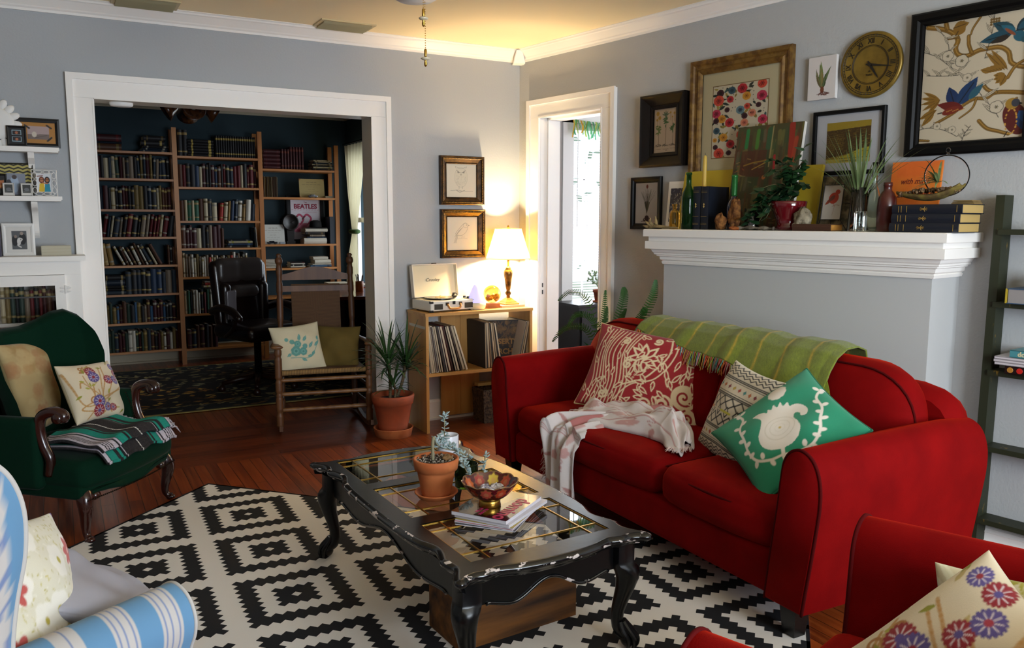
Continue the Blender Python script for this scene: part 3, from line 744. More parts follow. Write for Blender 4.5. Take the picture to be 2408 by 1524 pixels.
def sofa():
    t = thing('sofa', 'dark red velvet three-seat sofa with flared arms against the chimney breast', 'sofa', (-.45, -2.43, 0))
    Mx = Matrix.Translation((.45, 2.43, 0))
    def B(mb, name, m_, par, **k):
        mb.v = [tuple(Mx @ Vector(p)) for p in mb.v]; return mb.build(name, m_, par, **k)
    for sgn, y0 in ((-1, -3.325), (1, -1.515)):
        a, p = arm_mb(sgn, y0); o = B(a, 'arm', M_red, t, angle=60); B(p, 'piping', M_redpipe, o, smooth=True)
    r = MB(); r.rbox((-.45, -2.42, .20), (.435, .905, .085), .03, 4); B(r, 'seat_base', M_red, t, smooth=True)
    # seat cushions, crowned, rounded at the outer front corners
    for k, (ya, yb) in enumerate(((-2.706, -1.518), (-3.345, -2.712))):
        c = MB(); hy = (yb-ya)/2
        def fn(q, p, ya=ya, yb=yb):
            if p[0] < 0: q.x -= .030*(1-abs(p[1])**3)*(-p[0])
            q.z -= .018*max(0, (q.x+.55))*0
            return q
        c.rbox((-.55, (ya+yb)/2, .348), (.33, hy-.002, .072), .052, 8, crown=.034, fn=fn); o = B(c, 'seat_cushion', M_red, t, smooth=True)
        pp = MB()
        P = [(-.55, ya+.012, .408)]+[(-.84+.03, ya+.010, .402), (-.868, ya+.035, .392)]+[(-.872-.028*math.sin(PI*s), ya+.05+(yb-ya-.10)*s, .394+.006*math.sin(PI*s)) for s in np.linspace(0, 1, 9)]+[(-.868, yb-.035, .392), (-.81, yb-.010, .402), (-.55, yb-.012, .408)]
        piping(pp, P, .0045); B(pp, 'piping', M_redpipe, o, smooth=True)
    # back frame
    def hgt(y, pts):
        return float(np.interp(y, [p[0] for p in pts], [p[1] for p in pts]))
    top = [(-3.470, .62), (-3.455, .70), (-3.43, .745), (-3.38, .775), (-3.3, .79), (-2.4, .80), (-1.5, .78), (-1.42, .765), (-1.36, .72), (-1.335, .64)]
    bf = MB(); rs = []
    for y in (-3.47, -3.46, -3.445, -3.42, -3.38, -3.3, -3.0, -2.4, -1.9, -1.5, -1.43, -1.38, -1.35, -1.335):
        h = hgt(y, top); rs.append([(-.012, y, .12), (-.008, y, h-.06), (-.02, y, h-.02), (-.06, y, h), (-.10, y, h-.01), (-.14, y, h-.04), (-.16, y, .12)])
    bf.rings(rs); B(bf, 'back_frame', M_red, t, angle=50)
    # two plump back cushions with soft outer ends
    for ya, yb, rnd_end in ((-2.44, -1.30, 1), (-3.405, -2.445, -1)):
        c = MB(); n = 26; rs = []
        for k in range(n+1):
            s = k/n; s2 = .5-.5*math.cos(PI*s); y = ya+(yb-ya)*s2
            e0 = min(1, (y-ya)/.05); e1 = min(1, (yb-y)/.05)
            de = (y-ya) if rnd_end < 0 else (yb-y)
            rd = min(1, de/.26); sh = math.sqrt(max(0, 1-(1-rd)**2))
            ot = (yb-y) if rnd_end < 0 else (y-ya); so = math.sqrt(max(0, 1-(1-min(1, ot/.04))**2))
            H = (.62+.235*sh)*1.0 if True else 0; H = .60+.262*(sh**.8)*(.9+.1*so); th = (.30+.70*sh)*(.82+.18*so)
            zb = .40; loop_ = []
            for i in range(18):
                a = 2*PI*i/18; cx, cz = math.cos(a), math.sin(a)
                ex = (abs(cx)**.75)*(1 if cx > 0 else -1); ez = (abs(cz)**.62)*(1 if cz > 0 else -1)
                zz = (H+zb)/2+ez*(H-zb)/2; f = (zz-zb)/.46
                xc = -.285+.125*f; loop_.append((xc+ex*(.125-.02*f)*th, y, zz))
            rs.append(loop_)
        c.rings(rs); o = B(c, 'back_cushion', M_red, t, smooth=True)
        pp = MB(); piping(pp, [(p[6][0]-.004, p[6][1], p[6][2]) for p in rs], .0045); B(pp, 'piping', M_redpipe, o, smooth=True)
    for x, y in ((-.845, -3.405), (-.845, -1.44), (-.08, -3.40), (-.08, -1.44)):
        l = MB(); w_ = .036; l.rings([[(x-k, y-k, z), (x+k, y-k, z), (x+k, y+k, z), (x-k, y+k, z)] for k, z in ((w_*.72, .0085 if x < -.5 else .001), (w_, .12))]); B(l, 'leg', M_leg, t)
    return t
sofa()
# ------------------------------------------------------------ red armchair in the right foreground (faces away from the camera)
def red_armchair():
    rz = math.radians(197.5)
    t = thing('armchair', 'red velvet armchair cut by the lower right corner of the picture', 'armchair', (-1.477, -4.50, 0), rz)
    # local: -y is the front, arms at x = +-.40 crest
    for sgn in (-1, 1):
        mb, pp = arm_mb(-1, 0, x0=-.45, x1=.40, rise=.012)
        # sofa arm runs along x with front at -x; turn so the front is -y and the flare points outward
        M = Matrix.Rotation(PI/2, 4, 'Z')
        def tf(p):
            x, y, z = p; return ((sgn*(.275-y*1.0)), x, z)
        mb.v = [tf(p) for p in mb.v]; pp.v = [tf(p) for p in pp.v]
        if sgn > 0: mb.f = [tuple(reversed(f)) for f in mb.f]
        o = mb.build('arm', M_red, t, angle=60); pp.build('piping', M_redpipe, o, smooth=True)
    r = MB(); r.rbox((0, 0, .20), (.285, .43, .085), .03, 4); r.build('seat_base', M_red, t, smooth=True)
    c = MB(); c.rbox((0, -.10, .352), (.280, .37, .075), .052, 6, crown=.03); c.build('seat_cushion', M_red, t, smooth=True)
    c = MB(); c.rbox((0, .30, .60), (.28, .10, .26), .08, 6); c.build('backrest', M_red, t, smooth=True)
    for x in (-.36, .36):
        for y in (-.38, .34): l = MB(); l.rings([[(x-k, y-k, z), (x+k, y-k, z), (x+k, y+k, z), (x-k, y+k, z)] for k, z in ((.026, .0085), (.036, .12))]); l.build('leg', M_leg, t)
    return t
red_armchair()
# ------------------------------------------------------------ pillows
def pillow(label, cv, w, h, th, pos, rz, tilt, roll, mats=None, back=None, trim=None, group=None, seed=0, name='throw_pillow', wr=.006, cat='pillow', parent=None, res=None):
    mt_ = mats or mat_attr('printed_cushion_fabric', .85, bump=dict(scale=420, strength=.4, dist=.001), sheen=.15)
    nu, nv = (res or (max(60, cv.nx), max(60, cv.ny)))
    u = np.sin(np.linspace(-1, 1, nu)*PI/2*.98)/math.sin(PI/2*.98); v = np.sin(np.linspace(-1, 1, nv)*PI/2*.98)/math.sin(PI/2*.98)
    U, V = np.meshgrid(u, v); rs = np.random.RandomState(seed)
    puff = ((1-U**2).clip(0)**.42)*((1-V**2).clip(0)**.42)
    ph = rs.rand(6)*6
    wrk = (np.sin(3.1*U+2.3*V+ph[0])+.6*np.sin(5.2*U*V+4*V+ph[1])+.5*np.sin(7*np.hypot(U-1, V+1)+ph[2])+.5*np.sin(8*np.hypot(U+1, V+1)+ph[3]))*wr*puff
    cx = 1-.075*(1-V**2)*np.abs(U)**2; cz = 1-.075*(1-U**2)*np.abs(V)**2
    X = U*cx*w/2; Z = V*cz*h/2
    f = -(puff*th/2+wrk); b = puff*th/2*.9
    F = np.stack([X, f, Z], -1); B = np.stack([X, b, Z], -1)[:, ::-1]
    uu, vv = (U+1)/2, (V+1)/2
    col = cv.sample(uu, vv)
    bc = np.ones_like(col)*np.array(hx(back or 'c8b890'))
    G = np.concatenate([F, B], 1); Cc = np.concatenate([col, bc], 1)
    o = gridmesh(name, G, Cc, mt_, parent, smooth=True, wrap_u=True)
    o.rotation_mode = 'XYZ'
    M = Matrix.Translation(pos) @ Matrix.Rotation(math.radians(rz), 4, 'Z') @ Matrix.Rotation(math.radians(tilt), 4, 'X') @ Matrix.Rotation(math.radians(roll), 4, 'Y')
    o.matrix_world = M
    tag(o, label, cat, group)
    if trim:
        n = nu; P = [tuple(F[0, i]) for i in range(0, n, 3)]+[tuple(F[j, -1]) for j in range(0, nv, 3)]+[tuple(F[-1, i]) for i in range(n-1, -1, -3)]+[tuple(F[j, 0]) for j in range(nv-1, -1, -3)]
        mb = MB(); mb.tube(P, .0045, 6, closed=True); q = mb.build('piping', trim, o, smooth=True)
    return o
# --- red and cream pillow
cv = Canvas(1.35, 1, '8f1218', 230)
CR_ = 'd8c29a'
rnd = random.Random(21)
# big lotus bloom in the middle
for k in range(8):
    a = k*PI/4+.2; cv.leaf(.66, .63, a, .20, .085, CR_); cv.leaf(.66+.03*math.cos(a), .63+.03*math.sin(a), a, .12, .045, '8f1218')
for k in range(11):
    x = .08+k*.042; cv.curve([(x, .02), (x+.05, .3), (x-.02+.02*math.sin(k), .62), (x+.06, .95)], .013, CR_, 20)
for k in range(26):
    x, y, a = rnd.uniform(.05, .60), rnd.uniform(.06, .95), rnd.uniform(.6, 2.4); cv.leaf(x, y, a, .11, .045, CR_); cv.leaf(x+.012*math.cos(a), y+.012*math.sin(a), a, .075, .022, '8f1218')
cv.curve([(.86, 1.0), (.90, .75), (.80, .5), (.70, .38), (.5, .28)], .017, CR_, 30); cv.curve([(.95, .98), (.96, .72), (.84, .42), (.6, .3), (.45, .1)], .014, CR_, 30)
for k in range(26):
    a = rnd.uniform(0, 6.28); x, y = rnd.uniform(.55, 1.3), rnd.uniform(.4, .97); cv.leaf(x, y, a, .13, .05, CR_); cv.leaf(x+.015*math.cos(a), y+.015*math.sin(a), a, .085, .024, '8f1218')
for k in range(16):
    t_ = k/15; x, y = .90-.42*t_**1.3, .80-.52*t_; cv.ell(x+.02*math.sin(k*1.7), y, .012, .012, CR_, ring=.5)
for x, y, r, a0, sg in ((1.16, .80, .10, 0, 1), (1.18, .30, .11, 1, -1), (1.25, .10, .08, 2, 1), (.98, .16, .09, 3, -1), (.78, .12, .07, 0, 1), (.50, .52, .055, 1, 1), (.40, .80, .05, 2, -1), (.74, .88, .05, 4, 1), (.30, .15, .06, 1, -1)):
    cv.ell(x, y, r*1.25, r*1.25, CR_ if x > .95 else '8f1218', al=.95 if x > .95 else 0); cv.spiral(x, y, r, 1.6, .022, '8f1218' if x > .95 else CR_, a0, sg)
for k in range(14):
    a = rnd.uniform(0, 6.28); x, y = rnd.uniform(.95, 1.3), rnd.uniform(.1, .95); cv.leaf(x, y, a, .15, .05, CR_); cv.leaf(x+.02*math.cos(a), y+.02*math.sin(a), a, .10, .025, '8f1218')
for k in range(16):
    a = rnd.uniform(0, 6.28); x, y = rnd.uniform(.5, 1.0), rnd.uniform(.05, .45); cv.leaf(x, y, a, .13, .05, CR_); cv.leaf(x+.02*math.cos(a), y+.02*math.sin(a), a, .085, .024, '8f1218')
for k in range(20): cv.curve([(rnd.uniform(0, 1.3), rnd.uniform(0, 1)) for _ in range(1)]*1+[(rnd.uniform(.0, 1.3), rnd.uniform(0, 1))]*1, .004, CR_, 4, al=0)
pillow('large red pillow with cream scrolling leaf pattern in the far sofa corner', cv, .640, .455, .17, (-.430, -2.055, .640), -55, -31, 7.5, back='8f1218', trim=mat('cream_piping', 'c8ab78', .8), seed=1)
# --- black and white woven pillow
cv = Canvas(1, 1, 'd9cfba', 220)
K = '14120f'
def zig(y, amp, n, wd, ph=0, col=K):
    P = []
    for k in range(2*n+1): P.append((k/(2*n), y+(amp if (k+ph) % 2 else -amp)))
    cv.line(P, wd, col)
for y in (.965, .925, .885): zig(y, .016, 9, .013)
for y in (.83, .645, .30, .145): cv.line([(0, y), (1, y)], .030, K); cv.line([(0, y), (1, y)], .004, 'd9cfba')
for y in (.80, .675, .27, .175): cv.line([(0, y), (1, y)], .006, K)
for r_, y in enumerate((.737, .222)):
    for k in range(11):
        x = .05+k*.09; c_ = ['b8402c', '3f8f8c', 'c9682c', '8c2f3a', 'c8a83a'][(k+r_*2) % 5]
        cv.poly([(x-.024, y), (x, y+.026), (x+.024, y), (x, y-.026)], K); cv.line([(x-.018, y), (x+.018, y)], .014, c_); cv.line([(x, y-.018), (x, y+.018)], .014, c_)
for y in (.60, .36):
    zig(y, .030, 7, .016); zig(y+(-.055 if y > .5 else .055), .030, 7, .016, 1)
for k in range(7):
    x = (k+.5)/7; cv.poly([(x-.045, .48), (x, .545), (x+.045, .48), (x, .415)], K); cv.poly([(x-.027, .48), (x, .52), (x+.027, .48), (x, .44)], 'd9cfba'); cv.poly([(x-.013, .48), (x, .50), (x+.013, .48), (x, .46)], K)
cv.line([(.05, .48), (.42, .48)], .012, 'd9cfba'); cv.line([(.4, .48), (.56, .48)], .022, 'c8c23c'); cv.line([(.08, .48), (.16, .48)], .022, 'd07a3c')
for y in (.10, .065, .025): zig(y, .016, 9, .013)
pillow('cream pillow with black woven zigzag bands behind the green pillow', cv, .445, .420, .13, (-.500, -2.775, .590), -105, -24, 3, back='cfc4ae', seed=2)
# --- green pillow with white tulip
cv = Canvas(1, 1, '1f8a66', 230); Wt = 'e6ddd0'
def rot(p, a=-.42, c=(.5, .5)):
    x, y = p[0]-c[0], p[1]-c[1]; return (c[0]+x*math.cos(a)-y*math.sin(a), c[1]+x*math.sin(a)+y*math.cos(a))
TU = [(.50, .20), (.40, .22), (.33, .28), (.31, .38), (.34, .47), (.35, .56), (.30, .62), (.27, .64), (.31, .665), (.37, .66), (.40, .64), (.41, .68), (.44, .67), (.46, .72), (.49, .68), (.52, .73), (.54, .68), (.58, .71), (.595, .66), (.64, .67), (.70, .64), (.74, .57), (.725, .50), (.68, .50), (.67, .545), (.63, .56), (.62, .50), (.65, .44), (.67, .36), (.64, .27), (.58, .22)]
cv.poly([rot(p) for p in spline(TU, 120)], Wt)
cv.curve([rot(p) for p in ((.50, .21), (.50, .12), (.53, .05))], .03, Wt)
for sg in (-1, 1):
    q_ = lambda x, y: rot((.5+sg*x, y))
    cv.curve([q_(.02, .14), q_(.12, .13), q_(.24, .17), q_(.31, .28), q_(.33, .42), q_(.36, .55), q_(.33, .68), q_(.38, .78)], .022, Wt, 50)
    for (x, y, a) in ((.10, .10, 4.2), (.18, .19, 1.5), (.25, .14, 5), (.28, .24, 2.6), (.33, .29, .2), (.30, .36, 2.6), (.36, .42, .3), (.33, .50, 2.6), (.39, .58, .4), (.32, .63, 2.4), (.38, .76, 1.2), (.40, .80, .2), (.34, .80, 2.3)):
        p = q_(x, y); cv.ell(p[0], p[1], .032, .020, Wt, rot=(a if sg > 0 else PI-a)-.42)
c_ = rot((.50, .86)); cv.flower(c_[0], c_[1], .085, 10, Wt, Wt, .75); cv.ell(c_[0], c_[1], .05, .05, Wt)
for r_ in (.04, .08, .12): cv.ell(*rot((.50, .42)), r_*1.1, r_, 'd4cab8', ring=.06)
cv.ell(*rot((.5, .42)), .012, .012, 'c9b060')
pillow('emerald green pillow with white tulip embroidery against the near sofa arm', cv, .455, .455, .14, (-.590, -3.105, .612), -86, -48, -62, back='1c7f5e', trim=mat('green_piping', '17694c', .8), seed=3)
# ------------------------------------------------------------ green throw over the sofa back
def throw_green():
    t = thing('throw_blanket', 'olive green woven throw with yellow stripes over the sofa back', 'blanket', (0, 0, 0))
    nu, nv = 260, 70
    y0, y1 = -1.80, -3.03
    s = np.linspace(0, 1, nu); v = np.linspace(0, 1, nv)
    S_, V_ = np.meshgrid(s, v)
    Y = y0+(y1-y0)*S_
    # front edge slopes: short at the far end, longer near
    path = np.array([(-.015, .70), (-.015, .80), (-.04, .862), (-.10, .882), (-.17, .880), (-.235, .850), (-.285, .80), (-.325, .74), (-.355, .69), (-.385, .64), (-.415, .59)])
    d = np.concatenate([[0], np.cumsum(np.hypot(*np.diff(path, axis=0).T))]); L = d[-1]
    end = .60+.30*S_**1.1+.02*np.sin(9*S_)
    a = .06+V_*(end-.06)*L/L
    dist = a*L
    px_ = np.interp(dist, d, path[:, 0]); pz = np.interp(dist, d, path[:, 1])
    fold = .006*np.sin(S_*22+V_*2)+.004*np.sin(S_*47+1)
    hy = np.interp(-Y, [1.3, 1.6, 2.0, 2.5, 3.0, 3.3], [-.03, -.006, 0, .012, .006, -.02])
    Xp = px_-.012-np.abs(fold)*(V_ > .35); Zp = pz+.012+hy+fold*.8
    Yp = Y-.10*(V_-.3)*(S_-.3)*1.0
    G = np.stack([Xp, Yp, Zp], -1)
    rs = np.random.RandomState(4)
    base = np.ones((nv, nu, 3))*np.array(hx('6f7a1c'))
    base *= (1+.16*rs.randn(nv, nu, 1)*.6)
    for k in range(9):
        c = .085+k*.118; m_ = np.exp(-((S_-c-.012*np.sin(V_*9))/.0052)**2)[..., None]*(.6+.4*(rs.rand(nv, nu, 1) > .35)); base = base*(1-m_)+np.array(hx('b89a24'))*m_
    gridmesh('cloth', G, base.clip(0, 1), mat_attr('loose_weave', .95, bump=dict(scale=260, strength=.8, dist=.002), sheen=.2), t, thick=.006)
    fr = MB(); rnd = random.Random(8); cols = ['6f7a1c', 'b0482a', 'b88a3c', '4f8a8c', 'b05a5a', '8a9a3c', 'c47a34', 'a8a49a']
    ms = [mat('fringe_'+c, c, .95) for c in cols]
    for k in range(230):
        i = int(k/229*(nu-1)); p = G[-1, i]; fr.cur = rnd.randrange(len(cols)) if k % 3 else rnd.randrange(1, 7)
        Lf = rnd.uniform(.05, .075); dx, dy = rnd.uniform(-.015, .005), rnd.uniform(-.02, .02)
        fr.tube([(p[0]-.002, p[1], p[2]), (p[0]-.010+dx*.4, p[1]+dy*.5, p[2]-Lf*.5), (p[0]-.014+dx, p[1]+dy, p[2]-Lf)], [.0026, .0022, .0012], 4)
    for k in range(26):
        p = G[int(nv*(.75+.25*k/26)) if k < 25 else -1, -1]; fr.cur = rnd.choice([0, 0, 5, 2])
        fr.tube([(p[0], p[1], p[2]), (p[0]-.012, p[1]-.022, p[2]-.03), (p[0]-.016, p[1]-.026+rnd.uniform(-.01, .01), p[2]-.065)], [.0026, .002, .0012], 4)
    fr.build('fringe', ms, t)
throw_green()
# ------------------------------------------------------------ white and pink throw bunched on the seat and hanging to the floor
def throw_pink():
    t = thing('throw_blanket', 'white and pink fringed throw bunched on the sofa seat, hanging down', 'blanket', (0, 0, 0))
    def colr(U, V, seed):
        c = Canvas(1, 2.2, 'd9d0ce', 300); rnd = random.Random(seed)
        for y in (.10, .13, .16, 1.0, 1.03, 1.06, 1.9, 1.93): c.line([(0, y), (1, y)], .010, 'b98482')
        for k in range(34):
            x, y = rnd.uniform(.05, .95), rnd.uniform(.2, 2.1); kk = rnd.random()
            if kk < .3: c.flower(x, y, .07, 5, 'c79a96', None, .8)
            elif kk < .6: c.curve([(x, y), (x+.06, y+.08), (x-.02, y+.16), (x+.05, y+.2)], .012, 'b98482')
            elif kk < .8: c.poly([(x-.06, y), (x, y+.1), (x+.06, y), (x, y-.1)], 'c9a5a0')
            else: c.leaf(x, y, rnd.uniform(0, 6), .14, .05, 'b98a86')
        c.poly([(.15, .55), (.5, .45), (.75, .75), (.55, .9), (.2, .8)], 'b4706c')
        return c.sample(U, V)
    # hanging strip: from the bunch, over the front edge of the seat, down
    nu, nv = 70, 190
    U, V = np.meshgrid(np.linspace(0, 1, nu), np.linspace(0, 1, nv))
    ctl = np.array([(-.58, -2.30, .462), (-.66, -2.22, .458), (-.74, -2.14, .448), (-.82, -2.085, .440), (-.885, -2.07, .424), (-.925, -2.055, .385), (-.935, -2.06, .32), (-.935, -2.065, .24), (-.940, -2.075, .16), (-.945, -2.085, .10), (-.95, -2.09, .075)])
    P = np.array(spline([tuple(c) for c in ctl], 190)); tt = np.linspace(0, 1, len(P)); P = np.stack([np.interp(V[:, 0], tt, P[:, k]) for k in range(3)], -1)
    wd = np.interp(V[:, 0], [0, .3, .5, .7, 1], [.26, .30, .25, .21, .22])
    off = (U-.5)*wd[:, None]; hang = np.clip((V-.42)/.15, 0, 1)
    pl = .022*np.sin(U*PI*5.2+V*2.2)+.012*np.sin(U*PI*9+1-V*3)
    G = np.stack([P[:, None, 0]-pl.clip(-.03)*hang*.9-.012*hang+(off*.55)*(1-hang), P[:, None, 1]-off*(1-.0*hang)*np.where(hang > 0, 1, .85), P[:, None, 2]+pl*(1-hang)*1.0+.012*(1-hang)], -1)
    G[..., 0] = np.where(V > .42, np.minimum(G[..., 0], -.905-.006), G[..., 0])
    M_t = mat_attr('cotton_throw', .9, bump=dict(scale=300, strength=.4, dist=.001), sheen=.1)
    gridmesh('cloth', G, colr(U, V, 3), M_t, t, thick=.004)
    # bunched mound
    nu, nv = 190, 90
    A_, B_ = np.meshgrid(np.linspace(0, 1, nu), np.linspace(-1, 1, nv))
    ca = np.array([(-.70, -1.93), (-.655, -2.06), (-.62, -2.20), (-.60, -2.34), (-.60, -2.46), (-.64, -2.57), (-.70, -2.67)])
    sp = np.array(spline([tuple(c) for c in ca], 60)); ts = np.linspace(0, 1, len(sp)); cx = np.interp(A_, ts, sp[:, 0]); cy = np.interp(A_, ts, sp[:, 1])
    wdt = np.interp(A_, [0, .12, .35, .6, .85, 1], [.10, .165, .15, .125, .10, .06]); hgt_ = np.interp(A_, [0, .08, .3, .55, .7, .85, 1], [.02, .055, .075, .105, .12, .06, .02])
    prof = (1-B_**2).clip(0)**.6
    wr = .016*np.sin(B_*4+A_*9)+.011*np.sin(B_*9-A_*13+1)+.008*np.sin(A_*22+B_*4)+.0035*np.sin(A_*40-B_*8)
    Z = .446+hgt_*prof+wr*prof*1.1
    G = np.stack([cx-B_*wdt*.96+wr*.3, cy-.25*B_*wdt+.010*np.sin(B_*9+A_*20), Z], -1)
    gridmesh('bunched_cloth', G, colr(A_, (B_+1)/2, 7), M_t, t, thick=.004)
    fr = MB(); rnd = random.Random(5)
    for k in range(120):
        i = k/119; b = -1+2*i; p = Vector((-.70-b*.10, -1.93-.03*b, .45)); p += Vector((0, .02*math.sin(k), .02*(1-b*b)))
        q_ = p+Vector((rnd.uniform(-.03, .02), rnd.uniform(.03, .055), -.006)); r_ = q_+Vector((rnd.uniform(-.03, .02), rnd.uniform(.0, .03), -.02 if q_.x > -.86 else -.05))
        fr.tube([tuple(p), tuple(q_), tuple(r_)], [.0022, .002, .001], 4)
    for k in range(70):
        z = .44-.26*k/69; p = Vector((-.925-rnd.uniform(0, .015), -1.955-.02*math.sin(k*.7), z)); r_ = p+Vector((rnd.uniform(-.02, .0), rnd.uniform(.02, .05), -rnd.uniform(.02, .05))); fr.tube([tuple(p), tuple((p+r_)/2+Vector((-.006, 0, .006))), tuple(r_)], [.0022, .002, .001], 4)
    for k in range(60):
        i = k/59; p = Vector((-.745+.10*i, -2.63-.03*math.sin(i*3), .452)); r_ = p+Vector((-.03+rnd.uniform(-.02, .01), -.02+rnd.uniform(-.03, .03), -.004)); r_.x = max(r_.x, -.83); fr.tube([tuple(p), tuple((p+r_)/2+Vector((0, 0, .008))), tuple(r_)], [.0024, .002, .001], 4)
    fr.build('fringe', mat('pink_white_fringe', 'd8bfb8', .95), t)
throw_pink()
# ------------------------------------------------------------ pillows of the red armchair
cv = Canvas(1, 1, 'cfc6a6', 180); rnd = random.Random(31)
for k in range(60):
    x, y, a = rnd.uniform(0, 1), rnd.uniform(0, 1), rnd.uniform(0, 6.28); c_ = rnd.choice(['a8a224', '98931c', 'b8b040', 'e0dcc0'])
    cv.leaf(x, y, a, rnd.uniform(.12, .28), rnd.uniform(.04, .10), c_, vein='d8d4b0' if rnd.random() < .5 else None)
for k in range(5): cv.flower(rnd.uniform(.1, .9), rnd.uniform(.1, .9), .10, 7, 'a49c1e', 'd8d2a0', .9)
pillow('yellow green leaf print pillow at the back of the red armchair', cv, .46, .36, .14, (-1.255, -4.420, .500), -78, -14, -8, back='b8b070', seed=5)
def floral_canvas(seed):
    cv = Canvas(1, 1, 'd9cbb0', 200); rnd = random.Random(seed)
    for k in range(8): cv.curve([(rnd.uniform(0, .5), rnd.uniform(0, 1)), (rnd.uniform(0, .6), rnd.uniform(0, 1)), (rnd.uniform(.1, .9), rnd.uniform(0, 1))], .022, 'b98a4a', al=.8)
    for k in range(6): cv.spiral(rnd.uniform(.05, .45), rnd.uniform(.05, .95), .07, 1.4, .022, 'a8733a', rnd.uniform(0, 6))
    for k in range(26): cv.leaf(rnd.uniform(.1, .95), rnd.uniform(.05, .95), rnd.uniform(0, 6.28), .10, .035, rnd.choice(['8f8f2c', 'a8a23c', 'b9a46a']))
    def fl(x, y, r, c1, c2):
        cv.ell(x, y, r, r, c1)
        for k in range(9): a = k*2*PI/9; cv.line([(x+math.cos(a)*r*.35, y+math.sin(a)*r*.35), (x+math.cos(a)*r*1.02, y+math.sin(a)*r*1.02)], r*.10, 'd9cbd0')
        for k in range(18): a = k*PI/9; cv.ell(x+math.cos(a)*r, y+math.sin(a)*r, r*.14, r*.14, c1)
        cv.ell(x, y, r*.3, r*.3, c2)
    for x, y, r, c1, c2 in ((.42, .80, .085, '8c1826', '5b4a8c'), (.44, .70, .085, '574a8a', '8c1826'), (.66, .62, .075, '8c1826', '574a8a'), (.80, .60, .075, '574a8a', 'a03040'), (.90, .86, .06, '574a8a', '8c1826'), (.92, .72, .07, '8c1826', '574a8a'),
                            (.36, .28, .095, '574a8a', '8c1826'), (.34, .13, .090, '8c1826', '574a8a'), (.52, .17, .07, '574a8a', '8c1826'), (.64, .15, .065, '8c1826', '574a8a')): fl(x, y, r, c1, c2)
    return cv
CF = floral_canvas(3)
pillow('cream pillow with purple and red embroidered flowers in the red armchair', CF, .42, .40, .15, (-1.500, -4.385, .515), -92, -38, -62, back='d0c4a4', seed=6)
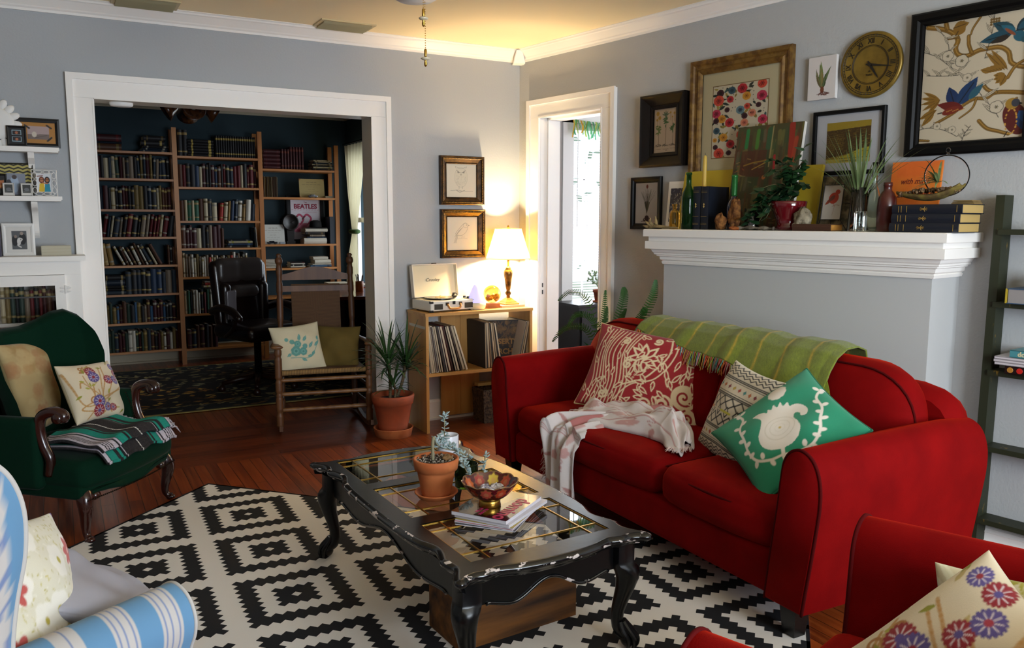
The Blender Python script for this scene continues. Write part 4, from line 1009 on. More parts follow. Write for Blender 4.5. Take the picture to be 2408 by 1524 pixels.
# ------------------------------------------------------------ blue striped wing chair, lower left
def stripes_mat():
    m, t, b = nt_new('blue_striped_fabric')
    tc = N(t, 'ShaderNodeAttribute'); tc.attribute_name = 'Col'
    t.links.new(tc.outputs['Color'], b.inputs['Base Color']); b.inputs['Roughness'].default_value = .9; b.inputs['Sheen Weight'].default_value = .1
    return m
M_str = stripes_mat()
def stripe_col(s):
    """colour across the stripe repeat, s in metres"""
    s = np.asarray(s); p = np.mod(s, .098)/.098
    c = np.ones(s.shape+(3,))*np.array(hx('5d88ab'))
    w_ = (p > .52); c[w_] = hx('b9b4b0')
    for k, wd in ((.60, .012), (.755, .016), (.91, .012)): c[np.abs(p-k) < wd] = hx('6f7fa4')
    return c
def wing_chair():
    t = thing('wing_chair', 'blue and white striped wing chair cut by the lower left corner', 'armchair', (-2.955, -3.185, RZ), math.radians(120))
    # local: front is -y; near camera arm at x=-.33; origin under the front centre
    for sgn in (-1, 1):
        nu, nv = 150, 48
        S_, A_ = np.meshgrid(np.linspace(0, 1, nu), np.linspace(0, 1, nv)); y = -.005+.50*S_
        # rolled arm cross-section, open at the bottom
        th = -.15*PI+A_*1.0
        prof = np.array([(.055, .10), (.055, .30), (.055, .46), (.040, .50), (.058, .545), (.060, .585), (.040, .622), (.0, .640), (-.040, .625), (-.062, .590), (-.062, .545), (-.044, .505), (-.045, .46), (-.045, .40)])
        sp = np.array(spline([tuple(p) for p in prof], 90)); tt = np.linspace(0, 1, len(sp))
        px_ = np.interp(A_, tt, sp[:, 0]); pz = np.interp(A_, tt, sp[:, 1])
        G = np.stack([sgn*(.315+px_), y, pz-RZ], -1)
        o = gridmesh('arm', G, stripe_col(y+.03), M_str, t, thick=.003, flip=sgn > 0)
        cap = MB(); cap.rings([[(sgn*(.315+x), -.008, z-RZ) for x, z in [tuple(q) for q in sp]]+[(sgn*(.315-.045), -.008, .1), ], [(sgn*(.315+x), -.003, z-RZ) for x, z in [tuple(q) for q in sp]]+[(sgn*(.315-.045), -.003, .1)]])
        c_ = cap.build('arm_front', mat('blue_fabric', '5d88ab', .9), t)
        pp = MB(); pp.tube([(sgn*(.315+x), -.009, z-RZ) for x, z in [tuple(q) for q in sp[18:75]]], .0045, 6); pp.build('piping', mat('white_piping', 'b9b5b0', .9), t, smooth=True)
        # wing panel rising behind the arm
        W_ = [(.36, .40), (.335, .55), (.330, .66), (.318, .74), (.300, .82), (.298, .90), (.318, .965), (.355, 1.005), (.41, 1.03), (.50, 1.04), (.60, 1.03), (.62, .9), (.62, .40)]
        sp = spline(W_, 80)
        n = len(sp); cs, ct = .48, .70
        for side, xx in (('o', .345), ('i', .295)):
            R_, A2 = np.meshgrid(np.linspace(0, 1, 14), np.linspace(0, 1, n)); PY = np.array([p[0] for p in sp]); PZ = np.array([p[1] for p in sp])
            yy = cs+(PY[:, None]-cs)*R_; zz = ct+(PZ[:, None]-ct)*R_
            edge = .022*R_**6
            G = np.stack([sgn*(xx+(-edge if side == 'o' else edge)+.03*(zz-.6)), yy, zz-RZ], -1)
            gridmesh('wing', G, stripe_col(yy*1.0+.0+.012), M_str, t, flip=(side == 'o') == (sgn > 0))
        P = [(sgn*(.320+.03*(z-.6)), y-.002, z-RZ) for y, z in sp]; pp = MB(); pp.tube(P, .006, 6); pp.build('wing_piping', MATS['white_piping'], t, smooth=True)
    # back, seat base, seat cushion
    nu, nv = 60, 40
    U, V = np.meshgrid(np.linspace(-.31, .31, nu), np.linspace(.42, 1.04, nv))
    G = np.stack([U, .50+.05*(V-.4)+.02*(np.abs(U)/.31)**2*-1, V-RZ], -1); gridmesh('backrest', G, stripe_col(U+.3), M_str, t, thick=.06)
    G = np.stack([U*.88, -.015+0*V, (V-.42)/.62*.24+.12-RZ], -1); gridmesh('seat_front', G, stripe_col(U+.32), M_str, t, thick=.02)
    bb = MB(); bb.box(-.26, .26, 0, .5, .12, .37); bb.build('seat_base', MATS['blue_fabric'], t)
    sc = MB(); sc.rbox((0, .195, .428), (.262, .245, .055), .04, 8, crown=.02, fn=lambda q, p: Vector((q.x*(1+.13*(q.y < 0)*min(1, -q.y*30)), q.y, q.z+.006*math.sin(q.x*20)+.004*math.sin(q.y*33)))); sc.build('seat_cushion', mat('white_cotton', 'a9a9b4', .9), t, smooth=True)
    pp = MB(); pp.rbox((0, .02, .30), (.255, .035, .06), .02, 4)
    for x in (-.28, .28):
        for y in (.03, .46): l = MB(); l.lathe([(.016, 0), (.02, .03), (.028, .12)], (x, y, .0)); l.build('leg', M_leg, t, smooth=True)
    return t
wing_chair()
cv = Canvas(1, 1, 'a9a8b4', 80)
pillow('plain greyish white pillow lying on the blue striped chair seat', cv, .44, .34, .12, (-2.945, -3.20, .545), 110, -62, 8, back='a9a8b4', seed=8, wr=.010, mats=mat_attr('plain_cotton', .9))
cv = Canvas(1, 1, 'd4cdb8', 180); rnd = random.Random(12)
for k in range(700): cv.line([(x := rnd.uniform(.04, .98), y := rnd.uniform(0, 1)), (x+rnd.uniform(-.02, .02), y+rnd.uniform(-.02, .02))], .006, rnd.choice(['a89a2c', 'b8a83c', 'e4dece', 'c9bf90']))
for k in range(9): cv.flower(rnd.uniform(.1, .9), rnd.uniform(.1, .9), .10, 6, 'e2dccf', 'b0a030', .8)
for x, y in ((.15, .8), (.2, .6), (.85, .75), (.12, .3)): cv.flower(x, y, .09, 6, 'b8504a', 'd0a8a0', .5)
for x in (.012, .988): cv.line([(x, 0), (x, 1)], .035, '5c2a78')
for k in range(30): cv.ell(.012, k/30, .010, .010, '2c1440'); cv.ell(.988, k/30, .010, .010, '2c1440')
pillow('yellow embroidered pillow with purple beaded edge on the blue striped chair', cv, .40, .38, .12, (-3.062, -3.40, .625), 72, -16, 18, back='d4cdb8', seed=9)
# ------------------------------------------------------------ record shelf in the corner
SHZ = .80
def record_shelf():
    t = thing('record_shelf', 'open cedar plank shelf for records in the corner under the lamp', 'shelf', (0, 0, 0))
    x0, x1, y0, y1 = -.893, -.088, -.345, -.035
    for xa in (x0, x1-.02): MB().box(xa, xa+.02, y0, y1, 0, SHZ-.02).build('side_board', M_crate, t)
    MB().box(x0-.004, x1+.004, y0-.004, y1, SHZ-.0195, SHZ).build('top_board', M_crateh, t)
    MB().box(x0+.02, x1-.02, y0, y1, .378, .398).build('shelf_board', M_crateh, t)
    for xa in (-.655, -.505): MB().box(xa, xa+.148, y1-.016, y1, .03, SHZ-.02).build('back_board', M_crate, t)
record_shelf()
# records: thin square sleeves leaning, spine to the viewer
def sleeve(x, z, lean, w, col, h=.315, dep=.27, y=-.335):
    mb = MB(); mb.box(0, w, 0, dep, 0, h); return mb
SLV = MB(); SLV.box(0, 1, 0, .27, 0, .315, 0); SLV.box(.12, .88, -.0006, 0, .004, .311, 1)
src_s = None
def add_record(x, z, lean, w, col, col2, label, group):
    global src_s
    if src_s is None: o = SLV.build('record_sleeve', [mat('sl_'+col, col, .6), mat('sl_'+col2, col2, .6)]); src_s = o
    else: o = src_s.copy(); COL.objects.link(o)
    for i, c in enumerate((col, col2)):
        o.material_slots[i].link = 'OBJECT'; o.material_slots[i].material = mat('sl_'+c, c, .6)
    o.location = (x, -.335+random.uniform(0, .012), z+abs(math.sin(lean))*w); o.rotation_euler = (0, lean, 0); o.scale = (w, 1, 1)
    tag(o, label, 'record', group)
ORD = ['first', 'second', 'third', 'fourth', 'fifth', 'sixth', 'seventh', 'eighth', 'ninth', 'tenth', 'eleventh', 'twelfth', 'thirteenth', 'fourteenth', 'fifteenth', 'sixteenth', 'seventeenth', 'eighteenth', 'nineteenth', 'twentieth', 'twenty-first', 'twenty-second', 'twenty-third', 'twenty-fourth', 'twenty-fifth', 'twenty-sixth', 'twenty-seventh', 'twenty-eighth', 'twenty-ninth', 'thirtieth']
random.seed(11)
NAMEC = {'c9b99a': 'cream', 'b8a890': 'beige', '3a2a1e': 'dark brown', '8c7a5c': 'tan', 'd6cdbb': 'off-white', '2a2c30': 'black', '6b2a1c': 'rust red', '4a5c6e': 'blue grey', '7a5a30': 'ochre', 'ddd6c8': 'white', '5a1a16': 'dark red', '9c8a68': 'straw', '3c4a3a': 'dark green', 'a89a80': 'grey beige'}
seq = ['d6cdbb', 'c9b99a', 'b8a890', 'ddd6c8', '3a2a1e', '8c7a5c', '2a2c30', '4a5c6e', '5a1a16', '6b2a1c', '2a2c30', 'a89a80', '3a2a1e', '9c8a68', 'd6cdbb']
x = -.862
for k, c in enumerate(seq):
    w_ = [.010, .013, .009, .016, .011][k % 5]; lean = math.radians(6+11.5*k/14)
    add_record(x-.0, .3985, -lean*1.0 if False else -lean, w_, c, ['3a2a1e', 'a89a80', 'c9b99a'][k % 3], '%s record sleeve, %s from the left in the left leaning row' % (NAMEC[c], ORD[k]), 'records leaning at the left of the shelf')
    x += w_/math.cos(lean)+.0052+.0003*k
seq = ['2a2c30', '3a2a1e', '9c8a68', '5a1a16', 'a89a80', '7a5a30', '3a2a1e', 'd6cdbb', '2a2c30']
x = -.452
for k, c in enumerate(seq):
    w_ = [.012, .010, .014, .009][k % 4]; lean = math.radians(1+8.5*k/8)
    add_record(x, .3985, -lean, w_, c, ['8c7a5c', '2a2c30', 'c9b99a'][k % 3], '%s record sleeve, %s from the left in the middle leaning row' % (NAMEC[c], ORD[k]), 'records in the middle of the shelf')
    x += w_/math.cos(lean)+.0035
seq = ['d6cdbb', '2a2c30', '8c7a5c', '3a2a1e', '7a5a30', 'c9b99a']
x = -.205
for k, c in enumerate(seq):
    w_ = [.008, .011, .009][k % 3]; lean = math.radians(14-1.5*k)
    add_record(x, .3985, lean, w_, c, ['2a2c30', '8c7a5c', 'a89a80'][k % 3], '%s record sleeve, %s from the left in the right leaning row' % (NAMEC[c], ORD[k]), 'records at the right of the shelf'); x += w_+.006
# sleeve turned to show its cover
t = thing('record_sleeve', 'dark brown record sleeve facing out with bronze lettering on the cover', 'record', (-.248, -.215, .3985), rot=(-.12, -.0, -.32))
cv = Canvas(1, 1, '241a10', 120); rnd = random.Random(4)
for k in range(90): cv.ell(rnd.uniform(.1, .9), rnd.uniform(.4, 1), rnd.uniform(.02, .07), rnd.uniform(.02, .07), rnd.choice(['4a3418', '6b4a20', '2c2012', '8a6428']), al=.5)
for k in range(24): cv.line([(.5+rnd.uniform(-.3, .3), .55), (.5+rnd.uniform(-.5, .5), .98)], .008, '6b4a20')
flat_print('cover_art', cv, .30, .30, t, y=-.0032, z0=.004)
MB().box(-.152, .152, -.003, .003, 0, .308).build('sleeve', mat('sleeve_brown', '1e160e', .6), t)
text_mesh('cover_lettering', 'DESERTS', .052, mat('bronze_ink', '9a7034', .6), t, (0, -.0040, .155), sx=1.0, bold=.002)
text_mesh('cover_lettering', 'MARCH', .052, MATS['bronze_ink'], t, (-.02, -.0040, .085), sx=1.0, bold=.002)
# basket and paper under the shelf
t = thing('wicker_basket', 'dark wicker basket on the floor under the record shelf', 'basket', (-.335, -.20, 0))
cv = Canvas(1, 1, '1c130d', 90)
for k in range(22):
    for j in range(22): cv.ell((k+.5)/22, (j+.5)/22, .020, .011, ['3a281a', '4a3826', '2a1c12'][(k*3+j*5) % 3], rot=.6 if (k+j) % 2 else -.6)
pr = [(-.11, -.09), (.11, -.09), (.11, .09), (-.11, .09)]
mb = MB(); mb.rings([[(x*s, y*s, z) for x, y in pr] for s, z in ((.92, .0), (1, .23), (.94, .235), (.88, .02))]); mb.build('body', mat('dark_wicker', '2a1c12', .8, col2='5a4630', nscale=60, bump=dict(scale=90, strength=1, dist=.006)), t)
o = MB().box(-.42, -.27, -.16, -.10, .2405, .262).build('paper_stack', mat('manila', 'b79a5c', .8)); tag(o, 'flat yellowish paper packet lying on the dark wicker basket', 'paper')
o.location = (0.0, 0, 0)
# record player
def record_player():
    t = thing('record_player', 'white suitcase record player with open lid on the record shelf', 'record player', (-.688, -.182, SHZ), math.radians(7))
    M_case = mat('cream_case', 'dcd6c8', .5); M_in = mat('cream_lining', 'd8ceb0', .6); M_blk = mat('black_plastic', '101010', .35); M_tan = mat('tan_handle', 'b87a34', .5)
    w, d, h = .178, .125, .074
    mb = MB(); mb.rbox((0, 0, .006+h/2), (w, d, h/2-.004), .008, 2); mb.build('case', M_case, t, smooth=True)
    for x in (-w+.03, w-.03):
        for y in (-d+.03, d-.03): MB().lathe([(.010, 0), (.010, .008)], (x, y, 0), 10).build('foot', M_blk, t)
    MB().box(-w+.008, w-.008, -d+.008, d-.008, h+.0005, h+.004).build('deck', M_in, t)
    p = MB().lathe([(.098, 0), (.098, .008)], (-.03, .0, h+.004), 40).build('platter', mat('platter', '1a1714', .3), t)
    q = MB(); q.lathe([(.108, 0), (.108, .002)], (-.03, .0, h+.0125), 48); q.build('vinyl_disc', mat('vinyl', '1c1b18', .22, bump=dict(scale=3, strength=.1, dist=.001)), t)
    MB().lathe([(.036, 0), (.036, .0006)], (-.03, .0, h+.0147), 24).build('disc_label', mat('disc_label', 'c8a85c', .5), t)
    MB().lathe([(.003, 0), (.003, .012)], (-.03, 0, h+.014), 8).build('spindle', M_brass, t)
    a = MB(); a.lathe([(.016, 0), (.016, .012), (.010, .02), (.010, .03)], (.115, .06, h+.004), 14); a.tube([(.115, .06, h+.032), (.112, .03, h+.034), (.09, -.03, h+.028), (.055, -.055, h+.022)], .0035, 8); a.box(.040, .060, -.068, -.048, h+.017, h+.026); a.build('tone_arm', mat('tone_arm_dark', '2a241c', .35), t)
    for x, y in ((.145, -.03), (.145, -.075)): MB().lathe([(.011, 0), (.009, .014)], (x, y, h+.004), 14).build('knob', M_blk, t)
    for sx in (-1, 1):
        MB().box(sx*.118-.032, sx*.118+.032, -d-.0025, -d+.001, .020, .056).build('speaker_grille', mat('speaker_grille', '3a3428', .8, bump=dict(scale=500, strength=1, dist=.002)), t)
        for zz in (.006, .064): MB().rbox((sx*(w-.010), -d+.009, zz+.004), (.012, .012, .007), .004, 1).build('corner_guard', M_blk, t)
        MB().box(sx*.052-.012, sx*.052+.012, -d-.004, -d+.001, .044, .064).build('latch', mat('dark_latch', '3c2e1e', .4, metal=.4), t)
    hd = MB(); hd.tube(spline([(-.05, -d-.004, .052), (-.045, -d-.014, .035), (-.03, -d-.016, .024), (.03, -d-.016, .024), (.045, -d-.014, .035), (.05, -d-.004, .052)], 20), .007, 8); hd.build('handle', M_tan, t, smooth=True)
    MB().box(-.010, .010, -d-.005, -d+.001, .050, .070).build('clasp', M_blk, t)
    lid = MB(); M = Matrix.Translation((0, d-.004, h+.006)) @ Matrix.Rotation(math.radians(-9), 4, 'X')
    lid.M = M; wl2, lh, lt = w, .225, .034
    lid.box(-wl2, wl2, .0, .004, 0, lh); lid.box(-wl2, -wl2+.006, -lt, 0, 0, lh); lid.box(wl2-.006, wl2, -lt, 0, 0, lh); lid.box(-wl2, wl2, -lt, 0, lh-.006, lh); lid.box(-wl2, wl2, -lt, 0, 0, .006)
    lo = lid.build('lid', M_case, t)
    li = MB(); li.M = M; li.box(-wl2+.007, wl2-.007, -.002, -.0003, .007, lh-.007); li.build('lid_lining', M_in, lo)
    cl = MB(); cl.M = M; cl.box(-.018, .014, -lt-.001, -lt+.012, lh, lh+.006); cl.build('lid_catch', mat('dark_latch', '3c2e1e', .4), lo)
    tm = text_mesh('brand_script', 'Crosley', .030, mat('grey_ink', '4a4438', .6), lo, tuple(M @ Vector((-.01, -.0045, .118))), rot=(PI/2-math.radians(9), 0, 0), shear=.35, sx=1.2)
record_player()
# table lamp
def table_lamp():
    t = thing('table_lamp', 'lit table lamp with white empire shade and dark bronze baluster base', 'lamp', (-.190, -.180, SHZ+.0165))
    M_brz = mat('antique_bronze', '4a3318', .3, metal=.75, col2='8a6a34', nscale=20)
    sq = lambda r, z: [(r*math.cos(a)*(1 if abs(math.cos(a)) > 9 else 1), r*math.sin(a), z) for a in np.linspace(PI/4, 2*PI+PI/4, 4, endpoint=False)]
    b = MB(); b.rings([sq(.082, 0), sq(.082, .008), sq(.066, .014), sq(.060, .020), sq(.040, .032), sq(.022, .045)]); b.build('base', mat('brass_base', 'a88a4c', .35, metal=.8), t)
    b = MB(); b.lathe([(.014, .04), (.012, .06), (.020, .072), (.022, .082), (.013, .092), (.013, .098), (.018, .112), (.024, .16), (.031, .20), (.034, .222), (.031, .238), (.020, .25), (.024, .256), (.012, .262), (.008, .27), (.008, .32)], (0, 0, 0), 22); b.build('stem', M_brz, t, smooth=True)
    b = MB(); b.lathe([(.013, .31), (.015, .33), (.015, .36)], (0, 0, 0), 14); b.build('socket', M_brass, t, smooth=True)
    b = MB(); b.ball((0, 0, .40), .020, sc=(1, 1, 1.3)); bo = b.build('bulb', mat('bulb_glow', 'ffd28a', .5, emis=9.0), t, smooth=True)
    bo.visible_shadow = True
    b = MB(); b.tube([(.02, 0, .33), (.055, 0, .36), (.058, 0, .45), (.03, 0, .52), (0, 0, .535), (-.03, 0, .52), (-.058, 0, .45), (-.055, 0, .36), (-.02, 0, .33)], .0015, 6); b.tube([(-.088, 0, .530), (.088, 0, .530)], .0015, 5); b.lathe([(.005, .53), (.009, .54), (.003, .555)], (0, 0, 0), 10); b.build('harp', M_brass, t)
    rs = []
    s = MB(); prof = [(.158, .320), (.155, .330), (.122, .43), (.092, .532)]
    n = 48
    for r, z in prof: rs.append([(r*math.cos(2*PI*k/n), r*math.sin(2*PI*k/n), z) for k in range(n)])
    s.rings(rs, cap=False); s.build('lamp_shade', mat_translucent('lamp_shade_fabric', 'ffdc6a', .34), t, smooth=True)
    s = MB(); s.tube([(.158*math.cos(2*PI*k/n), .158*math.sin(2*PI*k/n), .321) for k in range(n)], .0028, 6, closed=True); s.tube([(.092*math.cos(2*PI*k/n), .092*math.sin(2*PI*k/n), .531) for k in range(n)], .0022, 6, closed=True); s.build('shade_trim', mat_translucent('shade_trim', 'f2dca4', .3), t, smooth=True)
table_lamp()
o = MB().box(-.285, -.100, -.26, -.075, SHZ+.0005, SHZ+.0155).build('hardback_book', mat('pale_pink_cover', 'c9a48c', .6)); tag(o, 'pale pink hardback book lying under the lit lamp base', 'book')
# aroma diffuser
t = thing('aroma_diffuser', 'glowing lavender teardrop diffuser between record player and glass globe', 'diffuser', (-.476, -.245, SHZ))
MB().lathe([(.052, 0), (.062, .008), (.067, .03), (.066, .048)], (0, 0, 0), 32).build('water_tank', mat('tank_white', 'e8dcb4', .4), t, smooth=True)
MB().lathe([(.066, .0485), (.062, .065), (.045, .105), (.028, .145), (.016, .165), (.007, .172), (.004, .172)], (0, 0, 0), 32).build('glowing_cover', mat('lavender_glow', 'a9a2f4', .5, emis=.75), t, smooth=True)
# glass globe on a wooden base
t = thing('glass_globe', 'amber glass globe on a small wooden block beside the lamp', 'globe', (-.330, -.20, SHZ))
MB().box(-.045, .045, -.035, .035, 0, .030).build('wooden_base', mat('reddish_block', 'a5602c', .5), t)
MB().ball((0, 0, .0955), .062, 28, 18).build('globe', mat('amber_glass', 'e8c060', .03, trans=1.0, ior=1.45), t, smooth=True)
mb = MB(); rnd = random.Random(4)
for k in range(16): mb.ball((rnd.uniform(-.03, .03), rnd.uniform(-.03, .03), .066+rnd.uniform(0, .02)), rnd.uniform(.007, .013), 8, 5)
mb.build('filling', mat('amber_fill', 'b98a2c', .4), t, smooth=True)
# cord behind shelf
# ------------------------------------------------------------ pot plants
def pot(t, r0, r1, h, rim, m_, soil=True, sc=None):
    mb = MB(); mb.lathe([(r0*.98, 0), (r1*.93, h-rim), (r1, h-rim+.001), (r1*1.03, h-.004), (r1*1.02, h), (r1*.93, h), (r1*.90, h-rim)], (0, 0, 0), 40); o = mb.build('pot', m_, t, smooth=True)
    if soil: MB().lathe([(r1*.90, h-rim*.7), (r1*.5, h-rim*.55), (.001, h-rim*.5)], (0, 0, 0), 24, cap=False).build('soil', M_soil, t, smooth=True)
    return o
t = thing('potted_dracaena', 'spiky dracaena in a weathered terracotta pot between rocking chair and shelf', 'plant', (-1.097, -.262, 0))
MB().lathe([(.118, 0), (.128, .052), (.131, .056), (.122, .056), (.116, .012)], (0, 0, 0), 40).build('saucer', M_terra, t, smooth=True)
mb = MB(); mb.M = Matrix.Translation((0, 0, .014)); mb.lathe([(.088, 0), (.100, .06), (.125, .20), (.132, .202), (.141, .25), (.139, .262), (.126, .262), (.122, .23)], (0, 0, 0), 44); mb.build('pot', M_terra_dark, t, smooth=True)
MB().lathe([(.123, .24), (.06, .25), (.001, .252)], (0, 0, 0), 24, cap=False).build('soil', M_soil, t, smooth=True)
def strap_leaf(mb, p, d, L, w, droop, n=7, mi=None, fold=.25):
    p, d = Vector(p), Vector(d).normalized(); side = d.cross(Vector((0, 0, 1)));
    if side.length < 1e-3: side = Vector((1, 0, 0))
    side.normalize(); q = p.copy(); dd = d.copy(); Ls = []; 
    for k in range(n+1):
        t = k/n; ww = w*(math.sin(PI*min(1, .12+.88*t**.85))**.7 if t < 1 else 0)+.0003; u = dd.cross(side).normalized()
        Ls.append((q-side*ww/2, q-u*ww*fold*.5, q+side*ww/2)); q = q+dd*(L/n); dd = (dd+Vector((0, 0, -droop/n*(.4+1.6*t)))).normalized()
    b = []
    vs = [tuple(x) for tr in Ls for x in tr]; fs = []
    for k in range(n): a = 3*k; fs += [(a, a+1, a+4, a+3), (a+1, a+2, a+5, a+4)]
    mb.add(vs, fs, mi)
rnd = random.Random(6)
for (bx, by, tx, ty, tz) in ((-.02, .0, -.03, .01, .50), (.035, .02, .105, .03, .47), (0, -.03, -.01, -.04, .36)):
    st = MB(); P = spline([(bx, by, .24), ((bx+tx)/2+.01, (by+ty)/2, (.24+tz)/2), (tx, ty, tz)], 12); st.tube(P, .0105 if tz > .4 else .008, 8); st.build('stem', mat('dracaena_stem', '6b5a3c', .8, col2='4a3c28', nscale=60, nvec=(1, 1, 6)), t, smooth=True)
    lf = MB(); n = 46 if tz > .4 else 18
    for k in range(n):
        a = k*2.399+rnd.uniform(-.2, .2); f = k/n; el = 1.35-1.25*f+rnd.uniform(-.12, .12)
        d = (math.cos(a)*math.cos(el), math.sin(a)*math.cos(el)*.8, math.sin(el)); L = rnd.uniform(.20, .30)*(.85+.3*(1-f)) if tz > .4 else rnd.uniform(.14, .2)
        strap_leaf(lf, (tx+math.cos(a)*.006, ty+math.sin(a)*.006, tz-.06*f), d, L, rnd.uniform(.012, .018), 1.0+.5*f)
    lf.build('leaves', M_leaf, t, smooth=True)
# ------------------------------------------------------------ two framed bird sketches
def owl_canvas():
    c = Canvas(.9, 1, 'e9dcc4', 150); g = 'a59a84'; d = '8a8070'
    c.ell(.44, .60, .20, .30, g, ring=.03, al=.6); c.ell(.44, .60, .19, .29, 'e2d6bc', al=.6)
    c.curve([(.30, .86), (.27, .92), (.36, .88), (.44, .86), (.52, .88), (.61, .92), (.58, .86)], .008, g)
    c.line([(.31, .80), (.42, .73)], .016, d); c.line([(.57, .80), (.46, .73)], .016, d)
    for x in (.36, .52): c.ell(x, .745, .036, .026, g, ring=.3); c.ell(x, .745, .014, .014, '5a5048')
    c.poly([(.42, .70), (.46, .70), (.44, .64)], g)
    for k in range(60): x, y = .44+random.uniform(-.15, .15), random.uniform(.38, .66); c.line([(x, y), (x+.01, y-.025)], .004, g, al=.7)
    for x in (.38, .48): c.line([(x, .33), (x, .26)], .01, g)
    c.curve([(.12, .20), (.35, .22), (.5, .19), (.80, .19)], .010, g); c.curve([(.3, .22), (.4, .16), (.55, .22)], .012, d); return c
def bird_canvas():
    c = Canvas(.9, 1, 'e9dcc4', 150); g = 'a79c86'
    c.curve([(.60, .78), (.54, .82), (.48, .78), (.40, .70), (.30, .58), (.24, .48)], .010, g); c.curve([(.62, .74), (.60, .62), (.52, .50), (.40, .44), (.30, .46)], .008, g)
    c.ell(.55, .74, .075, .07, g, ring=.12, al=.8); c.ell(.58, .755, .012, .012, '6a6052'); c.poly([(.63, .76), (.68, .74), (.63, .72)], g)
    for k in range(7): c.line([(.48-.03*k, .70-.035*k), (.34-.02*k, .58-.03*k)], .010, g, al=.8)
    for k in range(3): c.line([(.28+k*.02, .46), (.20+k*.03, .22)], .010, g)
    c.line([(.45, .44), (.43, .36)], .007, g); c.line([(.50, .44), (.50, .37)], .007, g); c.curve([(.3, .34), (.45, .36), (.6, .34)], .007, g, al=.6); return c
M_frb = mat('bronze_frame', '4a3214', .42, metal=.55, col2='2c1c0a', nscale=30, bump=dict(scale=160, strength=.6, dist=.002))
PF = [(0, .030), (.006, .034), (.012, .031), (.015, .034), (.020, .028), (.024, .022), (.046, .012), (.050, .016), (.054, .010)]
def beads(t, w, h, ins, y, m_, step=.011):
    mb = MB(); 
    for x0, z0, x1, z1 in ((-w/2+ins, ins, w/2-ins, ins), (-w/2+ins, h-ins, w/2-ins, h-ins), (-w/2+ins, ins, -w/2+ins, h-ins), (w/2-ins, ins, w/2-ins, h-ins)):
        L = math.hypot(x1-x0, z1-z0); n = int(L/step)
        for k in range(n+1): mb.ball((x0+(x1-x0)*k/n, y, z0+(z1-z0)*k/n), .0032, 5, 3)
    o = mb.build('beading', m_, t); return tag(o, kind='stuff')
t = picture('framed_picture', 'pencil sketch of an owl in a wide bronze frame, upper of the pair', 'picture', (-.470, -.003, 1.511), 0, .337, .335, PF, M_frb, owl_canvas(), (.054, .052)); beads(t, .337, .335, .0175, -.034, mat('bead_gold', '8a6428', .35, metal=.7))
t = picture('framed_picture', 'pencil sketch of a perched bird in bronze frame, lower of the pair', 'picture', (-.465, -.003, 1.143), 0, .341, .338, PF, M_frb, bird_canvas(), (.054, .052)); beads(t, .341, .338, .0175, -.034, MATS['bead_gold'])
o = MB().ball((-.475, -.006, 1.893), .004, 8, 6).build('wall_nail', M_white); tag(o, 'tiny white nail in the wall above the owl sketch', 'nail')
# ------------------------------------------------------------ rocking chair
def turned(mb, p0, p1, r, marks=(), n=12, taper=0.0, end=.8):
    p0, p1 = Vector(p0), Vector(p1); L = (p1-p0).length; N_ = 60; pts = []; rad = []
    for k in range(N_+1):
        t = k/N_; pts.append(tuple(p0.lerp(p1, t))); rr = r*(1-taper*t)
        for m_ in marks:
            for j in (-1, 0, 1):
                if abs(t-(m_+j*.022)) < .008: rr *= .80
        if t < .03 or t > .97: rr *= end
        rad.append(rr)
    mb.tube(pts, rad, n)
def rush(kind):
    c = Canvas(1, 1, '5a3c20', 150)
    X, Y = c.X-.5, c.Y-.5; hor = np.abs(Y)*1.0 > np.abs(X)*1.05
    v = np.where(hor, X if kind == 'b' else X, Y)
    s = .5+.5*np.sin(np.where(hor, c.X, c.Y)*2*PI*46)
    if kind == 'b': s = .5+.5*np.sin(np.where(np.abs(Y) > np.abs(X), c.X, c.Y)*2*PI*46)
    c.a = c.a*(.45+.75*s[..., None]); return c
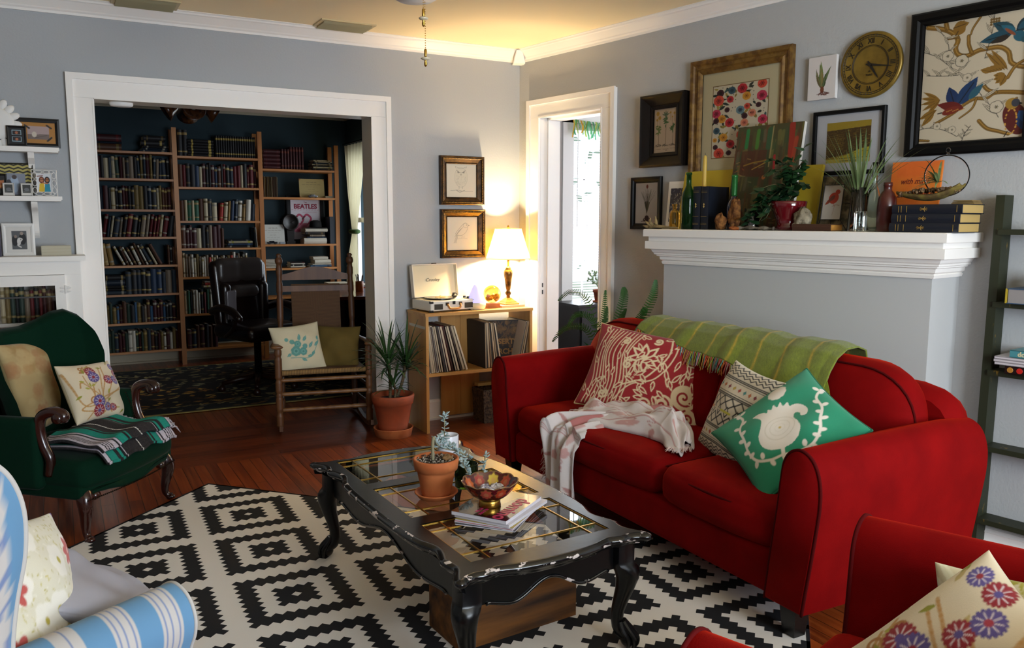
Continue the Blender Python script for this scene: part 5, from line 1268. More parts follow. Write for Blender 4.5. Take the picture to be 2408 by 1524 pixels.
def rocking_chair():
    t = thing('rocking_chair', 'worn wooden rocking chair with woven rush seat and back', 'rocking chair', (-1.467, .02, 0), math.radians(-10.5))
    fx, bx = .292, .245
    mk = (.22, .50, .82)
    for s in (-1, 1):
        a = MB(); turned(a, (s*fx, 0, .045), (s*fx, .0, .58), .0235, (.20, .43, .62, .88)); a.build('front_post', M_rock, t, smooth=True)
        b = MB(); turned(b, (s*(bx+.01), .43, .045), (s*bx, .50, 1.10), .0225, (.12, .42, .60, .78, .90)); b.lathe([(.012, 1.09), (.024, 1.105), (.027, 1.12), (.022, 1.14), (.012, 1.148), (.020, 1.158), (.012, 1.170), (.001, 1.172)], (s*bx, .502, 0), 16); b.build('back_post', M_rock, t, smooth=True)
        ar = MB(); P = spline([(s*(fx+.004), -.055, .590), (s*(fx+.012), .0, .592), (s*(fx+.010), .15, .586), (s*(bx+.02), .35, .590), (s*bx, .46, .605)], 26)
        rs = []
        for i, p in enumerate(P):
            t_ = i/(len(P)-1); w_ = .034 if .03 < t_ < .45 else (.024 if t_ >= .45 else .020); w_ = float(np.interp(t_, [0, .05, .2, .5, 1], [.022, .040, .038, .024, .020]))
            rs.append([(p[0]+w_*math.cos(a_), p[1], p[2]+.011*math.sin(a_)) for a_ in np.linspace(0, 2*PI, 12, endpoint=False)])
        ar.rings(rs); ar.build('armrest', M_rocklite, t, smooth=True)
        sr = MB(); turned(sr, (s*fx, 0, .30), (s*bx, .44, .30), .011, (.5,)); turned(sr, (s*fx, 0, .18), (s*bx, .44, .18), .011, (.5,)); sr.build('side_stretcher', M_rock, t, smooth=True)
        rk = MB(); P = [(s*(fx-.02*(k/20)), -.13+.85*k/20, .012+.070*((k/20-.38)/.62)**2 if k/20 > .38 else .012+.045*((.38-k/20)/.38)**2) for k in range(21)]
        rk.rings([[(x-.011, y, z), (x+.011, y, z), (x+.011, y, z+.034), (x-.011, y, z+.034)] for x, y, z in P]); rk.build('rocker', M_rock, t)
    for z, mk_ in ((.165, (.25, .5, .78)), (.270, (.25, .5, .78)), (.362, ())):
        a = MB(); turned(a, (-fx, 0, z+.004), (fx, 0, z), .0135, mk_, end=.6); a.build('front_stretcher', M_rocklite, t, smooth=True)
    sl = MB(); prof = [(x, 1.075+.030*math.cos(x/.24*PI)*.7-.012*(abs(x)/.24)**2) for x in np.linspace(-.235, .235, 15)]
    sl.prism([(x, z-.045) for x, z in [(p[0], 1.03) for p in prof]]+[(x, z-.018) for x, z in reversed(prof)], .490, .505, 'y'); sl.build('crest_rail', M_rock, t)
    sl = MB(); sl.box(-.24, .24, .478, .492, .905, .945); sl.build('back_rail', M_rock, t); sl = MB(); sl.box(-.24, .24, .455, .469, .53, .555); sl.build('back_rail', M_rock, t)
    cb_ = rush('b'); U, V = np.meshgrid(np.linspace(0, 1, 150), np.linspace(0, 1, 150))
    M_r = mat_attr('woven_rush', .8, bump=dict(scale=260, strength=.6, dist=.002))
    z0, z1 = .56, .955; G = np.stack([(U-.5)*.335, .452+.055*(V)-.008*np.sin(U*PI), z0+V*(z1-z0)], -1); gridmesh('woven_back', G, cb_.sample(U, V), M_r, t, thick=.022)
    cs = rush('s'); wx = .27-.03*V
    G = np.stack([(U-.5)*2*wx, -.012+V*.45, .430+.002*V-.006*np.sin(PI*U)*np.sin(PI*V)], -1); gridmesh('woven_seat', G, cs.sample(U, V), M_r, t)
    e = Canvas(1, .1, '8a6a3c', 10); fe = Canvas(6, .5, '8a6a3c', 20); s_ = .5+.5*np.sin(fe.X*2*PI*9); fe.a = fe.a*(.35+1.0*s_[..., None])
    A_, B_ = np.meshgrid(np.linspace(0, 1, 240), np.linspace(0, 1, 12)); an = PI*(B_-.5)
    G = np.stack([(A_-.5)*.54, -.012-.014*np.cos(an), .415+.016*np.sin(an)], -1); gridmesh('seat_front_roll', G, fe.sample(A_, B_), M_r, t)
rocking_chair()
cv = Canvas(1, 1, 'cfc6a8', 150); T_ = '5f9a92'
for x, y, r in ((.40, .42, .10), (.55, .40, .08), (.36, .62, .05), (.46, .56, .07), (.26, .68, .04), (.60, .50, .05)): cv.flower(x, y, r, 7, T_, '4f8a84', .8); cv.ell(x, y, r*.5, r*.5, '7fb4ac', ring=.3)
for x, y, a, L in ((.50, .62, 1.4, .16), (.58, .60, 1.0, .14), (.68, .46, .9, .15), (.80, .48, .7, .16), (.30, .38, 3.6, .10), (.62, .28, .2, .14), (.50, .26, -.6, .12), (.72, .3, .9, .12), (.88, .6, 1.2, .1)): cv.leaf(x, y, a, L, .06, T_, '8fc0b8')
cv.curve([(.28, .30), (.45, .28), (.65, .26), (.80, .40), (.90, .60)], .012, T_)
pillow('white pillow with blue green flower print on the rocking chair', cv, .335, .330, .12, (-1.600, .165, .555), 2, -20, -4, back='cfc6a8', seed=10, mats=mat_attr('plain_cotton', .9))
pillow('olive brown pillow on the right of the rocking chair seat', Canvas(1, 1, '5f4d1a', 60), .310, .300, .12, (-1.330, .175, .545), -22, -24, 2, back='5f4d1a', seed=11, wr=.009, mats=mat_attr('plain_cotton', .9))
# ------------------------------------------------------------ green channel-back armchair
def green_chair():
    t = thing('upholstered_armchair', 'dark green armchair with carved wooden arms and cabriole legs, at left', 'armchair', (-2.747, -1.10, 0), math.radians(49.5))
    # seat
    s = MB(); s.rbox((0, .25, .30), (.325, .29, .065), .045, 8, crown=.012, fn=lambda q, p: Vector((q.x*(1-.10*(q.y/.5)), q.y-.035*math.cos(min(1, abs(q.x)/.33)*PI/2)*(1 if q.y < .1 else 0), q.z))); s.build('seat_cushion', M_greenv, t, smooth=True)
    s = MB(); s.rbox((0, .26, .225), (.325, .285, .035), .02, 8, fn=lambda q, p: Vector((q.x*(1-.10*(q.y/.5)), q.y-.030*math.cos(min(1, abs(q.x)/.33)*PI/2)*(1 if q.y < .1 else 0), q.z-.015*math.cos(q.x*14)*(p[2] < 0)))); s.build('seat_rail', M_greenv, t, smooth=True)
    nl = MB()
    for k in range(60):
        x = -.31+.62*k/59; nl.ball((x, -.042-.030*math.cos(min(1, abs(x)/.33)*PI/2), .196-.0*1), .0042, 5, 3)
    tag(nl.build('nailheads', mat('dark_nails', '2c2218', .35, metal=.7), t), kind='stuff')
    # back: barrel shell with channel folds
    nu, nv = 121, 50
    A_, B_ = np.meshgrid(np.linspace(-1, 1, nu), np.linspace(0, 1, nv))
    aa = np.abs(A_)
    top = np.interp(aa, [0, .25, .42, .58, .72, .85, .93, 1], [.868, .875, .900, .935, .945, .915, .86, .76])
    zb = .30; Z = zb+(top-zb)*np.sin(B_*PI/2)**.9
    wz = np.interp(Z, [.3, .5, .62, .74, .84, .95], [.285, .290, .305, .345, .355, .335])
    X = wz*np.sin(A_*PI/2*.96)/math.sin(PI/2*.96)
    Yd = .56+.11*(Z-.3)/.6-.27*(1-np.cos(A_*PI/2*.96))
    ch = .016*np.abs(np.sin(A_*PI*2.5))*(1-.3*B_)
    F = np.stack([X*.93, Yd-.05-ch, Z-.012], -1); K = np.stack([X*1.02, Yd+.045, Z-.015], -1)[::-1]
    mid = np.stack([X[-1]*1.0, Yd[-1], Z[-1]+.012], -1)[None]
    G = np.concatenate([F, mid, K], 0)
    gridmesh('backrest', G, None, M_greenv, t)
    for s_ in (-1, 1):
        p = MB(); p.rbox((s_*.318, .345, .395), (.034, .185, .160), .028, 5); p.build('arm_panel', M_greenv, t, smooth=True)
        w_ = MB(); P = spline([(s_*.315, .055, .545), (s_*.316, .045, .570), (s_*.318, .075, .586), (s_*.318, .12, .580), (s_*.318, .155, .555), (s_*.318, .165, .50), (s_*.316, .150, .43), (s_*.314, .125, .37), (s_*.312, .14, .30)], 44)
        w_.tube(P, [float(np.interp(i/(len(P)-1), [0, .06, .25, .5, .8, 1], [.012, .026, .024, .024, .022, .020])) for i in range(len(P))], 10)
        w_.lathe([(.001, -.030), (.022, -.026), (.025, 0), (.022, .026), (.001, .030)], (s_*.316, .062, .560), 16, ax='x'); w_.build('carved_arm', M_mahog, t, smooth=True)
        nb = MB()
        for k in range(26): f = k/25; nb.ball((s_*.318-s_*.033, .19-.04*math.sin(f*PI), .27+.27*f), .004, 5, 3)
        tag(nb.build('nailheads', MATS['dark_nails'], t), kind='stuff')
    for s_ in (-1, 1):
        l = MB(); P = [(s_*.275, .005, .235), (s_*.290, -.012, .20), (s_*.296, -.020, .165), (s_*.290, -.014, .12), (s_*.284, -.004, .07), (s_*.284, -.006, .035), (s_*.290, -.020, .016), (s_*.294, -.030, .010)]
        P = spline(P, 30); l.tube(P, [float(np.interp(i/(len(P)-1), [0, .15, .35, .6, .8, .92, 1], [.030, .036, .030, .019, .015, .020, .022])) for i in range(len(P))], 12)
        l.ball((s_*.293, -.028, .012), .020, 12, 6, sc=(1, 1.2, .6))
        l.lathe([(.001, -.02), (.018, -.016), (.020, 0), (.018, .016), (.001, .02)], (s_*.235, -.02, .195), 12, ax='x'); l.build('cabriole_leg', M_mahog, t, smooth=True)
        l = MB(); l.tube(spline([(s_*.25, .53, .22), (s_*.255, .55, .12), (s_*.26, .60, .012)], 12), .020, 10); l.build('rear_leg', M_mahog, t, smooth=True)
green_chair()
cv = Canvas(.9, 1, 'b49c6c', 130); rnd = random.Random(14)
for k in range(60): cv.flower(rnd.uniform(0, .9), rnd.uniform(0, 1), rnd.uniform(.04, .10), 6, rnd.choice(['a4834e', 'c0a878', 'b08a58', 'a87a50', 'b8a070']), None, .8, al=.45)
for x, y in ((.7, .85), (.75, .45), (.2, .2), (.5, .6)): cv.flower(x, y, .09, 7, 'a0653c', 'b48a58', .6, al=.5)
pillow('large tan floral jacquard pillow in the dark green armchair', cv, .46, .46, .15, (-3.090, -.625, .600), 62, -15, 1, back='a89060', seed=12)
pillow('cream pillow with purple and red flowers in the dark green armchair', CF, .375, .300, .12, (-2.855, -.800, .568), 53, -24, 6, back='c8b890', seed=13)
# striped blanket folded on the green seat
def serape():
    t = thing('folded_blanket', 'folded turquoise and grey striped fringed blanket on the green armchair seat', 'blanket', (-2.747, -1.10, 0), math.radians(49.5))
    nu, nv = 150, 130
    U, V = np.meshgrid(np.linspace(0, 1, nu), np.linspace(0, 1, nv))
    rs = np.random.RandomState(3); c = np.ones((nv, nu, 3))*np.array(hx('2a2628'))*(1+.35*rs.randn(nv, nu, 1).clip(-1.5, 1.5))
    def band(a, b, col, n=.08): 
        m_ = ((U > a) & (U < b)); c[m_] = np.array(hx(col))*(1+n*rs.randn(m_.sum(), 1))
    for a, b, col in ((0, .045, 'c4bcc8'), (.045, .06, '0f5c50'), (.06, .15, '148a7a'), (.15, .16, '101418'), (.17, .18, '101418'), (.19, .22, '148a7a'), (.22, .235, '101418'), (.245, .25, 'c4bcc8'), (.43, .436, '8a8488'), (.47, .478, 'd8d4d0'), (.60, .61, '101418'), (.64, .66, '148a7a'), (.67, .68, '101418'), (.69, .76, '148a7a'), (.77, .79, 'c4bcc8'), (.80, .81, '101418'), (.81, 1, 'c4bcc8')): band(a, b, col)
    for k in range(4):
        m_ = (np.abs((U-.86-.03*k)-.010*np.abs(np.mod(V*26, 2)-1)) < .006); c[m_] = hx('101418')
    m_ = (np.abs(U-.474) < .005) & (np.mod(V*40, 1) < .5); c[m_] = hx('f0ece4')
    def layer(z, y0, fold, w_):
        X = .255-.49*U; Y = -.075+.37*V+y0
        edge = np.clip(-(Y+.045)/.05, 0, 1)
        Z = z+.010*np.sin(V*9+U*3)*fold+.006*np.sin(U*21)-.055*edge**1.4+.012*np.sin(PI*U)
        return np.stack([X, Y-.004*np.sin(U*12), Z], -1)
    M_w = mat_attr('wool_blanket', .95, bump=dict(scale=240, strength=.7, dist=.002))
    gridmesh('lower_fold', layer(.392, -.03, .3, 1), c[:, ::-1], M_w, t, thick=.012); G = layer(.418, -.005, 1, 1); gridmesh('upper_fold', G, c, M_w, t, thick=.014)
    fr = MB(); rnd = random.Random(3)
    for k in range(56):
        p = Vector(G[int(k/55*(nv-1)), 0]); q = p+Vector((.028, rnd.uniform(-.012, .012), -.004)); r_ = p+Vector((rnd.uniform(.04, .065), rnd.uniform(-.025, .02), -rnd.uniform(.02, .05)))
        fr.tube([tuple(p), tuple(q), tuple(r_)], [.004, .0034, .0014], 5)
    fr.build('fringe', mat('grey_white_fringe', 'b4aeb4', .95), t)
serape()
# ------------------------------------------------------------ built-in cabinet and wall shelves at the far left
def cabinet():
    t = thing('china_cabinet', 'white built-in cabinet with glazed door beside the wide opening', 'cabinet', (0, 0, 0))
    b = MB(); X0, X1, Y0 = -4.0, -2.862, -.25
    b.box(X0, X1, Y0+.02, -.035, .0, .12); b.box(X0, X0+.02, Y0+.021, -.046, .141, 1.164); b.box(X1-.02, X1-.0004, Y0+.021, -.046, .141, 1.164); b.box(X0, X1, -.045, -.035, .12, 1.185); b.box(X0+.001, X1-.0006, Y0+.0212, -.0455, .1202, .14); b.box(X0+.001, X1-.0006, Y0+.0212, -.0455, 1.165, 1.1848)
    b.box(X1-.078, X1, Y0-.0, Y0+.02, .2002, 1.1138); b.box(X0, X1, Y0, Y0+.02, 1.114, 1.185); b.box(X0, X1, Y0, Y0+.02, .1204, .2)
    b.build('carcass', M_trim, t)
    MB().box(X0, X1+.028, Y0-.025, -.035, 1.1855, 1.212).build('countertop', M_trim, t)
    MB().box(X0+.02, X1-.02, Y0+.03, -.046, .842, .86).build('shelf_board', M_trim, t)
    d = MB(); a0, a1, z0, z1 = -3.60, -2.940, .205, 1.112
    d.box(a0, a1, Y0-.018, Y0-.001, z1-.055, z1); d.box(a0, a1, Y0-.018, Y0-.001, z0, z0+.07); d.box(a0, a0+.06, Y0-.018, Y0-.001, z0+.07, z1-.055); d.box(a1-.048, a1, Y0-.018, Y0-.001, z0+.07, z1-.055)
    dr = d.build('door', M_trim, t)
    d = MB(); d.box(a0+.06, a1-.048, Y0-.016, Y0-.012, .995, 1.003); d.build('muntin', mat('dark_muntin', '2c2824', .5), dr)
    d = MB(); d.box(a0+.058, a1-.046, Y0-.011, Y0-.009, z0+.068, z1-.053); d.build('glass_pane', M_glass, dr)
    h = MB()
    for z in (1.035,):
        h.tube([(-2.940, Y0-.02, z-.022), (-2.940, Y0-.02, z+.022)], .005, 8)
        for sx in (-1, 1):
            for sz in (-1, 1): h.ball((-2.940+sx*.014, Y0-.019, z+sz*.009), .011, 10, 5, sc=(1.3, .2, .6))
    h.build('hinge', M_white, dr)
cabinet()
# small shared book builder: spine faces -y
BK = MB()
def unit_book():
    b = MB(); n = 6; out = [(-.5, .5), (-.5, -.42)]+[(-.5+i/n, -.42-.08*math.sin(PI*i/n)) for i in range(1, n)]+[(.5, -.42), (.5, .5)]
    b.prism([(x, y) for x, y in out], 0, 1, 'z', 0)
    b.box(-.36, .36, -.35, .485, -.0005, 1.0006, 1)
    for z0, z1 in ((.80, .90), (.14, .20)): b.prism([(x*1.004, y*1.004-.002) for x, y in out[1:-1]]+[], z0, z1, 'z', 2)
    return b
UB = unit_book(); ub0 = None
def book(x, y, z, w, d, h, cover, title, label, group, lean=0.0, rz=0.0, flat=False, cat='book', pages='page_edges', bands=True, piv=0):
    """x,y = centre of spine front edge, z = bottom"""
    global ub0
    if ub0 is None: o = UB.build('book', [mat('bk_'+cover, cover, .55), M_page, mat('bk_'+title, title, .5)]); ub0 = o
    else: o = ub0.copy(); COL.objects.link(o)
    ms = (mat('bk_'+cover, cover, .55), M_page, mat('bk_'+title, title, .5) if bands else mat('bk_'+cover, cover, .55))
    for i in range(3): o.material_slots[i].link = 'OBJECT'; o.material_slots[i].material = ms[i]
    o.scale = (w, d, h)
    if flat:
        o.rotation_euler = (0, PI/2, rz); o.location = (x-h/2*math.cos(rz), y+d/2, z+w/2)
    else:
        o.rotation_euler = (0, lean, rz); s = math.sin(abs(lean))*w/2; o.location = (x, y+d/2, z+s+.0005)
    tag(o, label, cat, group); return o
BC = {'1c1a1c': 'black', '14202e': 'navy', '3a1014': 'maroon', '4a2a18': 'brown', 'b0a284': 'cream', '2a3a30': 'dark green', '6e5a30': 'tan', '5a1418': 'red', 'c8c0b0': 'white', '28323c': 'slate', '7a6a58': 'grey brown', '24344c': 'blue', '8a6a34': 'ochre', 'a8342a': 'bright red', '3c5a78': 'light blue', '1e5038': 'green'}
random.seed(5)
cc = ['b0a284', '6e5a30', '2a3a30', '1c1a1c', '2a3a30', '7a6a58', '5a1418', '1c1a1c', '5a1418', '3a1014', '4a2a18', '3a1014', '3a1014', '5a1418']
x = -3.245
for k, c in enumerate(cc):
    w_ = random.uniform(.016, .024); h_ = random.uniform(.16, .20)
    book(x+w_/2, -.21, .861, w_, .13, h_, c, '8a7a50', '%s book behind the cabinet glass, %s from the left' % (BC[c], ORD[k]), 'books behind the cabinet glass'); x += w_+.001
# wall shelves
for i, (z, nm) in enumerate(((1.79, 'upper white ledge shelf holding frames at the far left'), (1.530, 'lower white ledge shelf with small picture frames at the far left'))):
    t = thing('wall_shelf', nm, 'shelf', (0, 0, 0), group='white ledge shelves')
    s = MB(); s.box(-3.6, -2.925, -.13, -.002, z-.018, z); s.box(-3.6, -2.930, -.125, -.002, z-.026, z-.018); s.build('ledge', M_trim, t)
    b = MB(); zz = z-.027
    pr = spline([(-.004, zz), (-.105, zz), (-.098, zz-.03), (-.050, zz-.06), (-.030, zz-.11), (-.026, zz-.17), (-.004, zz-.20)], 30) if i else [(-.004, zz), (-.10, zz), (-.09, zz-.03), (-.05, zz-.06), (-.03, zz-.11), (-.004, zz-.15)]
    b.prism([(y, q) for y, q in pr], -3.075, -3.045, 'x'); b.build('bracket', M_trim, t)
def simple_frame(label, x, y, z, w, h, fw, col, draw, tilt=-.06, mats=None, dep=.012, board=None, group=None, inner=None, rz=0.0, glass=True):
    prof = [(0, dep), (fw*.5, dep*1.15), (fw, dep*.8)]
    if inner is None: inner = (fw, fw)
    c = draw
    return picture('picture_frame', label, 'picture', (x, y, z), rz, w, h, prof, col, c, inner, board=board, tilt=tilt, group=group, glass=glass)
cv = Canvas(1, .75, 'b07a34', 60); cv.poly([(.18, .15), (.82, .15), (.82, .62), (.18, .62)], 'b09a98'); cv.poly([(.18, .15), (.82, .15), (.82, .34), (.18, .32)], '7a6a64'); cv.ell(.38, .32, .07, .10, 'd0c4b4'); cv.line([(.4, .2), (.75, .3)], .02, '5a504c')
for a, b_ in (((.12, .64), (.24, .54)), ((.76, .66), (.88, .56)), ((.76, .10), (.88, .22))): cv.line([a, b_], .06, '2a2420')
simple_frame('black framed beach photo on orange mount on the upper ledge', -3.018, -.055, 1.7915, .205, .155, .022, M_black, cv)
cv = Canvas(1, 1, '0c0c0e', 50)
for y in (.56, .16): cv.poly([(.2, y), (.8, y), (.8, y+.30), (.2, y+.30)], '9ab4c0'); cv.poly([(.24, y+.03), (.76, y+.03), (.76, y+.27), (.24, y+.27)], '241818'); cv.ell(.5, y+.14, .1, .08, 'b06a4a')
simple_frame('small black frame with two tiny photos on the upper ledge', -3.118, -.110, 1.7915, .090, .105, .010, M_black, cv)
t = thing('picture_frame', 'round white scalloped frame with a portrait at the picture edge', 'picture', (-3.205, -.085, 1.7915))
fb2 = MB()
for k in range(16):
    a = 2*PI*k/16; cx, cz = .085*math.cos(a), .115+.105*math.sin(a); fb2.M = Matrix.Translation((cx, 0, cz)) @ Matrix.Rotation(-a, 4, 'Y'); fb2.ball((0, 0, 0), .024, 10, 6, sc=(1.3, .35, .8)); fb2.M = Matrix.Identity(4)
fb2.lathe([(.060, -.012), (.078, -.010), (.085, 0), (.060, 0)], (0, 0, .115), 36, ax='y'); fb2.build('frame', M_white, t, smooth=True)
cv = Canvas(1, 1.3, 'd8d0b0', 70); cv.ell(.62, .5, .34, .44, '8a5a34'); cv.ell(.62, .66, .20, .24, 'c08a68'); cv.poly([(.3, 0), (.95, 0), (.85, .35), (.4, .35)], '3c3c50'); cv.flower(.2, 1.0, .18, 6, 'd8cc7a', None)
flat_print('print', cv, .13, .165, t, y=-.004, z0=.030)
# lower ledge
cv = Canvas(1, 1, 'b9ac5c', 90)
for k in range(9): cv.line([(j/8, k/8.5+.02+(.05 if j % 2 else 0)) for j in range(9)], .048, '1c1a18')
cv.poly([(.28, .0), (.80, 0), (.80, .70), (.28, .70)], '8a8f9c'); cv.ell(.5, .35, .12, .28, 'a8b8cc'); cv.ell(.5, .58, .07, .07, '4a3c38'); cv.ell(.34, .3, .09, .2, '3c3c40')
simple_frame('chevron patterned frame with a couple photo on the lower ledge', -3.145, -.045, 1.5315, .180, .175, .006, mat('chevron_edge', '2a2820', .5), cv)
cv = Canvas(1, .8, '1a1814', 40); cv.poly([(.1, .2), (.9, .25), (.9, .6), (.1, .55)], 'b06a3c'); cv.line([(.1, .3), (.9, .35)], .06, 'd8a05c')
simple_frame('small dark frame with orange picture on the lower ledge', -3.215, -.085, 1.5315, .075, .115, .010, M_black, cv)
for k, x in enumerate((-3.172, -3.090)):
    cv = Canvas(1, 1.2, 'd8d4cc', 50); cv.poly([(.12, .25), (.88, .25), (.88, 1.08), (.12, 1.08)], '3a3c38'); cv.ell(.5, .6, .25, .16, '6a6c70'); cv.line([(.2, .4), (.8, .45)], .05, '8a8a88')
    simple_frame(['white instant photo leaning at the left of the lower ledge', 'white instant photo leaning next to the lacy white frame'][k], x, -.112, 1.5315, .052, .066, .002, M_white, cv, group='white instant photos')
t = thing('picture_frame', 'lacy white wire frame with two women in yellow and turquoise tops', 'picture', (-3.005, -.098, 1.5315), rot=(-.06, 0, 0))
fb2 = MB(); w_, h_ = .118, .140
fb2.tube([(-w_/2, 0, 0), (w_/2, 0, 0), (w_/2, 0, h_), (-w_/2, 0, h_)], .0028, 6, closed=True)
fb2.tube([(-.036, -.002, .022), (.036, -.002, .022), (.036, -.002, .120), (-.036, -.002, .120)], .0022, 6, closed=True)
for cx, cz, rx, rz_ in [(-.046, .03, .010, .017), (-.046, .07, .010, .017), (-.046, .11, .010, .017), (.046, .03, .010, .017), (.046, .07, .010, .017), (.046, .11, .010, .017), (-.026, .012, .017, .009), (.012, .012, .017, .009), (-.026, .129, .017, .008), (.012, .129, .017, .008), (.034, .012, .012, .009), (.034, .129, .012, .008)]:
    fb2.tube([(cx+rx*math.cos(a), -.003, cz+rz_*math.sin(a)) for a in np.linspace(0, 2*PI, 16, endpoint=False)], .0016, 5, closed=True)
fb2.build('frame', M_white, t)
cv = Canvas(.75, 1, 'd4d8dc', 80)
for x, c1, hc, sk in ((.24, 'd8b420', '6a2c14', 'b8744c'), (.52, '1c8aa4', '24140e', 'a8643c')):
    cv.ell(x, .66, .14, .19, hc); cv.ell(x, .66, .085, .11, sk); cv.poly([(x-.17, 0), (x+.15, 0), (x+.11, .48), (x-.11, .48)], c1); cv.line([(x-.11, .69), (x+.11, .69)], .03, '1a1210')
cv.line([(.30, .50), (.52, .46)], .07, 'b8744c'); cv.line([(0, .86), (.3, .90)], .05, '7a3018')
flat_print('print', cv, .070, .096, t, y=.001, z0=.023)
MB().box(-.037, .037, .0015, .003, .021, .121).build('backing', M_white, t)
# on the cabinet top
cv = Canvas(.8, 1, 'd8d4ce', 90); cv.poly([(.17, .12), (.66, .12), (.66, .84), (.17, .84)], '55575a')
cv.ell(.52, .52, .12, .22, '101014'); cv.ell(.50, .74, .055, .07, '9a8a80'); cv.ell(.27, .45, .10, .2, '141418'); cv.ell(.30, .62, .05, .06, '8a7a70'); cv.ell(.40, .42, .06, .14, 'd8d4d0'); cv.curve([(.42, .56), (.5, .5), (.36, .3), (.46, .2)], .04, 'd0ccc8')
simple_frame('white framed black and white couple photo on the cabinet top', -3.143, -.105, 1.2125, .150, .172, .018, M_white, cv, inner=(.018, .018))
o = MB().box(-3.232, -3.224, -.2, -.08, 1.2125, 1.37).build('picture_frame', mat('purple_edge', '2a2040', .5)); tag(o, 'dark purple frame edge beside the white couple photo', 'picture')
rb = thing('ribbed_box', 'low ribbed cream box on the cabinet top', 'box', (-2.970, -.12, 1.2125))
mb = MB(); mb.box(-.070, .070, -.045, .045, .0, .052); mb.build('body', mat('cream_rib', 'cfc9b4', .6), rb)
mb = MB()
for k in range(8): mb.box(-.0715, .0715, -.0475, -.045, .003+k*.0062, .007+k*.0062)
mb.build('ribs', mat('cream_rib_dark', 'b8b098', .6), rb)
# ------------------------------------------------------------ pictures on the right wall
def rwl(s, h, z): return tuple(RW(s, h, z))
cv = Canvas(.70, 1, 'c2ab90', 170); rnd = random.Random(17); INK = '3c3020'
for x, top, gr in ((.14, .62, '6a7a3c'), (.36, .80, '4e6a3a'), (.58, .66, '4a6434')):
    cv.line([(x, .20), (x+.01, top)], .012, '6b5a34')
    for k in range(14): cv.leaf(x, top-.02*k*.6, rnd.uniform(0, 6.28), rnd.uniform(.07, .12), .035, gr)
    for k in range(6): cv.curve([(x, .20), (x+rnd.uniform(-.1, .1), .17), (x+rnd.uniform(-.14, .14), .16+rnd.uniform(-.03, .01))], .005, INK)
for x, y, r in ((.11, .90, .05), (.17, .80, .045), (.09, .76, .03), (.50, .90, .025), (.62, .88, .03), (.56, .80, .02)): cv.flower(x, y, r, 6, 'b08a2c', '7a5a20', .8); cv.line([(x, y-r), (x+.01, y-.18)], .006, INK)
for k in range(5): cv.leaf(.36, .84, .4+k*.6, .13, .03, '5a6a4a')
for x0, x1, y in ((.08, .22, .085), (.28, .46, .08), (.50, .66, .09), (.36, .42, .05)): cv.line([(x0+(x1-x0)*j/8, y+.006*math.sin(j*2.3)) for j in range(9)], .005, INK)
M_dkw = mat('dark_wood_frame', '100a07', .5, spec=.2, bump=dict(scale=60, strength=.2, dist=.002)); M_gilt = mat('antique_gilt', '5a3c16', .5, metal=.3, col2='7c5c26', nscale=25, bump=dict(scale=200, strength=.4, dist=.002))
picture('framed_picture', 'botanical print of yellow flowers in a deep dark wooden frame', 'picture', rwl(1.385, .004, 1.722), RA, .340, .420, [(0, .045), (.010, .050), (.018, .044), (.060, .018), (.066, .022), (.083, .016)], M_dkw, cv, (.083, .083))
# floral print
cv = Canvas(.74, 1.0, 'd2c8b0', 250); rnd = random.Random(77)
def bloom(x, y, r, c, cen, n=7):
    cv.flower(x, y, r, n, c, None, .95); cv.ell(x, y, r*.45, r*.45, c); cv.flower(x, y, r*.55, 6, cen, '1c1418', .6)
pal = [('c22a34', '8c1420'), ('d8503a', 'a82c20'), ('c83a5a', '8c1a34'), ('d89a34', 'b87820'), ('4a1e28', '2a1018'), ('3a5a6a', '24404c'), ('d88a6a', 'b8604a'), ('6a8a94', '3a4a58')]
for k in range(90): cv.leaf(rnd.uniform(0, .74), rnd.uniform(0, 1), rnd.uniform(0, 6.28), rnd.uniform(.06, .11), rnd.uniform(.022, .04), rnd.choice(['2c3a34', '24322c', '8a7a34', 'a08a3c', '3a5a5a', '2a3028', 'a8984a']))
P_ = [(.10, .90, .05, 4), (.40, .93, .065, 0), (.66, .96, .06, 1), (.26, .92, .05, 5), (.08, .80, .07, 1), (.24, .80, .045, 0), (.46, .82, .055, 3), (.66, .80, .065, 2), (.20, .66, .035, 4), (.38, .64, .055, 7), (.47, .68, .04, 1), (.62, .68, .035, 4), (.05, .62, .06, 2), (.13, .54, .055, 3), (.05, .52, .04, 4), (.24, .48, .06, 0), (.44, .55, .04, 4), (.54, .58, .05, 6), (.44, .46, .05, 6), (.68, .48, .06, 2), (.06, .38, .045, 5), (.16, .28, .055, 3), (.26, .18, .055, 0), (.04, .25, .03, 3), (.05, .15, .035, 4), (.10, .06, .07, 1), (.24, .06, .035, 4), (.40, .30, .06, 1), (.56, .22, .06, 0), (.66, .34, .05, 3), (.5, .1, .06, 6), (.68, .1, .05, 2)]
for x, y, r, k in P_: bloom(x, y, r, *pal[k])
for k in range(60): cv.ell(rnd.uniform(0, .74), rnd.uniform(0, 1), .006, .006, '1c1c1c')
picture('framed_picture', 'large colourful flower print with cream mat in a gilt frame', 'picture', rwl(1.905, .004, 1.600), RA, .650, .690, [(0, .030), (.010, .034), (.022, .030), (.030, .022), (.046, .020), (.056, .028), (.066, .022), (.078, .012)], M_gilt, cv, (.148, .152), board=mat('cream_mat', 'c9bf9c', .8), line=mat('mat_line', '7a5a2c', .6))
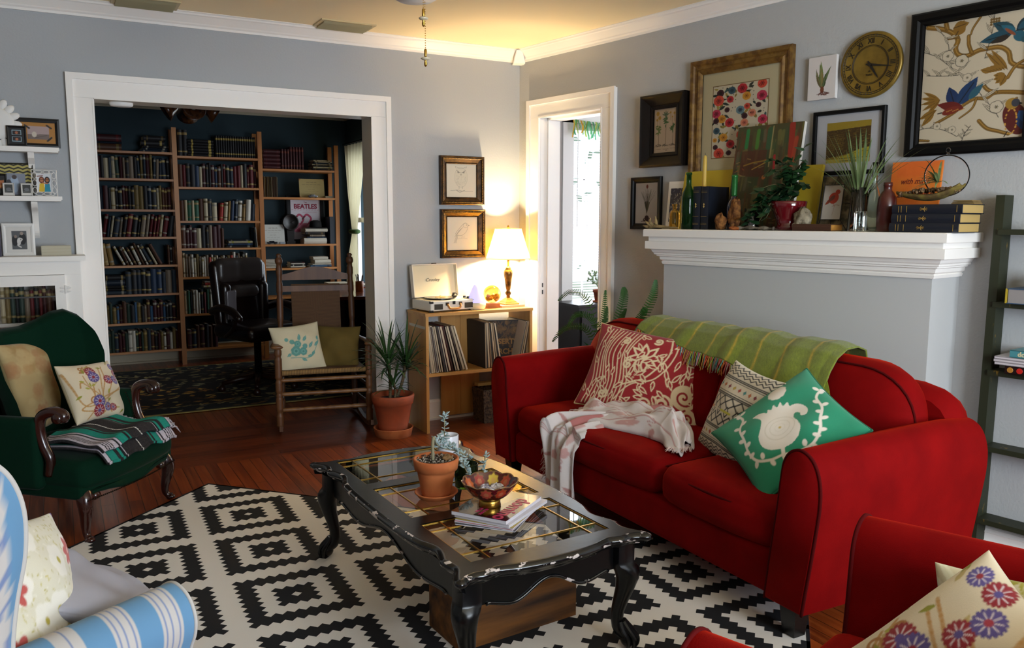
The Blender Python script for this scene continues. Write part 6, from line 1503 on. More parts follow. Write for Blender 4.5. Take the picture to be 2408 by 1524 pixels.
# small canvas with an aloe
t = thing('canvas_print', 'small white canvas with an aloe plant beside the wall clock', 'picture', rwl(2.395, .004, 1.998), RA)
MB().box(-.074, .074, -.022, 0, 0, .205).build('canvas_block', mat('canvas_edge', 'd4d0cc', .8), t)
cv = Canvas(.72, 1, 'cdc6c2', 120)
for a, L, bd, c in ((1.9, .55, -.25, '4a5a34'), (1.75, .62, -.05, '5a6a3c'), (1.6, .66, .06, '6a7a40'), (1.35, .55, -.18, '4a5a34'), (2.2, .50, -.3, '5a5030'), (1.5, .50, .2, '7a6a3c'), (1.1, .35, .3, '3c4a2c')): cv.leaf(.38, .24, a, L, .085, c, vein='7a8a54', bend=bd)
cv.ell(.38, .22, .05, .08, '6a3820')
for k in range(16): cv.curve([(.38, .18), (.38+random.uniform(-.12, .2), .12), (.38+random.uniform(-.15, .25), .10+random.uniform(-.02, .03))], .008, '5a2a1c')
flat_print('print', cv, .146, .203, t, y=-.0225, z0=.001)
# round brass wall clock
def clock():
    t = thing('wall_clock', 'round brass wall clock with black Roman numerals above the mantel', 'clock', rwl(2.637, .003, 2.130), RA)
    R_ = .150; M_cb = mat('aged_brass_face', '8f7430', .38, metal=.55, col2='7a6228', nscale=14); M_ck = mat('clock_black', '14100a', .5)
    b = MB(); b.lathe([(.001, 0), (R_, 0), (R_+.002, -.008), (R_-.004, -.020), (R_-.014, -.016), (.001, -.015)], (0, 0, 0), 64, ax='y'); b.build('clock_face', M_cb, t, smooth=True)
    r = MB()
    for rr, w_ in ((.136, .0013), (.127, .0010), (.088, .0013), (.083, .0008)): r.tube([(rr*math.cos(a), -.0175, rr*math.sin(a)) for a in np.linspace(0, 2*PI, 60, endpoint=False)], w_, 5, closed=True)
    for k in range(60): a = 2*PI*k/60; r.tube([(.128*math.cos(a), -.0175, .128*math.sin(a)), (.135*math.cos(a), -.0175, .135*math.sin(a))], .0008, 4)
    tag(r.build('minute_track', M_ck, t), kind='stuff')
    for k, s in enumerate(['XII', 'I', 'II', 'III', 'IIII', 'V', 'VI', 'VII', 'VIII', 'IX', 'X', 'XI']):
        a = PI/2-k*PI/6
        q_ = text_mesh('numeral', s, .034, M_ck, t, (.107*math.cos(a), -.0175, .107*math.sin(a)), sx=.80, bold=.0006); q_.rotation_euler = (PI/2, k*PI/6, 0); q_.rotation_mode = 'XYZ'
        q_.matrix_local = Matrix.Translation((.107*math.cos(a), -.0178, .107*math.sin(a))) @ Matrix.Rotation(k*PI/6, 4, 'Y') @ Matrix.Rotation(PI/2, 4, 'X') @ Matrix.Diagonal((.80, 1, 1, 1))
    text_mesh('dial_text', 'PARIS', .013, M_ck, t, (-.002, -.0178, -.046)); text_mesh('dial_text', 'A', .016, M_ck, t, (-.002, -.0178, -.030))
    def hand(a, L, w_):
        h = MB(); c, s = math.cos(a), math.sin(a); pts = [(-.02, .003), (0, .006), (L*.5, w_), (L*.8, w_*.7), (L, 0), (L*.8, -w_*.7), (L*.5, -w_), (0, -.006), (-.02, -.003)]
        h.prism([(u*c-v*s, u*s+v*c) for u, v in pts], -.021, -.0195, 'y'); h.build('clock_hand', M_ck, t)
    hand(math.radians(-10), .112, .003); hand(math.radians(-57), .080, .0045); MB().lathe([(.007, -.0235), (.007, -.018)], (0, 0, 0), 14, ax='y').build('centre_cap', M_ck, t)
clock()
# big bird and branch fabric print
cv = Canvas(.78, 1.0, 'c9bca4', 330); G_ = '8a6420'; G2 = 'a8803a'; IK = '2a2622'
def branch(P, w0, w1):
    q_ = spline(P, 40); cv.line(q_, w0+.006, '4a3410', wd2=w1+.006); cv.line(q_, w0, G_, wd2=w1); 
    for o_ in (-.25, .1, .3): cv.line([(x+w0*o_*.5, y+w0*o_) for x, y in q_], .003, '5a4014')
    cv.line([(x, y+w0*.12) for x, y in q_], w0*.25, G2)
branch([(.02, .985), (.14, .95), (.22, .90), (.26, .84), (.245, .78), (.27, .72), (.34, .70), (.42, .73), (.50, .735), (.58, .73), (.64, .68), (.66, .60), (.72, .56), (.80, .54)], .035, .030)
branch([(.16, .99), (.17, .95)], .03, .03); branch([(.17, .865), (.26, .865)], .014, .018); branch([(.34, .86), (.345, .79), (.37, .72)], .022, .024)
branch([(.42, 1.0), (.37, .92), (.355, .87)], .012, .008); branch([(.80, .62), (.70, .57), (.645, .48)], .016, .02)
branch([(.12, .16), (.25, .23), (.34, .30), (.42, .34), (.50, .335), (.56, .37), (.66, .365), (.80, .34)], .018, .030); branch([(.47, .45), (.51, .40), (.57, .375)], .026, .022); branch([(.43, .34), (.40, .26), (.31, .19)], .014, .007)
branch([(.72, .31), (.65, .24)], .012, .008); branch([(.46, .155), (.52, .09), (.60, .06), (.68, .03)], .026, .022); branch([(0, .03), (.08, .02)], .016, .012)
def sprig(P, n, L, seed, up=1):
    r_ = random.Random(seed); q_ = spline(P, n*2); cv.line(q_, .005, IK)
    for k in range(1, n):
        x, y = q_[min(len(q_)-1, 2*k)]; a = r_.uniform(-.3, .3)+(2.3 if k % 2 else .4)*up; l = L*r_.uniform(.7, 1.1)
        cv.leaf(x, y, a, l, l*.22, IK); cv.leaf(x+.004*math.cos(a), y+.004*math.sin(a), a, l*.93, l*.17, 'c2b59c', vein=IK)
sprig([(0, .78), (.10, .73), (.18, .66), (.27, .58), (.34, .52), (.42, .43), (.48, .34), (.56, .24), (.60, .17)], 16, .14, 3); sprig([(.03, .58), (.15, .56), (.28, .55)], 6, .10, 5); sprig([(.52, 1.0), (.515, .90), (.50, .80), (.47, .66)], 7, .13, 8); sprig([(.10, .96), (.18, .84), (.20, .72)], 5, .11, 9)
sprig([(0, .12), (.08, .13), (.2, .10), (.30, .04)], 7, .09, 12); sprig([(.34, .0), (.36, .06), (.40, .12)], 6, .07, 13)
for x, y, r in ((.19, .72, .045), (.30, .665, .05), (.35, .52, .035), (.58, .255, .05), (.14, .14, .03), (.26, .10, .03)): cv.flower(x, y, r, 5, IK, None, 1.0); cv.flower(x, y, r*.93, 5, 'c9bca4', None, .94); cv.flower(x, y, r*.3, 6, IK, '8a7a2c', .3)
for k in range(7): cv.leaf(.64-.02*k, .545, 2.2+.35*k*.3, .22 if k < 2 else .08, .045, G_, vein='4a3410')
for a in (3.0, 3.4, 3.8, 4.3): cv.leaf(.63, .50, a, .09, .05, G_, vein='4a3410')
for k in range(9): cv.ell(.50+.018*(k % 4), .96-.02*(k//4), .010, .010, '6a5020'); 
cv.leaf(.24, .88, 1.1, .13, .10, G_, vein='4a3410'); cv.leaf(.22, .945, .2, .12, .08, G_, vein='4a3410')
for a in (2.6, 2.95, 3.3, 3.65, 4.0): cv.leaf(.15, .36, a, .16, .035, G_, vein='4a3410')
cv.leaf(.13, .28, 3.6, .16, .05, G_, vein='4a3410'); cv.leaf(.11, .26, 4.0, .15, .05, G_, vein='4a3410')
def bird1(x, y):   # flying, seen from above
    cv.leaf(x+.02, y-.01, 2.6, .20, .09, '1c4450', vein='0c2028'); cv.leaf(x+.02, y-.005, 2.6, .13, .05, '246478'); cv.leaf(x, y-.01, 3.3, .24, .09, '1a4a5c', vein='0c2028'); cv.leaf(x-.02, y-.03, 3.4, .15, .05, '2a2018'); cv.leaf(x+.02, y, .62, .20, .10, '16303c', vein='0c1820'); cv.leaf(x+.03, y+.01, .66, .15, .05, '1f5064'); cv.ell(x+.05, y-.045, .05, .04, '205a6c', rot=-.6); cv.ell(x+.085, y-.075, .028, .024, '24505c'); cv.ell(x-.02, y, .05, .012, '8c4a2c', rot=-.7)
bird1(.66, .84)
def bird2(x, y):
    cv.leaf(x, y, 1.9, .17, .10, '16305c', vein='0a1424'); cv.leaf(x+.02, y, 1.0, .26, .11, '1a3a64', vein='0a1424'); cv.leaf(x+.10, y+.04, .85, .16, .06, '2a5c6c'); cv.leaf(x+.07, y-.03, 2.9, .22, .085, '6a1c14'); cv.ell(x-.03, y-.04, .07, .03, '7a2818', rot=.3)
    for k in range(12): cv.ell(x-.06+.012*k, y-.045+.004*(k % 4), .005, .004, 'c08a3c')
    cv.line([(x-.1, y-.05), (x-.13, y-.055)], .01, '2a1c14')
bird2(.27, .30)
def bird3(x, y):
    cv.ell(x, y, .085, .135, '5a1a14', rot=.35); cv.ell(x-.03, y+.12, .048, .045, 'a07a2c'); cv.ell(x-.005, y+.125, .03, .032, '3c3c44'); cv.leaf(x+.02, y+.05, -1.0, .22, .12, '163464', vein='0a1424'); cv.leaf(x+.02, y+.06, -.9, .15, .07, '1f4c84')
    for k in range(34): a = random.uniform(0, 6.28); cv.ell(x-.03+.04*math.cos(a), y-.02+.10*math.sin(a), .006, .005, 'c8963c')
    cv.poly([(x+.02, y+.13), (x+.045, y+.115), (x+.02, y+.105)], '1a1a1a'); cv.line([(x-.05, y-.10), (x-.07, y-.14)], .008, '2a1c14')
bird3(.72, .15)
picture('framed_picture', 'large black framed print of birds on golden branches at right', 'picture', rwl(3.093, .004, 1.694), RA, .535, .622, [(0, .028), (.008, .034), (.030, .034), (.040, .026), (.050, .026), (.056, .014)], mat('satin_black', '060607', .45, spec=.2), cv, (.056, .056))
# aerial view print
cv = Canvas(1.12, 1, '8a7420', 130); rnd = random.Random(8)
cv.poly([(0, .12), (1.12, .30), (1.12, .96), (0, .96)], '4a3410'); cv.poly([(0, .80), (1.12, .86), (1.12, 1), (0, 1)], '9a8224')
for k in range(500): x, y = rnd.uniform(0, 1.12), rnd.uniform(.15, .8); cv.line([(x, y), (x+rnd.uniform(-.05, .05), y+rnd.uniform(-.02, .02))], .008, rnd.choice(['2c1e08', '6a5418', '86702a', '3c2a0c']))
for k in range(8): cv.line([(0, .30+.05*k), (.45, .36+.05*k)], .006, '7a6424'); cv.line([(.05*k, .22), (.05*k+.1, .62)], .006, '7a6424')
cv.poly([(.1, 0), (.25, .12), (.5, .18), (.7, .26), (.9, .33), (1.12, .36), (1.12, 0)], 'a89a2c'); cv.poly([(0, 0), (1.12, 0), (1.12, .10), (0, .10)], 'b0a040'); cv.line([(0, .10), (1.12, .12)], .012, '4a3410')
for k in range(14): x = .25+.06*k; y = .16+.02*k*.5-rnd.uniform(0, .05); cv.line([(x, y), (x+.04, y+.012)], .010, '5a4818')
for k in range(12): cv.line([(.36+.04*k, .045), (.38+.04*k, .045)], .02, '5a4818')
picture('framed_picture', 'black framed sepia aerial view of a town with white mat', 'picture', rwl(2.541, .004, 1.628), RA, .370, .310, [(0, .018), (.004, .021), (.016, .021), (.020, .012)], MATS['satin_black'], cv, (.072, .058), board=mat('white_mat', 'b8b8bc', .8))
cv = Canvas(.62, 1, 'b4aca4', 130); rnd = random.Random(3)
for k in range(30): a = rnd.uniform(1.15, 1.95); cv.line([(.33, .26), (.33+math.cos(a)*.2, .26+math.sin(a)*.28), (.33+math.cos(a)*rnd.uniform(.42, .62)*1.1, .26+math.sin(a)*rnd.uniform(.42, .60))], .012, rnd.choice(['2c2c1c', '4a4a2c', '3a3020']), wd2=.004)
cv.line([(.33, .2), (.33, .88)], .008, '5a3a24'); cv.ell(.33, .91, .03, .05, '6a2c18')
for k in range(12): cv.curve([(.33, .16), (.33+rnd.uniform(-.1, .1), .10), (.33+rnd.uniform(-.16, .16), .05)], .014, '3a1e14')
cv.ell(.33, .14, .06, .06, '3a1e14')
picture('framed_picture', 'black framed print of a grass tuft with roots, left of the mantel', 'picture', rwl(1.247, .004, 1.352), RA, .247, .316, [(0, .014), (.005, .020), (.018, .018), (.024, .010), (.034, .008)], MATS['satin_black'], cv, (.036, .036))
# ------------------------------------------------------------ things on the mantel
Z0 = MT+.0005
def mthing(name, label, cat, s, h, rz=0.0, tilt=0.0, z=Z0, group=None): return thing(name, label, cat, rwl(s, h, z), group=group, rot=(tilt, 0, RA+rz))
def glass_mat(name, col, rough=.03): return mat(name, col, rough, trans=.92, ior=1.3)
G_green = glass_mat('green_bottle_glass', '2f6a34'); G_dark = mat('dark_brown_glass', '140c08', .12, coat=.6); G_clear = M_glass
def bottle(t, prof, m_, n=28, name='body'): return MB().lathe(prof, (0, 0, 0), n).build(name, m_, t, smooth=True)
t = mthing('leaning_print', 'white framed dark leaf print leaning behind the brown bottle', 'picture', 1.515, .050, tilt=-.10)
MB().box(-.078, .078, 0, .010, 0, .275).build('frame', M_white, t); cv = Canvas(.75, 1, '2c2c40', 70)
for k in range(120): x, y, a = random.uniform(.0, .75), random.uniform(0, 1), random.uniform(0, 6.28); cv.leaf(x, y, a, .10, .03, random.choice(['8a8a90', '6a7078', 'a0a09a', '1c1c30']))
flat_print('print', cv, .118, .195, t, y=-.0008, z0=.040)
t = mthing('leaning_canvas', 'plain bright yellow canvas leaning behind books and painting', 'canvas', 2.002, .105, tilt=-.20)
cy_ = MB(); cy_.box(-.432, .432, 0, .018, 0, .330); cy_.build('canvas_block', mat('yellow_paint', 'b8a024', .7, bump=dict(scale=200, strength=.2, dist=.001)), t)
t = mthing('leaning_canvas', 'abstract green and brown painting leaning on the yellow canvas', 'canvas', 2.148, .165, tilt=-.17)
MB().box(-.196, .196, 0, .020, 0, .545).build('canvas_block', mat('canvas_white', 'd4d0c8', .8), t)
cv = Canvas(.72, 1, '3c3a1c', 200); rnd = random.Random(41)
for k in range(240):
    x, y = rnd.uniform(0, .72), rnd.uniform(0, 1); c = rnd.choice(['4a4420', '2c4424', '5a2c14', '3c2012', '6a6430', '24381e', '4a3018', '585440']); cv.line([(x, y), (x+rnd.uniform(-.02, .02), y-rnd.uniform(.08, .25))], rnd.uniform(.015, .045), c, al=.55)
cv.poly([(.08, .52), (.36, .50), (.36, .76), (.08, .76)], '4a1c0e', al=.75); cv.line([(.12, .62), (.22, .645), (.36, .66)], .012, '8a6a20'); cv.line([(.22, .58), (.36, .64)], .008, 'a88a34')
for a in ((.12, .96, .02, '1c6a34'), (.24, .95, .02, '3c6a24'), (.37, .95, .03, '2a4a2c')): cv.line([(a[0], a[1]), (a[0], a[1]-.16)], a[2]*2, a[3])
cv.line([(.60, .98), (.62, .70)], .06, '8c1c10', al=.9); cv.line([(.66, .85), (.64, .6)], .04, 'a0341c', al=.7); cv.line([(.45, .7), (.46, .58)], .025, '9a1820'); cv.line([(.40, .98), (.40, .60)], .012, '8a7a4c'); cv.ell(.36, .50, .02, .02, 'a8642c')
for k in range(60): x, y = rnd.uniform(0, .72), rnd.uniform(0, .7); cv.line([(x, y), (x+rnd.uniform(-.06, .06), y+rnd.uniform(-.02, .02))], .006, rnd.choice(['b08a4c', 'a8502c', '8a8a5c']), al=.6)
flat_print('painting', cv, .392, .545, t, y=-.0008, z0=0)
t = mthing('driftwood', 'pale forked driftwood twig at the left end of the mantel', 'driftwood', 1.640, .300)
m_ = MB(); 
for P in ([(-.10, 0, .010), (-.04, -.005, .016), (.03, 0, .010), (.10, .01, .008)], [(-.06, 0, .012), (-.085, -.01, .035), (-.080, -.015, .062)], [(-.07, 0, .012), (-.10, -.01, .030), (-.125, -.01, .045)], [(-.05, 0, .014), (-.06, .01, .04), (-.07, .012, .07)], [(-.09, 0, .010), (-.12, 0, .012), (-.145, -.006, .020)]): m_.tube(spline(P, 12), [float(np.interp(i/(len(spline(P, 12))-1), [0, .6, 1], [.010, .008, .002])) for i in range(len(spline(P, 12)))], 8)
m_.build('twig', mat('pale_driftwood', '9a8458', .85, col2='6a5a3a', nscale=40), t, smooth=True)
t = mthing('glass_bottle', 'small clear amber-tinted bottle at the left end of the mantel', 'bottle', 1.655, .225)
bottle(t, [(.027, 0), (.029, .004), (.029, .085), (.022, .10), (.011, .108), (.011, .128), (.014, .130), (.014, .138), (.009, .138)], glass_mat('amber_tint_glass', 'e0b85c'))
t = mthing('glass_bottle', 'short black-brown glass bottle beside the green wine bottle', 'bottle', 1.700, .165)
bottle(t, [(.036, 0), (.038, .005), (.038, .10), (.030, .115), (.013, .125), (.012, .16), (.015, .162), (.015, .172), (.010, .172)], G_dark)
t = mthing('wine_bottle', 'tall green wine bottle standing in front of the yellow canvas', 'bottle', 1.772, .250)
bottle(t, [(.035, 0), (.037, .004), (.037, .165), (.034, .19), (.020, .222), (.0145, .235), (.0135, .29), (.0165, .292), (.0165, .304), (.011, .305)], G_green)
t = mthing('taper_candle', 'tall yellow taper candle rising behind the dark blue books', 'candle', 1.828, .190)
MB().lathe([(.011, 0), (.011, .34), (.0095, .385), (.004, .395), (.001, .396)], (0, 0, 0), 16).build('candle_stick', mat('yellow_wax', 'c9a84a', .5, subs=.2), t, smooth=True); MB().lathe([(.026, 0), (.028, .006), (.014, .012), (.014, .04), (.018, .045)], (0, 0, 0), 20).build('holder', M_brass, t, smooth=True); MB().tube([(0, 0, .395), (.001, 0, .408)], .001, 5).build('wick', M_black, t)
def volume(label, s, h, rz, w, d, hh, cover, pages, z=Z0, lay=False, dz=0, group='dark blue volumes on the mantel', deco=True):
    """upright or lying book with spine to -y"""
    t = mthing('book', label, 'book', s, h, rz, z=z+dz, group=group)
    m_ = MB(); n = 8; sp = [(-w/2+w*i/n, -.006*math.sin(PI*i/n)) for i in range(n+1)]
    if not lay:
        b = MB(); b.prism([(x, y) for x, y in sp]+[(w/2, .003), (-w/2, .003)], 0, hh, 'z'); b.box(-w/2, -w/2+.003, 0, d, 0, hh); b.box(w/2-.003, w/2, 0, d, 0, hh); b.build('cover', cover, t)
        MB().box(-w/2+.003, w/2-.003, .003, d-.004, .003, hh-.003).build('page_block', pages, t)
        if deco:
            g = MB()
            for zz in (.12, .145, .3, .86, .89): g.box(-w*.38, w*.38, -.0072, -.0058, hh*zz, hh*zz+.0012)
            zc = hh*.56; g.tube([(0, -.007, zc-.012), (0, -.007, zc+.012)], .0012, 4)
            for a in (-.8, .8, 2.3, 3.9): g.tube([(0, -.007, zc), (.008*math.cos(a), -.007, zc+.010*math.sin(a))], .0012, 4)
            g.build('gold_tooling', M_gold, t)
    else:
        b = MB(); b.prism([(y, z_) for y, z_ in [(-.006*math.sin(PI*i/n), w*i/n) for i in range(n+1)]+[(.003, w), (.003, 0)]], -hh/2, hh/2, 'x'); b.box(-hh/2, hh/2, 0, d, 0, .003); b.box(-hh/2, hh/2, 0, d, w-.003, w); b.build('cover', cover, t)
        MB().box(-hh/2+.004, hh/2-.003, .003, d-.004, .003, w-.003).build('page_block', pages, t)
        if deco:
            g = MB()
            for xx in (-.40, -.36, -.28, .43): g.box(hh*xx, hh*xx+.002, -.0072, -.0058, w*.15, w*.85)
            xc = -.03*hh; g.tube([(xc-.016, -.0072, w/2), (xc+.016, -.0072, w/2)], .0012, 4)
            for a in (.5, -.5, 2.6, 3.7, 1.2, -1.2): g.tube([(xc, -.0072, w/2), (xc+.016*math.cos(a), -.0072, w/2+.011*math.sin(a))], .0012, 4)
            g.build('gold_tooling', M_gold, t)
    return t
M_nv = mat('navy_cloth', '0b1220', .5); M_yp = mat('yellowed_pages', 'b89a5c', .8, bump=dict(scale=300, strength=.4, dist=.001, vec=(1, 1, 40)))
volume('left of two tall dark blue volumes standing behind the green bottle', 1.838, .262, 0, .050, .170, .228, M_nv, M_yp)
volume('right of two tall dark blue volumes, its cover facing the sofa end', 1.892, .262, 0, .050, .170, .226, M_nv, M_yp)
t = mthing('painted_bottle', 'purple glazed bottle with green foil neck in front of the painting', 'bottle', 2.058, .235)
bottle(t, [(.034, 0), (.036, .004), (.036, .120), (.030, .142), (.016, .160), (.014, .175)], mat('purple_glaze', '1e1634', .15, coat=.8)); bottle(t, [(.0145, .172), (.0155, .178), (.0155, .268), (.0165, .27), (.0165, .280), (.001, .280)], mat('green_foil', '2a6a30', .25, metal=.3), name='neck_foil')
t = mthing('bark_piece', 'two rough brown bark chunks at the foot of the purple bottle', 'bark', 2.080, .290)
M_bark = mat('orange_brown_bark', '5a3414', .95, col2='8a5a28', nscale=45, bump=dict(scale=60, strength=1.0, dist=.008))
def lump(mb, c, r, seed, sc=(1, 1, 1)):
    r_ = random.Random(seed); ph = [r_.uniform(0, 6) for _ in range(6)]; rs = []
    for i in range(15):
        a = -PI/2+PI*i/14; ring_ = []
        for k in range(20):
            b = 2*PI*k/20; q_ = r*(1+.16*math.sin(3*b+ph[0]+2*a)+.12*math.sin(5*b-3*a+ph[1])+.08*math.sin(9*b+7*a+ph[2])+.06*math.sin(13*b+ph[3]-9*a)); ring_.append((c[0]+q_*math.cos(a)*math.cos(b)*sc[0], c[1]+q_*math.cos(a)*math.sin(b)*sc[1], c[2]+q_*math.sin(a)*sc[2]))
        rs.append(ring_)
    mb.rings(rs, cap=False)
for c, r, sc in (((-.062, 0, .040), .032, (1, .6, 1.2)), ((.022, .01, .075), .038, (.9, .6, 1.9))): m_ = MB(); lump(m_, c, r, int(r*1000), sc); m_.build('bark_chunk', M_bark, t, smooth=True)
t = mthing('glass_tumbler', 'clear straight glass tumbler under the trailing ivy leaves', 'glass', 2.178, .245)
bottle(t, [(.001, 0), (.035, 0), (.036, .004), (.037, .108), (.035, .108), (.0335, .006), (.001, .006)], mat('tumbler_glass', 'ffffff', .02, trans=1.0, ior=1.45))
t = mthing('driftwood', 'grey driftwood stick lying in front of the tumbler', 'driftwood', 2.225, .305); m_ = MB(); P = spline([(-.09, 0, .010), (-.03, 0, .013), (.05, .006, .011), (.12, .004, .009)], 16); m_.tube(P, [.008+.004*math.sin(i*1.3) for i in range(len(P))], 9); m_.build('stick', mat('grey_driftwood', '4a4238', .9, col2='7a7060', nscale=40), t, smooth=True)
t = mthing('bark_piece', 'small orange-brown wood chip lying near the grey driftwood', 'bark', 2.125, .318); m_ = MB(); lump(m_, (0, 0, .009), .010, 3, (2.8, 1, .9)); m_.build('chip', mat('orange_chip', '9a5420', .8), t, smooth=True)
t = mthing('potted_ivy', 'trailing dark green ivy in a glossy dark red pot', 'plant', 2.365, .215)
bottle(t, [(.050, 0), (.058, .006), (.058, .020), (.050, .026), (.060, .060), (.082, .110), (.088, .138), (.084, .142), (.078, .138), (.07, .11)], mat('red_glaze', '5a0812', .08, coat=1.0), 40, 'pot'); MB().lathe([(.078, .125), (.001, .13)], (0, 0, 0), 20, cap=False).build('soil', M_soil, t)
def heart_leaf(mb, p, d, up_, L):
    p, d = Vector(p), Vector(d).normalized(); s = d.cross(Vector(up_)).normalized(); u = s.cross(d)
    o2 = [(0, 0), (-.12, .28), (.10, .48), (.45, .45), (.75, .26), (1, 0), (.75, -.26), (.45, -.45), (.10, -.48), (-.12, -.28)]
    vs = [tuple(p+d*a*L+s*b*L+u*(-.18*L*abs(b)*2-.15*L*a*a)) for a, b in o2]+[tuple(p+d*.4*L)]
    mb.add(vs, [(i, (i+1) % 10, 10) for i in range(10)])
lv = MB(); vn = MB(); rnd = random.Random(23)
for k in range(34):
    a = rnd.uniform(0, 2*PI); el = rnd.uniform(.3, 1.4); L = rnd.uniform(.10, .30); tgt = Vector((math.cos(a)*L*.7, math.sin(a)*L*.35-.03, .12+math.sin(el)*L*1.15))
    if k < 13: tgt = Vector((-.06-rnd.uniform(0, .20), -.05-rnd.uniform(0, .05), rnd.uniform(.03, .18)))
    if 13 <= k < 24: tgt = Vector((rnd.uniform(-.16, .10), -.05+rnd.uniform(-.03, .03), rnd.uniform(.16, .36)))
    if k in (24, 25, 26): tgt = Vector((.10, -.02, .27+.03*(k-24)))
    tgt.x = max(-.27, min(.12, tgt.x)); tgt.y = max(-.11, min(.02, tgt.y)); tgt.z = max(.025, tgt.z)
    P = spline([(0, 0, .12), (tgt.x*.35, tgt.y*.4, .12+max(.06, tgt.z*.5)), tuple(tgt)], 12); vn.tube(P, .0017, 5)
    for j in range(4, len(P), 2):
        q_ = P[j]; d = (rnd.uniform(-1, 1), rnd.uniform(-1.0, -.1), rnd.uniform(-.7, .5)); heart_leaf(lv, q_, d, (0, -.5, 1), rnd.uniform(.034, .056))
lv.build('leaves', mat('ivy_leaf', '16301a', .35, col2='234422', nscale=8), t); vn.build('vines', mat('ivy_vine', '5a5a34', .7), t, smooth=True)
t = mthing('pale_stone', 'rough white coral-like stone beside the red pot', 'stone', 2.478, .262); m_ = MB(); lump(m_, (0, 0, .052), .040, 5, (1, .8, 1.25)); lump(m_, (-.022, -.012, .022), .020, 9, (1.1, 1, 1.1)); m_.build('stone', mat('bone_white', '9a8f78', .9, col2='6a5f4a', nscale=30, ramp=(.35, .7), bump=dict(scale=40, strength=1, dist=.008)), t, smooth=True)
volume('small tan-edged book lying flat in front of the bird picture', 2.555, .315, .05, .032, .115, .190, mat('tan_cover', '3c2010', .6), mat('orange_pages', 'a8752c', .8), lay=True, deco=False, group=None)
# leaded glass frame with a red bird
t = mthing('glass_box_frame', 'leaded glass frame with a red bird picture behind the flat book', 'picture', 2.560, .150, tilt=-.16)
m_ = MB(); o4 = [(-.078, 0), (.078, 0), (.078, .262), (-.078, .262)]; i4 = [(-.050, .050), (.050, .050), (.050, .215), (-.050, .215)]
for q_ in (o4, i4): m_.tube([(x, -.002 if q_ is o4 else -.026, z) for x, z in q_], .0024, 6, closed=True)
for p, q_ in zip(o4, i4): m_.tube([(p[0], -.002, p[1]), (q_[0], -.026, q_[1])], .0022, 6)
for p, q_ in (((0, 0), (0, .050)), ((0, .262), (0, .215)), ((-.078, .13), (-.050, .13)), ((.078, .13), (.050, .13))): m_.tube([(p[0], -.002, p[1]), (q_[0], -.026, q_[1])], .0018, 5)
m_.build('lead_came', mat('lead', '1c1814', .5), t)
for k in range(4):
    a_, b__ = o4[k], o4[(k+1) % 4]; c_, d_ = i4[(k+1) % 4], i4[k]; MB().add([(a_[0], -.002, a_[1]), (b__[0], -.002, b__[1]), (c_[0], -.026, c_[1]), (d_[0], -.026, d_[1])], [(0, 1, 2, 3)]).build('glass_pane', M_pglass, t)
cv = Canvas(.60, 1, 'b9b2a8', 120); Rd = 'a8341c'
cv.ell(.32, .62, .15, .17, Rd, rot=-.5); cv.ell(.43, .80, .075, .07, Rd); cv.leaf(.28, .62, 3.9, .30, .10, '8c3a20'); cv.leaf(.36, .70, 3.9, .28, .12, '6a3424'); cv.poly([(.49, .81), (.54, .80), (.49, .78)], '6a4a34'); cv.line([(.34, .47), (.37, .36)], .012, Rd); cv.line([(.37, .38), (.35, .22), (.33, .12)], .008, '9a6a5a'); cv.curve([(.30, .38), (.42, .42), (.52, .40)], .009, '7a5a3c'); cv.ell(.445, .815, .009, .009, '1c1008')
flat_print('print', cv, .098, .162, t, y=-.0245, z0=.0515); MB().box(-.076, .076, -.0015, .0, .002, .26).build('backing', mat('mossy_back', '4a4434', .9, col2='8a7a5c', nscale=30), t)
# cylinder vase with grass-like air plant
t = mthing('glass_vase', 'clear cylinder vase with a spiky green air plant', 'vase', 2.738, .235)
bottle(t, [(.001, 0), (.034, 0), (.0355, .004), (.0355, .196), (.0335, .196), (.033, .012), (.001, .010)], mat('vase_glass', 'ffffff', .02, trans=1.0, ior=1.45), 32)
m_ = MB(); 
for k in range(30): a = random.uniform(0, 6.28); r_ = random.uniform(0, .024); m_.ball((r_*math.cos(a), r_*math.sin(a), .018+random.uniform(0, .022)), .0075, 6, 4)
tag(m_.build('pebbles', mat('vase_pebble', '5a4634', .7, col2='8a7a64', nscale=60), t, smooth=True), kind='stuff')
m_ = MB(); rnd = random.Random(33)
for k in range(40): a = rnd.uniform(0, 6.28); el = rnd.uniform(.75, 1.5); strap_leaf(m_, (.008*math.cos(a), .008*math.sin(a), .13), (math.cos(a)*math.cos(el), .5*math.sin(a)*math.cos(el), math.sin(el)), rnd.uniform(.20, .36), .010, .25+.5*(1.5-el), n=8)
m_.build('grass_leaves', mat('air_plant_green', '4a5e34', .6, col2='6a7a4c', nscale=12), t, smooth=True)
t = mthing('glass_bottle', 'tall narrow clear glass bottle beside the air plant vase', 'bottle', 2.795, .215)
bottle(t, [(.030, 0), (.031, .004), (.031, .12), (.026, .165), (.012, .205), (.0105, .29), (.0125, .292), (.0125, .306), (.009, .306), (.008, .21), (.024, .15), (.029, .11), (.029, .005), (.001, .005)], mat('bottle_glass', 'f4fff8', .02, trans=1.0, ior=1.4))
t = mthing('glass_bottle', 'short square clear bottle at the mantel edge before the vase', 'bottle', 2.785, .300)
MB().rbox((0, 0, .045), (.022, .018, .044), .006, 2).build('body', MATS['bottle_glass'], t, smooth=True)
t = mthing('ceramic_bottle', 'matte red-brown ceramic bottle left of the stacked dark books', 'bottle', 2.868, .235)
bottle(t, [(.036, 0), (.040, .006), (.041, .11), (.038, .145), (.026, .170), (.017, .180), (.017, .198), (.019, .200), (.018, .214), (.012, .214)], mat('oxblood_ceramic', '44120c', .35, coat=.3), 32)
